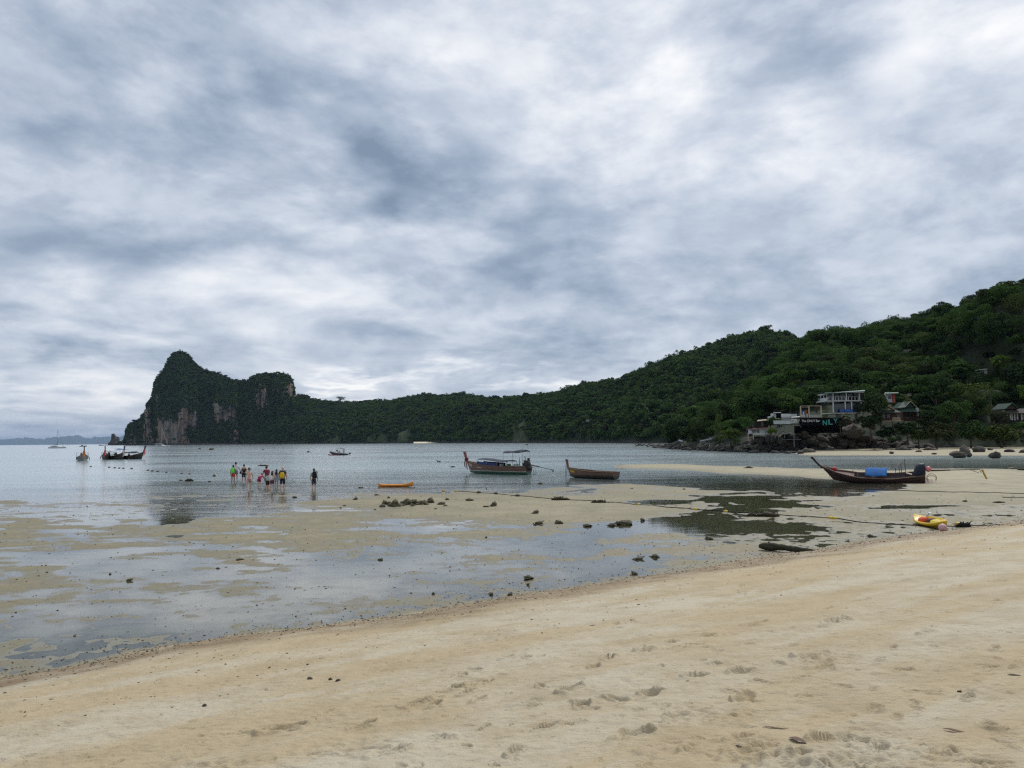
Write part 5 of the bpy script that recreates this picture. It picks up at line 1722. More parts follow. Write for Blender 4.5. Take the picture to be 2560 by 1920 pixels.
for yy in (-.5, -.05):
    ld.tube([(b1.xs(0) + .1, yy, .8), (b1.xs(0) - .5, yy, .75), (b1.xs(0) - .65, yy, .45), (b1.xs(0) - .6, yy, .0), (b1.xs(0) - .1, yy, -.02)], .028, 6)
for zz in (.1, .4):
    ld.tube([(b1.xs(0) - .62, -.5, zz), (b1.xs(0) - .62, -.05, zz)], .022, 5)
ld.build('ladder', PIPE, b1.root, True)
MB().tube([(b1.xs(.1), 0, 2.6), (b1.xs(.08), .05, 3.0)], .02, 5).build('aerial', RUST, b1.root)
MB().tube([(b1.xs(.12), .3, 1.0), (b1.xs(.12), .3, 1.9)], [.06, .015], 6).build('furled_umbrella', TARP, b1.root)
def hull_mark(bt, t_, dz, length, h, mat, name, sg=1):
    """a painted mark that follows the hull side"""
    def q(tt, zz):
        e = bt.edge(tt, sg)
        return e + Vector((0, sg * .006 - sg * .05 * (-zz) / .5, zz))
    n = 5
    g = [[q(t_ - length * k / n, dz + hh) for k in range(n + 1)] for hh in (0, -h)]
    MB().sheet(g).build(name, mat, bt.root)


for sg in (-1, 1):
    for k in range(4):
        hull_mark(b1, .955 - k * .014, -.16 - .02 * k, .009, .13, TARPW, 'painted_letter', sg)
    for k in range(3):
        hull_mark(b1, .945 - k * .014, -.36 - .02 * k, .010, .07, TARPW, 'painted_letter', sg)
    hull_mark(b1, .80, -.30, .075, .05, TARPW, 'painted_mark', sg)


# ---- small bare boat
M2 = two_tone('weathered_brown_hull', (0.120, 0.062, 0.036), (0.022, 0.017, 0.014), .30, None)
b2 = Longtail('longtail_boat', gpt(1541, 1198.5), gpt(1426, 1194), 'small bare weathered wooden boat with a short red prow and no canopy', M2, B=1.5, rake=.35, draft=.08, sheer=((0, .66), (.5, .70), (.85, .86), (1, 1.0)), wl=.02)
b2.prow(.12, 1.75, PROWRED, .10, .10, .14)
MB().tube([(b2.xs(1) + .28, 0, -.15), (b2.xs(1) + .22, 0, 1.15)], .035, 6).build('mooring_pole', RUST, b2.root)
g = [[b2.edge(t_, sg) + Vector((0, sg * .012, -.14 - z)) for t_ in (.80, .86, .92)] for sg in (1,) for z in (0, .18)]
MB().sheet(g).build('yellow_patch', YELLC, b2.root)
for t_ in (.25, .5, .72):
    MB().box((b2.xs(t_), 0, .48), (.22, 2 * b2.half(t_) - .08, .04)).build('thwart', WOOD, b2.root)

# ---- dark boat with the blue awning
M3 = two_tone('dark_maroon_hull', (0.045, 0.022, 0.020), (0.016, 0.013, 0.012), .10, None)
b3 = Longtail('longtail_boat', gpt(2314, 1208.5), gpt(2084, 1204.5), 'dark maroon longtail boat with a bright blue awning aground on the wet sand', M3, B=1.9, rake=.95, draft=.12, sheer=((0, .74), (.35, .46), (.7, .52), (.88, .85), (1, 1.32)), wl=.10, tilt=(R(-13), 0))
b3.prow(.66, 2.05, PROWDARK, .10, .08, .12)
MB().tube([b3.neck + Vector((.05, .08, .1)), b3.tip + Vector((.12, .1, .04))], [.05, .045], 6).build('prow_twin', PROWDARK, b3.root)
g = [[Vector((b3.xs(t_), -b3.half(t_) * .97 + 2 * b3.half(t_) * .97 * j / 4, b3.zs(t_) - .10)) for j in range(5)] for t_ in np.linspace(.74, .97, 8)]
MB().sheet(g, .03).build('fore_deck', paint('faded_red_deck', (.15, .085, .075), .8, .25, 2.0), b3.root)
MB().ball((b3.xs(.90), -.12, b3.zs(.9) + .08), .19, 12, 8).build('red_float', REDB, b3.root, True)
g = [[Vector((b3.xs(t_), yy, z + .03 * math.sin(t_ * 40 + yy * 3))) for t_ in np.linspace(.40, .63, 9)] for yy, z in ((-.62, 1.02), (-.2, 1.0), (.25, .90), (.62, .76), (.74, .68))]
MB().sheet(g, .02).build('blue_awning', TARPB, b3.root, True)
for t_ in (.41, .52, .62):
    MB().tube([(b3.xs(t_), -.75, .4), (b3.xs(t_), -.62, 1.02)], .022, 5).tube([(b3.xs(t_), .8, .4), (b3.xs(t_), .70, .70)], .022, 5).build('awning_frame', RUST, b3.root)
b3.engine(.06, .50, 1.05, TARP)
MB().ball((b3.xs(.0) - .25, .05, 1.12), .23, 12, 8).build('pink_float', PINKB, b3.root, True)
tb, _ = b3.tail(.03, .98, 3.7, .15, prop=False)
MB().tube([tb, tb + Vector((-.1, 0, -.30))], .02, 5).tube([tb + Vector((.75, 0, .0)), tb + Vector((.05, 0, -.30))], .02, 5).tube([tb + Vector((.3, 0, 0)), tb + Vector((.42, 0, -.14))], .015, 5).build('shaft_brace', RUST, b3.root)
g = []
for s in range(7):
    z = tb.z - .0 - s * .13
    x = tb.x - .15 - .05 * s
    w_ = .14 + .03 * math.sin(s * 2.2)
    g.append([Vector((x - w_ * .5, -.05 + .05 * math.sin(s), z)), Vector((x, .08, z - .02)), Vector((x + w_ * .5, -.03, z))])
MB().sheet(g).build('yellow_cloth', YELLC, b3.root)
for (t_, z0, z1, yy) in ((.30, .3, 1.35, .55), (.24, .3, 1.75, .5), (.205, .3, 1.8, -.5), (.27, .3, 1.3, -.6), (.7, .3, .95, .5), (.75, .3, .9, -.5)):
    MB().tube([(b3.xs(t_), yy, z0), (b3.xs(t_) + .03, yy * 1.05, z1)], .025, 5).build('awning_pole', RUST if z1 > 1.2 else PIPE, b3.root)
MB().tube([(b3.xs(.30), .5, 1.3), (b3.xs(.22), -.2, 1.78)], .03, 5).build('boom', PIPE, b3.root)
bx = MB().box((b3.xs(.55), -.45, .42), (.55, .4, .26), (0, 0, .1)).build('cool_box', TARPW, b3.root)
MB().box((b3.xs(.55), -.45, .556), (.3, .25, .02), (0, 0, .1)).build('cool_box_lid', BLUE_T, bx)
MB().box((b3.xs(.17), -.3, .62), (.45, .30, .05), (0, -.3, 0)).build('hatch_board', BEIGER, b3.root)
for k, (t_, yy) in enumerate(((.80, -.2), (.78, .15))):
    MB().ball((b3.xs(t_), yy, .50), (.10, .10, .07), 8, 5).build('white_float', TARPW, b3.root, True)
MB().box((b3.xs(0) - .05, 0, -.02), (1.0, 1.5, .12)).build('stern_platform', WOOD, b3.root)
lp = MB()
for sg in (-.35, .15):
    lp.tube([Vector((b3.xs(0) - .45 + .35 * math.cos(a), sg + .04 * math.sin(a * 3), .32 + .30 * math.sin(a))) for a in np.linspace(-.9, 3.9, 14)], .02, 5)
lp.build('ladder_hoops', RUST, b3.root, True)
MB().tube([(b3.xs(.08), -.98, .62), (b3.xs(.03), -.80, .25), (b3.xs(-.02), -.7, .06)], .018, 5).build('lashing', ROPE, b3.root)
MB().tube([(b3.xs(.93), -.5, .95), (b3.xs(.945), -.38, .3), (b3.xs(.95), -.33, .12)], .015, 5).build('lashing', ROPE, b3.root)

# ---- four moored longtails on the left
M4 = two_tone('black_tour_hull', (0.028, 0.018, 0.015), (0.05, 0.075, 0.06), .20, None)
M5 = two_tone('grey_white_hull', (0.095, 0.10, 0.095), (0.25, 0.25, 0.23), .35, None)
SH = ((0, .9), (.45, .8), (.75, 1.0), (.92, 1.45), (1, 1.8))
LFT = [
    (209, 1152.5, .05, 1, M5, PROWDARK, [RIBO, RIBO, RIBO], 'moored longtail facing the beach alone with an orange ribbon on its prow', TARPW, 1.9),
    (263, 1149.5, -.08, 1, M4, PROWDARK, [RIBP, RIBP, RIBW], 'moored longtail with a pinkish ribbon, leftmost of the three lying together', TARPW, 1.85),
    (306, 1149, .35, 1, M4, PROWDARK, [RIBW, RIBO, RIBW], 'moored longtail with a high white canopy in the middle of the three lying together', TARPW, 2.35),
    (354, 1148, .72, 1, M4, PROWDARK, [RIBP, RIBP, RIBP], 'moored longtail pointing right with a long red ribbon and a small blue canopy', TARPB, 2.2),
]
for (u, v, turn, k, mt, pm, rb, lab, cm, cz) in LFT:
    bp = ground(u, v)
    ph = Vector((bp.x, bp.y)).normalized()
    hd = -ph * math.cos(turn) + Vector((ph.y, -ph.x)) * math.sin(turn)       # heading of the bow
    st = (bp.x - hd.x * 10, bp.y - hd.y * 10)
    lb = Longtail('longtail_boat', st, (bp.x, bp.y), lab, mt, B=2.5, rake=.7, draft=.25, sheer=SH, L=9.5)
    lb.prow(.50, 3.25, pm, .13, .17, .22)
    lb.ribbon(rb, 1.5 if turn < 1 else 1.9)
    if cm is TARPB:
        lb.canopy(.36, .16, cz + .1, cz + .35, cm, posts=2)
        lb.canopy(.80, .40, 1.55, 1.5, TARP, posts=2, bow_=.35, name='low_cover')
    else:
        lb.canopy(.70, .22, cz, cz, cm, posts=3)
    for sg in (-1, 1):
        MB().tube([lb.edge(.62, sg) + Vector((0, sg * .12, -.1)), lb.edge(.66, sg) + Vector((0, sg * .2, -.7))], .09, 6).build('fender', ENG, lb.root)
    lb.engine(.06, .8, 1.0)
    lb.tail(.05, 1.15, 3.6, .35)


# ---- sailing catamarans
def catamaran(u, v, y, Lpx, mast_px, label, boom_dark):
    p = at(u, v, y)
    k = y / FPX
    L, Hm = Lpx * k, mast_px * k
    root = empty('sailing_catamaran', (p.x, y, 0), R(-8), label, 'sailing boat')
    for sg in (-1, 1):
        rings = []
        for i in range(13):
            t_ = i / 12
            w_ = L * .055 * (math.sin(math.pi * (.12 + .88 * t_)) ** .7 if t_ < 1 else 0) + .03
            x = (t_ - .5) * L
            h = L * .085 * (1 + .15 * t_)
            rings.append([Vector((x, sg * L * .2 - w_, h)), Vector((x, sg * L * .2 - w_ * .8, 0)), Vector((x, sg * L * .2, -.3)), Vector((x, sg * L * .2 + w_ * .8, 0)), Vector((x, sg * L * .2 + w_, h))])
        MB().loft(rings).build('hull', WHITE, root, True)
    rings = []
    for (x, h, w_) in ((-.42, .085, .18), (-.40, .12, .18), (-.30, .15, .17), (.02, .155, .17), (.16, .12, .16), (.24, .09, .15)):
        rings.append([Vector((x * L, -w_ * L, L * .055)), Vector((x * L, -w_ * L * .85, h * L)), Vector((x * L, w_ * L * .85, h * L)), Vector((x * L, w_ * L, L * .055))])
    cb = MB().loft(rings).build('cabin', WHITE, root, False)
    MB().box((-.06 * L, -.163 * L, .115 * L), (.30 * L, .012 * L, .025 * L)).build('window', GLASSD, cb)
    MB().sheet([[Vector((x * L, yy * L, .205 * L + .01 * L * (1 - (yy / .16) ** 2))) for yy in (-.16, -.08, 0, .08, .16)] for x in (-.43, -.28, -.14)], .03).build('bimini', TARPW if not boom_dark else TARP, root)
    MB().tube([(.02 * L, 0, .15 * L), (.005 * L, 0, Hm * .6), (-.01 * L, 0, Hm)], [.16, .13, .07], 8).build('mast', WHITE if not boom_dark else STEEL, root, True)
    MB().tube([(.015 * L, 0, .24 * L), (-.36 * L, 0, .20 * L)], .16, 8).build('boom', WHITE if not boom_dark else TARP, root, True)
    MB().tube([(-.01 * L, 0, Hm * .93), (.47 * L, 0, .10 * L)], [.06, .13], 6).build('furled_jib', WHITE if not boom_dark else STEEL, root, True)
    for sg in (-1, 1):
        MB().tube([(-.005 * L, 0, Hm * .9), (-.12 * L, sg * .2 * L, .09 * L)], .03, 4).build('shroud', STEEL, root)
    return root


catamaran(143, 1116.5, 800, 37, 49, 'white sailing catamaran with a dark boom before the blue distant hills', True)
catamaran(404, 1114.5, 900, 36, 50, 'white sailing catamaran below the cliffs of the headland', False)

# ---- inflatable boat with a red kayak alongside
ip0 = ground(849, 1138)
RUBBER = paint('dark_blue_rubber', (0.014, 0.018, 0.035), .45, .2, 3.0)
rib = empty('inflatable_boat', ip0, R(176), 'dark inflatable motorboat with a folding sunshade out in the bay', 'motorboat')
for sg in (-1, 1):
    pts = [(-2.7, sg * .85, .28), (-1, sg * .9, .30), (.8, sg * .88, .38), (1.9, sg * .68, .60), (2.6, sg * .34, .88), (2.85, 0, .98)]
    MB().tube(pts, [.20, .27, .27, .26, .24, .22], 10).build('tube', RUBBER, rib, True)
MB().loft([[Vector((x, w_, .3 + r_)), Vector((x, w_ * .6, -.05 + r_)), Vector((x, 0, -.25 + r_)), Vector((x, -w_ * .6, -.05 + r_)), Vector((x, -w_, .3 + r_))] for x, w_, r_ in ((-2.6, .75, 0), (0, .8, .02), (1.6, .6, .2), (2.5, .2, .55))]).build('hull', TARPW, rib, True)
MB().box((.3, 0, .75), (.7, .55, .8)).box((.45, 0, 1.2), (.08, .6, .35), (0, -.4, 0)).build('console', TARPW, rib)
MB().box((1.0, 0, .62), (.9, .8, .16)).box((-.6, 0, .66), (.6, .8, .3)).build('bench', TARPW, rib)
MB().box((.75, .05, 1.32), (.45, .5, .34), (0, .25, 0)).build('windscreen', GLASSD, rib)
for sg in (-1, 1):
    for x in (-1.3, 1.0):
        MB().tube([(x, sg * .85, .45), (x, sg * .75, 1.95)], .025, 5).build('frame_post', PIPE, rib)
MB().sheet([[Vector((x, y, z)) for y in (-.8, 0, .8)] for x, z in ((-1.35, 1.98), (-.5, 2.05), (-.2, 1.97))], .07).build('sunshade', TARP, rib)
for sg in (-1, 1):
    MB().tube([(-.2, sg * .78, 1.95), (1.1, sg * .78, 1.93)], .022, 5).build('frame_rail', PIPE, rib)
MB().loft([[Vector((x, w_ * math.cos(a), z + h_ * math.sin(a))) for a in np.linspace(0, 2 * math.pi, 10, endpoint=False)] for x, z, w_, h_ in ((-2.75, .15, .14, .35), (-2.85, .45, .2, .28), (-3.05, .6, .2, .25), (-3.3, .55, .1, .14))]).build('outboard', ENG, rib, True)


def kayak(name, loc, rz, L, mat, label, wide=1.0, bow=1.0, tilt=(0, 0), cat='kayak'):
    root = empty(name, loc, 0, label, cat)
    root.rotation_euler = (tilt[0], tilt[1], rz)
    rings = []
    for i in range(17):
        t_ = i / 16
        w_ = .37 * wide * max(.03, math.sin(math.pi * min(max(t_, .01), .99))) ** .62
        up = .24 * bow * max(0, (t_ - .62) / .38) ** 2 + .10 * max(0, (.22 - t_) / .22) ** 2
        x = (t_ - .5) * L
        ks = .13 * max(0, (t_ - .7) / .3) ** 2
        dp = .10 * sstep(np.array(t_), .16, .26) * (1 - sstep(np.array(t_), .66, .76))
        z = .25 + up
        rings.append([Vector((x, -w_, z - .04)), Vector((x, -w_ * .92, .14 + ks)), Vector((x, -w_ * .55, .03 + ks)), Vector((x, 0, .0 + ks)), Vector((x, w_ * .55, .03 + ks)), Vector((x, w_ * .92, .14 + ks)), Vector((x, w_, z - .04)), Vector((x, w_ * .84, z)), Vector((x, w_ * .62, z - float(dp) * 1.5)), Vector((x, 0, z - float(dp) * 1.9)), Vector((x, -w_ * .62, z - float(dp) * 1.5)), Vector((x, -w_ * .84, z))])
    MB().loft(rings).build('hull', mat, root, True)
    return root


ORANGE = paint('orange_plastic', (0.72, 0.27, 0.045), .4, .10, 3.0)
YELLOWK = paint('yellow_plastic', (0.62, 0.40, 0.012), .4, .12, 3.0)
REDK = paint('red_plastic', (0.25, 0.015, 0.025), .4, .12, 3.0)
ka, kb = ground(949, 1217.5), ground(1030, 1217)
ko = kayak('kayak', ((ka.x + kb.x) / 2, (ka.y + kb.y) / 2, -.03), math.atan2(kb.y - ka.y, kb.x - ka.x), 3.0, ORANGE, 'orange plastic kayak lying empty in the shallows')
for x in (-.45, .35):
    MB().box((x, 0, .23), (.34, .36, .05)).build('seat', ORANGE, ko)
MB().box((-1.49, 0, .18), (.05, .12, .14)).build('end_handle', TARPW, ko)
kayak('kayak', ip0 + Vector((-1.4, -1.25, -.06)), R(181), 3.2, REDK, 'dark red kayak tied alongside the inflatable boat')
ya, yb = Vector((*gpt(2302, 1311), 0)), Vector((*gpt(2356, 1323), 0))
yk = kayak('kayak', (ya + yb) / 2 + Vector((0, 0, .06)), math.atan2(yb.y - ya.y, yb.x - ya.x), 2.6, YELLOWK, 'yellow kayak lying at the foot of the beach, filled with life jackets', 1.22, .35, tilt=(R(14), 0))
LJ = paint('orange_red_lifejacket', (0.62, 0.09, 0.03), .8, .2, 5.0)
DARKLJ = paint('dark_red_lifejacket', (0.08, 0.012, 0.014), .8, .3, 5.0)
ym = Matrix.Translation((ya + yb) / 2 + Vector((0, 0, .06))) @ Euler((R(12), 0, yk.rotation_euler.z)).to_matrix().to_4x4()
for (x, y_, mt, lab) in ((-.55, .0, LJ, 'orange-red life jacket inside the yellow kayak'), (.12, .02, DARKLJ, 'dark red life jacket inside the yellow kayak'), (.52, -.02, paint('pale_yellow_pad', (.66, .55, .10), .7), 'pale yellow pad at the bow end inside the yellow kayak')):
    rings = []
    for k, (zz, wx, wy) in enumerate(((.10, .24, .18), (.17, .29, .22), (.24, .27, .20), (.29, .16, .11))):
        rings.append([Vector((wx * math.cos(a) * (1 + .12 * math.sin(4 * a)), wy * math.sin(a), zz)) for a in np.linspace(0, 6.283, 14, endpoint=False)])
    o = MB().loft(rings).build('life_jacket', mt, None, True)
    o.matrix_world = ym @ Matrix.Translation((x, y_, .0))
    tag(o, lab, 'life jacket')
# paddle with a white blade
pd = empty('paddle', ym @ Vector((-.6, .25, .33)), yk.rotation_euler.z + R(150), 'paddle with a white blade sticking out of the yellow kayak', 'paddle')
MB().tube([(-.9, 0, 0), (.75, 0, .02)], .016, 6).build('shaft', ENG, pd)
rings = []
for i in range(7):
    t_ = i / 6
    w_ = .02 + .085 * math.sin(math.pi * min(.97, t_ * .9 + .08)) ** .6
    rings.append([Vector((.72 + .46 * t_, -w_, .02)), Vector((.72 + .46 * t_, 0, .035)), Vector((.72 + .46 * t_, w_, .02)), Vector((.72 + .46 * t_, 0, .012))])
MB().loft(rings).build('blade', TARPW, pd, True)


def ball_buoy(name, p, r_, mat, label, group=None):
    o = MB().ball((0, 0, 0), (r_, r_, r_ * .96), 16, 11).tube([(0, 0, r_ * .9), (0, 0, r_ * 1.18)], [r_ * .22, r_ * .16], 8).build(name, mat, None, True)
    o.location = p
    o.rotation_euler = (R(70), R(20), 0)
    return tag(o, label, 'buoy', group)


bq = ground(2357, 1330, .1)
bq.z = float(gz(np.array([bq.x]), np.array([bq.y]))[0]) + .14
ball_buoy('buoy', bq, .155, PINKPALE, 'pale pink ball buoy resting against the bow of the yellow kayak')

# tiny boats and islet on the horizon
isl = at(285, 1108, 2600)
ob = rock_mesh('rock_islet', 77, M_ROCK, 4, .7, 9)
for vv_ in ob.vertices:
    f_ = max(0.0, vv_.co.z)
    vv_.co.x *= 1 - .55 * f_
    vv_.co.y *= 1 - .55 * f_
    vv_.co.z = vv_.co.z * (1 + .45 * f_)
place_rock('rock_islet', ob, (isl.x, 2600, 6), (22, 18, 26), .4, 'dark pointed rocky islet standing in the sea left of the headland', 'islet')
for (u, v, y, s, lab) in ((207, 1113, 1300, 1.0, 'far dark boat on the horizon right of the left-hand catamaran'), (252, 1111, 2000, 1.1, 'far tiny boat on the horizon left of the rocky islet'), (266, 1110.5, 2300, 1.3, 'far tiny boat on the horizon touching the rocky islet')):
    p = at(u, v, y)
    r_ = empty('far_boat', (p.x, y, 0), .2, lab, 'boat')
    MB().loft([[Vector((x, w_, h)), Vector((x, 0, -.3)), Vector((x, -w_, h))] for x, w_, h in ((-5 * s, 1, 1.2), (0, 1.5, 1.1), (4 * s, .8, 1.5), (6 * s, .1, 2.2))]).build('hull', ENG, r_)
    MB().box((-1 * s, 0, 2.3), (4 * s, 2.4, .25)).box((-1 * s, 0, 1.7), (2.5 * s, 1.6, 1.2)).build('cabin', ENG, r_)

# ================================================================== people, dogs and small things
SKINS = [paint('light_skin', (0.56, 0.34, 0.25), .55, .08, 8.0), paint('tan_skin', (0.40, 0.22, 0.145), .55, .08, 8.0), paint('brown_skin', (0.25, 0.13, 0.085), .55, .08, 8.0)]
HAIRB = paint('black_hair', (0.012, 0.010, 0.010), .5, .3, 20.0)


def cloth(name, col):
    return paint('cloth_' + name, col, .85, .2, 7.0)


def patterned(name, a, b_):
    m, t = new_mat(name)
    tc = t.n('ShaderNodeTexCoord').outputs['Object']
    n1 = t.noise(tc, 9.0, 2.0, .5)
    t.n('ShaderNodeOutputMaterial', None, Surface=t.n('ShaderNodeBsdfPrincipled', None, Base_Color=t.mix(t.mapr(n1, .47, .55), a, b_), Roughness=.85))
    return m


def skin_obj(name, verts, edges, rads, mat, parent, root=0, sub=1):
    me = bpy.data.meshes.new(name)
    me.from_pydata([tuple(v) for v in verts], edges, [])
    me.materials.append(mat)
    o = link(name, me, parent)
    md = o.modifiers.new('skin', 'SKIN')
    md.use_smooth_shade = True
    sv = me.skin_vertices[0].data
    for i, r_ in enumerate(rads):
        rr_ = r_ if isinstance(r_, tuple) else (r_, r_)
        sv[i].radius = rr_
        sv[i].use_root = i == root
    o.modifiers.new('subdivision', 'SUBSURF').levels = sub
    o.modifiers['subdivision'].render_levels = sub
    return o


def person(u, v, hpx, label, skin, top, bottom, hair, lean=0.0, stride=.2, arms=(0.1, 0.1), turn=0.0, sleeve='short', bot='shorts', long_hair=False, hat=None, head_turn=0.0, elbow=.2, depth=.14, stoop=0.0, seat_z=None, loc=None):
    p = Vector(loc) if loc is not None else ground(u, v)
    k = p.y / FPX
    H = hpx * k + depth if hpx > 3 else hpx
    root = empty('person', (p.x, p.y, (p.z if loc is not None else 0) - depth), turn, label, 'person')
    s = H / 1.72
    V = lambda x, y, z: Vector((x, y, z)) * s
    # faces +y; lean bends the trunk forward at the hips
    hipz = .92
    cl, sl = math.cos(lean), math.sin(lean)

    def trunk(x, y, z):
        dz = z - hipz
        return V(x, y * cl + dz * sl, hipz + dz * cl - y * sl)
    verts, edges, rads = [], [], []

    def add(pt, r_, par=None):
        verts.append(pt)
        rads.append(tuple(q * s for q in r_) if isinstance(r_, tuple) else r_ * s)
        if par is not None:
            edges.append((par, len(verts) - 1))
        return len(verts) - 1
    pel = add(V(0, 0, .95), (.15, .11))
    wst = add(trunk(0, 0, 1.10), (.135, .10), pel)
    chs = add(trunk(0, .01, 1.30), (.16, .115), wst)
    nb = add(trunk(0, 0, 1.45), (.075, .075), chs)
    nk = add(trunk(0, .01, 1.51), .055, nb)
    hc = trunk(0, .03, 1.60)
    hd = add(hc, (.092, .108), nk)
    add(trunk(0, .03 + .02 * math.cos(stoop), 1.665), (.088, .10), hd)
    add(trunk(0, .03, 1.705), (.055, .065), hd + 1)
    wr = []
    for sg, sw in ((-1, arms[0]), (1, arms[1])):
        sh = add(trunk(sg * .17, 0, 1.41), .062, chs)
        el = trunk(sg * .22, 0, 1.41) + Vector((sg * .03, math.sin(sw) * .29, -math.cos(sw) * .29)) * s
        e = add(el, .045, sh)
        wp = el + Vector((sg * .01, math.sin(sw + elbow) * .25, -math.cos(sw + elbow) * .25)) * s
        w_ = add(wp, .030, e)
        dr = Vector((0, math.sin(sw + elbow), -math.cos(sw + elbow)))
        pm = wp + dr * .07 * s
        pa = add(pm, (.020, .036), w_)
        wr.append(pm + dr * .05 * s)
        for f in range(4):
            o_ = Vector((0, (f - 1.5) * .020, 0)) * s
            ln = (.062, .074, .068, .052)[f]
            f1 = add(pm + o_ + dr * ln * .55 * s, .0095, pa)
            add(pm + o_ + dr * ln * s + Vector((-sg * .012, 0, 0)) * s, .0085, f1)
        t1 = add(pm + Vector((-sg * .01, .042, -.005)) * s - dr * .02 * s, .011, pa)
        add(pm + Vector((-sg * .016, .055, 0)) * s + dr * .025 * s, .009, t1)
    leg = []
    for sg in (-1, 1):
        st = stride * sg
        hp = V(sg * .09, 0, .88)
        kn = hp + Vector((0, math.sin(max(st, st * .7)) * .42, -math.cos(st) * .42)) * s
        an = kn + Vector((0, math.sin(st - abs(stride) * .8) * .40, -math.cos(st - abs(stride) * .5) * .40)) * s
        h_ = add(hp, .088, pel)
        k_ = add(kn, .056, h_)
        c_ = add(kn.lerp(an, .35), .055, k_)
        a_ = add(an, .036, c_)
        add(an + Vector((sg * .02, .15, -.045)) * s, (.030, .022), a_)
        leg.append((hp, kn, an))
    skin_obj('body', verts, edges, rads, skin, root)
    nz = trunk(.095 * math.sin(head_turn), .03 + .105 * math.cos(head_turn), 1.585)
    MB().ball(nz, (.016 * s, .022 * s, .024 * s), 8, 6).build('nose', skin, root, True)
    # clothing
    if top:
        vs = [trunk(0, 0, 1.02), trunk(0, 0, 1.14), trunk(0, .01, 1.30), trunk(0, 0, 1.42), trunk(-.17, 0, 1.41), trunk(.17, 0, 1.41)]
        rs = [(.165 * s, .125 * s), (.155 * s, .12 * s), (.178 * s, .132 * s), (.10 * s, .09 * s), .075 * s, .075 * s]
        es = [(0, 1), (1, 2), (2, 3), (2, 4), (2, 5)]
        if sleeve != 'none':
            for j, (sg, sw) in enumerate(((-1, arms[0]), (1, arms[1]))):
                ln = .20 if sleeve == 'short' else .29
                vs.append(trunk(sg * .215, 0, 1.41) + Vector((sg * .025, math.sin(sw) * ln, -math.cos(sw) * ln)) * s)
                rs.append(.066 * s)
                es.append((4 + j, len(vs) - 1))
        skin_obj('shirt' if bot != 'dress' else 'bodice', vs, es, rs, top, root, 1)
    if bot in ('shorts', 'long_shorts'):
        fr = .62 if bot == 'shorts' else .95
        vs = [V(0, 0, 1.02), V(0, 0, .90)]
        rs = [(.158 * s, .122 * s), (.165 * s, .130 * s)]
        es = [(0, 1)]
        for (hp, kn, an) in leg:
            vs += [hp + Vector((0, 0, -.03)) * s, hp.lerp(kn, fr)]
            rs += [.108 * s, .098 * s]
            n = len(vs)
            es += [(1, n - 2), (n - 2, n - 1)]
        skin_obj('shorts', vs, es, rs, bottom, root, 1)
    elif bot in ('dress', 'skirt'):
        rings = []
        for (z, rx, ry) in ((1.10, .15, .12), (.98, .17, .14), (.85, .20, .17), (.70 if bot == 'dress' else .62, .235, .21)):
            rings.append([V(rx * math.cos(a) * (1 + .06 * math.sin(6 * a)), ry * math.sin(a), z) for a in np.linspace(0, 6.283, 18, endpoint=False)])
        MB().loft(rings, cap=False).build('skirt', bottom, root, True)
    # hair as a cap over the back of the head
    if hair:
        bk = trunk(0, -.005, 1.64)
        mb = MB().ball(bk, (.092 * s, .108 * s, .115 * s), 14, 9)
        if long_hair:
            rings = []
            for (dz, rx, ry) in ((.06, .085, .07), (-.10, .10, .075), (-.25, .10, .055), (-.40, .05, .03)):
                c = trunk(0, -.075, 1.60 + dz)
                rings.append([c + V(rx * math.cos(a), ry * math.sin(a), 0) for a in np.linspace(0, 6.283, 12, endpoint=False)])
            mb.loft(rings)
        mb.build('hair', hair, root, True)
    if hat:
        c = trunk(0, .02, 1.69)
        MB().tube([c + V(0, 0, -.02), c + V(0, 0, -.005), c + V(0, 0, .03), c + V(0, 0, .12)], [.19 * s, .17 * s, .10 * s, .085 * s], 14).build('hat', hat, root, True)
    back = root.matrix_basis if False else Matrix.Translation(root.location) @ Matrix.Rotation(turn, 4, 'Z')
    return dict(root=root, s=s, back=back @ trunk(0, -.20, 1.25), lean=lean, turn=turn, hands=[back @ h for h in wr], low=back @ trunk(0, -.22, 1.12))


def backpack(P, label, mat, w_=.30, h_=.44, d_=.17, off=(0, 0, 0), strap=None):
    s = P['s']
    root = empty('backpack', P['back'] + Vector(off) * s, 0, label, 'backpack')
    root.rotation_euler = (-P['lean'], 0, P['turn'])
    rings = []
    for (z, kx, ky) in ((-.5, .72, .6), (-.46, .95, .95), (-.1, 1.0, 1.05), (.28, .95, .95), (.44, .78, .8), (.5, .45, .4)):
        rings.append([Vector((kx * w_ / 2 * math.copysign(abs(math.cos(a)) ** .6, math.cos(a)), ky * d_ / 2 * math.copysign(abs(math.sin(a)) ** .6, math.sin(a)), z * h_)) * s for a in np.linspace(0, 6.283, 16, endpoint=False)])
    MB().loft(rings).build('bag', mat, root, True)
    MB().box((0, -d_ * .56 * s, -.12 * h_ * s), (w_ * .62 * s, .05 * s, h_ * .42 * s)).build('pocket', mat, root)
    for sg in (-1, 1):
        MB().tube([Vector((sg * .10, .04, h_ * .45)) * s, Vector((sg * .12, .14, h_ * .52)) * s, Vector((sg * .13, .30, h_ * .35)) * s, Vector((sg * .14, .30, -.05)) * s, Vector((sg * .12, .06, -h_ * .4)) * s], .017 * s, 6).build('strap', strap or mat, root, True)


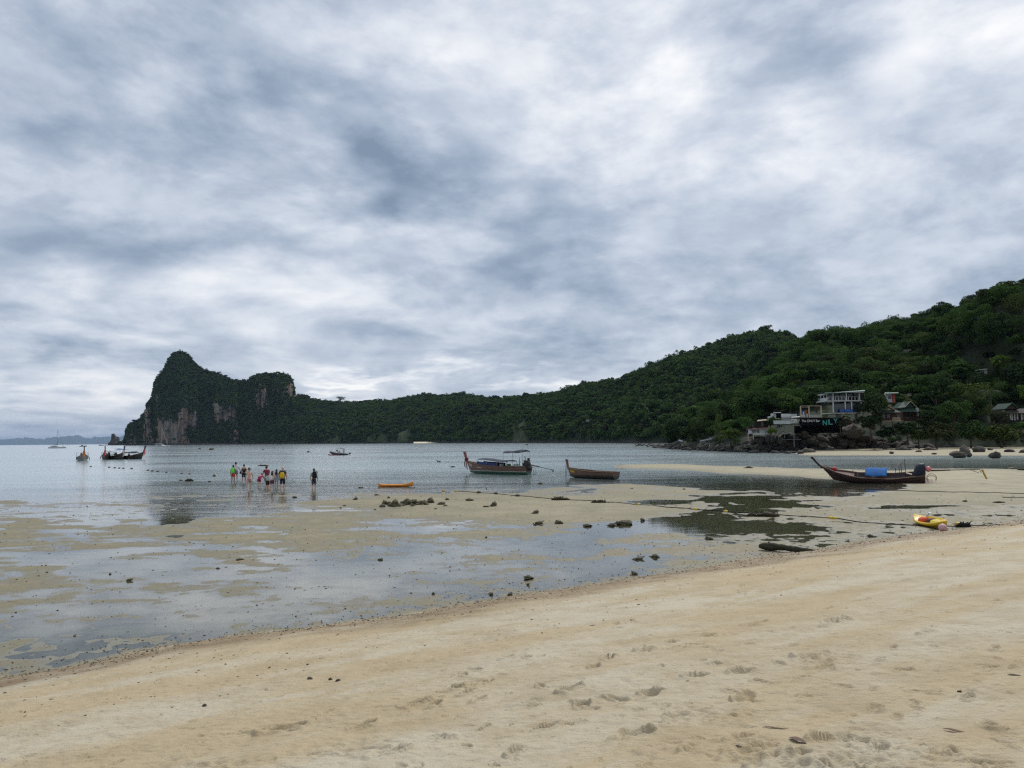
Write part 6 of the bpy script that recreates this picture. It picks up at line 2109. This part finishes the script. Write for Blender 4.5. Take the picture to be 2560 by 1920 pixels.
def hand_bag(p, label, mat, w_=.26, h_=.34):
    root = empty('carrier_bag', p, .3, label, 'bag')
    rings = []
    for (z, kx) in ((-1, .6), (-.92, 1), (-.5, 1.05), (-.2, .85), (-.05, .35)):
        rings.append([Vector((kx * w_ / 2 * math.cos(a) * (1 + .1 * math.sin(3 * a)), kx * w_ * .3 * math.sin(a), z * h_)) for a in np.linspace(0, 6.283, 12, endpoint=False)])
    MB().loft(rings).build('bag', mat, root, True)
    MB().tube([(-.04, 0, -.05), (-.03, 0, .03), (.03, 0, .03), (.04, 0, -.05)], .012, 6).build('handle', mat, root, True)


NAVY = cloth('navy', (0.014, 0.018, 0.035))
P = person(582.5, 1206.5, 43, 'person in red shorts wearing a bright green backpack, farthest left of the waders', SKINS[2], None, cloth('red_shorts', (.42, .045, .035)), HAIRB, stride=.12, arms=(.05, .0))
backpack(P, 'bright lime-green backpack on the person in red shorts', cloth('lime_nylon', (.13, .72, .06)), .30, .46, .16)
P = person(589, 1201, 45, 'dark-haired person in a white shirt half hidden behind the green backpack', SKINS[1], cloth('white', (.6, .6, .6)), cloth('denim', (.06, .09, .15)), HAIRB, stride=.2, arms=(.1, .45), elbow=.5)
hand_bag(P['hands'][1] + Vector((.05, 0, 0)), 'dark and pale bag carried by the person in the white shirt', NAVY, .24, .3)
P = person(609.5, 1204.5, 43, 'person in a black vest and black shorts walking away beside the shirtless man', SKINS[1], cloth('black', (.010, .010, .012)), cloth('black', (.010, .010, .012)), HAIRB, stride=.22, arms=(.05, .1), sleeve='none', bot='long_shorts')
P = person(622, 1223, 51, 'shirtless man in pink flowered shorts and a brown brimmed hat, leaning forward', SKINS[0], None, patterned('pink_flowered', (.48, .14, .15), (.60, .46, .40)), None, lean=.22, stride=.30, arms=(.15, .35), hat=cloth('brown_hat', (.085, .055, .045)), turn=R(14), elbow=.5)
hand_bag(P['hands'][1] + Vector((-.02, -.02, -.02)), 'pale green carrier bag in the hand of the shirtless man', cloth('pale_mint', (.42, .56, .52)), .30, .46)
person(647.5, 1217, 40, 'person in a crimson top bending low to look into the water', SKINS[0], cloth('crimson', (.45, .015, .095)), cloth('crimson_dark', (.30, .012, .06)), HAIRB, lean=.95, stride=.10, arms=(.5, .5), bot='shorts', turn=R(-6))
P = person(666.5, 1217, 51, 'man in a maroon shirt glancing to the left behind the stooping person', SKINS[1], cloth('maroon', (.22, .018, .045)), NAVY, HAIRB, lean=.10, stride=.15, arms=(.25, .25), turn=R(40), head_turn=.9, elbow=.7, bot='long_shorts')
P = person(669, 1221, 37, 'shorter person in a grey-white shirt left of the woman with the white bag', SKINS[0], cloth('greywhite', (.46, .46, .45)), cloth('black', (.010, .010, .012)), HAIRB, stride=.18, arms=(.2, .3), bot='long_shorts')
P = person(680, 1225, 46.5, 'woman with long black hair, white top and plum shorts in the middle of the group', SKINS[0], cloth('offwhite', (.66, .60, .50)), cloth('plum', (.12, .035, .055)), HAIRB, stride=.14, arms=(.1, .25), long_hair=True, sleeve='none', lean=.08)
backpack(P, 'white bag hanging on the back of the woman in plum shorts', cloth('white_bag', (.68, .67, .62)), .26, .40, .12, (-.05, -.02, -.10))
person(691, 1217, 43, 'woman with long black hair in a short grey dress left of the yellow backpack', SKINS[1], cloth('grey', (.20, .22, .25)), cloth('grey', (.20, .22, .25)), HAIRB, stride=.12, arms=(.05, .05), long_hair=True, bot='dress', sleeve='none')
P = person(706, 1224.5, 57, 'tall bald man in a dark grey shirt and navy shorts wearing a yellow backpack', SKINS[0], cloth('charcoal', (.055, .055, .060)), cloth('navy_shorts', (.016, .024, .045)), None, stride=.22, arms=(.05, .1), bot='long_shorts')
backpack(P, 'yellow backpack slung low on the bald man', cloth('yellow_nylon', (.72, .47, .02)), .30, .42, .15, (.03, -.02, -.12), cloth('black', (.010, .010, .012)))
P = person(784.5, 1224.5, 52, 'man in a black and white shirt and dark shorts standing apart from the group', SKINS[0], patterned('black_white_shirt', (.55, .55, .53), (.02, .02, .02)), patterned('dark_patterned', (.012, .014, .024), (.10, .11, .13)), HAIRB, stride=.10, arms=(.05, .05), bot='long_shorts')
backpack(P, 'large black backpack on the man standing apart', cloth('black', (.010, .010, .012)), .34, .54, .20, (.10, -.02, .02))
person(0, 0, 1.66, 'person in a pink-red shirt standing at the stern of the inflatable boat', SKINS[1], cloth('pinkred', (.52, .08, .12)), cloth('dark_green', (.018, .045, .028)), HAIRB, stride=.08, arms=(.3, .4), elbow=.8, turn=R(100), bot='long_shorts', depth=0, loc=ip0 + Vector((1.25, 0, .12)))
person(0, 0, 1.25, 'person in a faded red top stooping amidships in the inflatable boat', SKINS[1], cloth('coral', (.55, .14, .12)), cloth('greywhite', (.46, .46, .45)), HAIRB, lean=.7, stride=.1, arms=(.5, .5), turn=R(80), depth=0, loc=ip0 + Vector((.25, -.25, .18)))
q = ground(322, 1148.5)
person(322, 1148.5, 16, 'dark-clothed person standing in the water between the moored longtails', SKINS[2], cloth('black', (.010, .010, .012)), cloth('black', (.010, .010, .012)), HAIRB, stride=.1, arms=(.4, .4), depth=.45)


def dog(u, v, L, col, label):
    p = ground(u, v)
    m = paint('fur_' + label[:6].strip(), col, .9, .2, 12.0)
    root = empty('dog', (p.x, p.y, -.16), R(180), label, 'dog')
    vs = [(-.30, 0, .44), (-.05, 0, .44), (.22, 0, .45), (.36, 0, .56), (.47, 0, .64), (.60, 0, .61)]
    rs = [(.10, .10), (.095, .11), (.11, .13), (.07, .07), (.075, .065), (.03, .03)]
    es = [(i, i + 1) for i in range(5)]
    for x, sg in ((.22, -1), (.22, 1)):
        n = len(vs)
        vs += [(x, sg * .09, .34), (x + .02, sg * .09, .18), (x, sg * .09, .02), (x + .05, sg * .09, .0)]
        rs += [(.05, .05), (.032, .032), (.026, .026), (.024, .02)]
        es += [(2, n), (n, n + 1), (n + 1, n + 2), (n + 2, n + 3)]
    for x, sg in ((-.28, -1), (-.28, 1)):
        n = len(vs)
        vs += [(x + .06, sg * .09, .30), (x - .07, sg * .09, .16), (x - .02, sg * .09, .02), (x + .04, sg * .09, .0)]
        rs += [(.06, .06), (.032, .032), (.026, .026), (.024, .02)]
        es += [(0, n), (n, n + 1), (n + 1, n + 2), (n + 2, n + 3)]
    n = len(vs)
    vs += [(-.42, 0, .52), (-.47, 0, .66), (-.46, 0, .78)]
    rs += [(.03, .03), (.024, .024), (.012, .012)]
    es += [(0, n), (n, n + 1), (n + 1, n + 2)]
    for sg in (-1, 1):
        vs.append((.45, sg * .055, .73))
        rs.append((.02, .02))
        es.append((4, len(vs) - 1))
    k = L
    skin_obj('body', [Vector(v_) * k for v_ in vs], es, [(a * k, b_ * k) for a, b_ in rs], m, root, 1)


dog(1097, 1156, .80, (0.012, 0.011, 0.011), 'black dog standing in the shallow sea with its tail up')
dog(1118, 1157, .72, (0.48, 0.45, 0.40), 'pale dog in the shallow sea behind the black dog')

# ------------------------------------------------------------------ ropes, floats, log, litter
FLOATY = paint('yellow_float', (0.55, 0.38, 0.03), .5, .25, 6.0)
FLOATD = paint('dark_float', (0.05, 0.045, 0.035), .6, .3, 6.0)


def gpos(u, v, lift=0.0):
    p = ground(u, v)
    for _ in range(3):
        z = max(float(gz(np.array([p.x]), np.array([p.y]))[0]), 0.0) + lift
        p = ground(u, v, z)
    return p


def rope(name, pts, r_, mat, label, wig=.05, parent=None, cat='rope'):
    out = []
    for (a, b_) in zip(pts[:-1], pts[1:]):
        n = max(4, int(abs(b_[0] - a[0]) / 7))
        for i in range(n):
            f = i / n
            out.append((a[0] + (b_[0] - a[0]) * f, a[1] + (b_[1] - a[1]) * f))
    out.append(pts[-1])
    P3 = [gpos(u, v + .5 * math.sin(u * .08), r_ * .7) + Vector((0, wig * math.sin(u * .21), 0)) for u, v in out]
    o = MB().tube(P3, r_, 6).build(name, mat, parent, True)
    if parent is None:
        tag(o, label, cat)
    return o


R1 = [(1139, 1228), (1197, 1231), (1294, 1239), (1388, 1247), (1497, 1253), (1597, 1261), (1700, 1270), (1738, 1273), (1814, 1278), (1902, 1284.5), (2083, 1295), (2166, 1307), (2283, 1313), (2310, 1314)]
rope('mooring_rope', R1, .024, ROPED, 'long dark rope with floats lying across the tidal flat to the yellow kayak')
rope('mooring_rope', [(2330, 1315), (2396, 1315), (2440, 1313.5), (2560, 1310), (2620, 1308)], .02, ROPED, 'dark rope running from the yellow kayak off to the right edge')
rope('mooring_rope', [(1985, 1214), (2120, 1221), (2254, 1226.5), (2352, 1229), (2480, 1232), (2600, 1235)], .024, ROPED, 'dark rope on the wet sand just below the boat with the blue awning')
rope('anchor_rope', [(1325, 1186), (1360, 1189), (1400, 1186), (1416, 1183)], .014, ROPE, 'thin pale line between the boat with two canopies and the bare boat')
rope('mooring_rope', [(2505, 1243), (2560, 1244.5), (2620, 1245)], .024, ROPED, 'short length of dark rope on the sand at the right edge below the longer one')


def net_float(u, v, mat, label, group, r_=.10, pos=None):
    p = pos or gpos(u, v, r_ * .5)
    o = MB().tube([(-r_ * 1.5, 0, 0), (-r_ * 1.2, 0, 0), (0, 0, 0), (r_ * 1.2, 0, 0), (r_ * 1.5, 0, 0)], [r_ * .35, r_ * .85, r_, r_ * .85, r_ * .35], 10).build('float', mat, None, True)
    o.location = p
    o.rotation_euler = (0, 0, random.uniform(-.6, .6))
    tag(o, label, 'float', group)


for (u, v) in ((1108, 1226.5), (1139, 1228), (1596, 1261), (1738, 1273), (1814, 1278.5), (2076, 1294.5), (2087, 1295.5)):
    net_float(u, v, FLOATY, 'small yellow float threaded on the long dark rope', 'yellow floats on the long rope', .075)
for (u, v) in ((1197, 1231), (1240, 1234), (1294, 1239)):
    net_float(u, v, FLOATD, 'dark weedy float threaded on the long rope near the bare boat', 'dark floats on the long rope', .10)
net_float(2396, 1311, FLOATY, 'fat yellow-green float beside the black net bundle', None, .10)
for i, (a, b_) in enumerate(((935, 930), (1275, 948), (1378, 957), (1460, 962), (1535, 965), (1690, 970), (1990, 1003), (2072, 1017), (2170, 1025))):
    net_float(0, 0, FLOATD, 'small dark float in the line of floats below the moored longtails', 'line of floats below the moored longtails', .13, ground(100 + a / 7.373, 1040 + b_ / 7.373, .03))
for i, (u, v) in enumerate(((416, 1181), (454, 1184), (474, 1185), (524, 1204))):
    net_float(0, 0, FLOATD, 'small dark float left of the waders continuing the line of floats', 'floats left of the waders', .10, ground(u, v, .03))


def bundle(u0, v0, u1, v1, mat, label, cat, name, seed):
    a, b_ = gpos(u0, v1), gpos(u1, v1)
    w_ = (b_ - a).length
    h = (v1 - v0) * a.y / FPX
    rn = random.Random(seed)
    root = empty(name, (a + b_) / 2, math.atan2(b_.y - a.y, b_.x - a.x), label, cat)
    rings = []
    for i in range(15):
        t_ = i / 14
        hh = h * (.35 + .65 * math.sin(math.pi * t_) ** .6) * rn.uniform(.75, 1.1)
        d = w_ * .16 * (math.sin(math.pi * max(.05, min(.95, t_)))) ** .5
        x = (t_ - .5) * w_
        rings.append([Vector((x + rn.uniform(-.02, .02), d * math.cos(q) * rn.uniform(.8, 1.15), max(-.02, hh * .5 + hh * .52 * math.sin(q) * rn.uniform(.8, 1.15)))) for q in np.linspace(0, 6.283, 11, endpoint=False)])
    MB().loft(rings).build('mass', mat, root, True)
    for k in range(7):
        t0 = rn.uniform(-.4, .3) * w_
        MB().tube([Vector((t0 + j * .10 * w_ * .6, rn.uniform(-.1, .1) * w_, h * (.75 + .4 * math.sin(j * 2 + k)))) for j in range(4)], .018, 5).build('strand', ROPED, root)


NETB = paint('black_net', (0.010, 0.010, 0.011), .9, .4, 9.0, bump=.02)
WEEDM = paint('brown_weed', (0.045, 0.036, 0.018), .85, .5, 7.0, bump=.03)
bundle(2390, 1306, 2428, 1318, NETB, 'black net bundle on the rope right of the yellow kayak', 'net', 'net_bundle', 1)
bundle(1868, 1279, 1948, 1291, WEEDM, 'long clump of brown weed tangled on the rope in the flat', 'weed', 'weed_clump', 2)
bundle(1378, 1242, 1424, 1250, WEEDM, 'dark clump of weed on the rope below the bare boat', 'weed', 'weed_clump', 3)
bundle(1478, 1250, 1516, 1257, WEEDM, 'dark clump of weed on the rope left of the yellow floats', 'weed', 'weed_clump', 4)
bundle(462, 1197, 484, 1203, WEEDM, 'dark driftwood branch lying in the shallows left of the waders', 'driftwood', 'driftwood', 5)
bundle(644, 1162, 673, 1165, WEEDM, 'thin dark log floating beyond the group of waders', 'log', 'floating_log', 6)

# mossy log at the foot of the beach
la, lb_ = gpos(1899, 1375), gpos(2036, 1378)
d = lb_ - la
lg = empty('log', (la + lb_) / 2, math.atan2(d.y, d.x), 'dark mossy log lying along the foot of the beach', 'log')
Lg = d.length
MOSS = paint('mossy_log', (0.034, 0.034, 0.017), .9, .5, 4.0, bump=.03, stretch=(.6, 3, 3))
rings = []
rn = random.Random(3)
for i in range(20):
    t_ = i / 19
    r_ = (.115 * (1 - .45 * t_ ** 2) + rn.uniform(-.012, .012)) * (.6 if i in (0, 19) else 1) * (1.15 if 2 < i < 6 else 1)
    rings.append([Vector(((t_ - .5) * Lg, r_ * 1.05 * math.cos(q) * rn.uniform(.9, 1.1), .075 + .02 * math.sin(t_ * 5) + r_ * math.sin(q) * rn.uniform(.9, 1.1))) for q in np.linspace(0, 6.283, 12, endpoint=False)])
MB().loft(rings).build('trunk', MOSS, lg, True)
MB().tube([(-.30 * Lg, 0, .15), (-.33 * Lg, .03, .24)], [.05, .03], 7).build('knot', MOSS, lg, True)
MB().tube([(.43 * Lg, -.02, .08), (.5 * Lg, -.10, .10), (.56 * Lg, -.12, .05)], [.035, .022, .01], 6).build('broken_branch', MOSS, lg, True)

# leaves, twigs and single pebbles on the dry sand
LEAFB = paint('dry_brown_leaf', (0.12, 0.075, 0.052), .8, .3, 14.0)
LEAFG = paint('grey_brown_leaf', (0.075, 0.055, 0.045), .8, .3, 14.0)


def dead_leaf(u0, v0, u1, v1, mat, label, curl=.25, wide=.22):
    a, b_ = beach_hit(u0, v0), beach_hit(u1, v1)
    ax = b_ - a
    L = ax.length
    side = Vector((-ax.y, ax.x, 0)).normalized()
    g = []
    for i in range(9):
        t_ = i / 8
        c = a + ax * t_ + Vector((0, 0, .006 + L * curl * .35 * (t_ - .5) ** 2 + .02 * L * math.sin(t_ * 7)))
        w_ = L * wide * .5 * max(.04, math.sin(math.pi * t_) ** .8)
        g.append([c - side * w_ + Vector((0, 0, w_ * .5)), c, c + side * w_ + Vector((0, 0, w_ * .55))])
    tag(MB().sheet(g, .0015).build('dead_leaf', mat, None, True), label, 'leaf')


dead_leaf(1972, 1847, 2016, 1863, LEAFB, 'curled brown leaf on the sand near the bottom edge', .3, .34)
dead_leaf(2357, 1824, 2412, 1833, LEAFB, 'narrow tan leaf on the sand toward the lower right', .1, .18)
dead_leaf(1904, 1820, 1972, 1824, LEAFB, 'thin half-buried leaf stalk left of the curled brown leaf', .06, .10)
dead_leaf(2518, 1688, 2553, 1691, LEAFG, 'dark leaf on the sand near the right edge', .2, .26)
dead_leaf(642, 1826, 668, 1825, LEAFG, 'dark sliver of bark beside the deepest footprint', .1, .2)
dead_leaf(796, 1649, 812, 1646, LEAFG, 'short dark stick on the sand below the tide line', .1, .3)
dead_leaf(1838, 1866, 1858, 1869, LEAFG, 'small dark shell fragment left of the curled brown leaf', .2, .4)
SP = [rock_mesh('pebble', 90 + i, M_PEBBLE, 2, .5, 5) for i in range(3)]
for i, (u, v, w_, lab) in enumerate(((2399, 1731, 10, 'single round black pebble on the clean sand at the right'), (674, 1670, 6, 'black pebble on the sand below the tide line on the left'), (826, 1700, 10, 'black oval pebble beside two paler ones'), (774, 1699, 12, 'grey-brown pebble left of the black oval one'), (845, 1704, 12, 'pinkish pebble right of the black oval one'), (511, 1766, 11, 'grey pebble standing alone on the lower left sand'), (1720, 1705, 8, 'dark shell on the sand left of a footprint row'))):
    p = beach_hit(u, v)
    k = p.length / FPX
    place_rock('pebble', SP[i % 3], p + Vector((0, 0, w_ * k * .15)), (w_ * k * .55, w_ * k * .5, w_ * k * .36), i, lab, 'pebble')

# ================================================================== far blue ridge and the air
def ridge():
    prof = [(-700, 1098), (-200, 1096), (0, 1097.5), (60, 1094.5), (110, 1098), (150, 1091), (195, 1090), (225, 1095), (260, 1090.5), (290, 1094), (312, 1089.5), (340, 1094), (420, 1098), (640, 1099)]
    us = np.arange(-700, 640, 6.0)
    vs = ip(prof, us) + 0.5 * vnoise(us * .05, us * 0) + 0.25 * vnoise(us * .2, us * 0)
    D0 = 38000.0
    zt = np.maximum(z_at(us, vs, np.full(len(us), D0)), 30)
    g = []
    for k in np.linspace(-1, 1, 13):
        y = np.full(len(us), D0 + 2200 * k)
        z = zt * (1 - abs(k) ** 1.3) * (1 + .15 * vnoise(us * .11, k * 3 + us * 0)) - 20 * (abs(k) > .99)
        g.append(np.stack([hill_x(us, y, z), y, z], -1))
    ver = np.array(g)
    n = len(us)
    i, j = np.meshgrid(np.arange(12), np.arange(n - 1), indexing='ij')
    f = np.stack([i * n + j, i * n + j + 1, (i + 1) * n + j + 1, (i + 1) * n + j], -1).reshape(-1, 4)
    tag(link('distant_hills', mesh_np('distant_hills', ver.reshape(-1, 3), f, [paint('far_jungle', (0.035, 0.06, 0.045), 0.95, 0.3, 0.002)], True)), kind='structure')


ridge()
_hz, _t = new_mat('sea_air')
_pv = _t.n('ShaderNodeVolumePrincipled', None, Color=(0.46, 0.63, 0.88), Density=2.2e-5, Anisotropy=0.0)
_t.n('ShaderNodeOutputMaterial', None, Volume=_pv)
_top = 540.0
_hb = MB().box((0, 0, (_top - 60) / 2), (200000, 200000, _top + 60)).build('haze', _hz)
tag(_hb, 'thin bluish sea haze over the whole bay', 'haze', None, 'stuff')
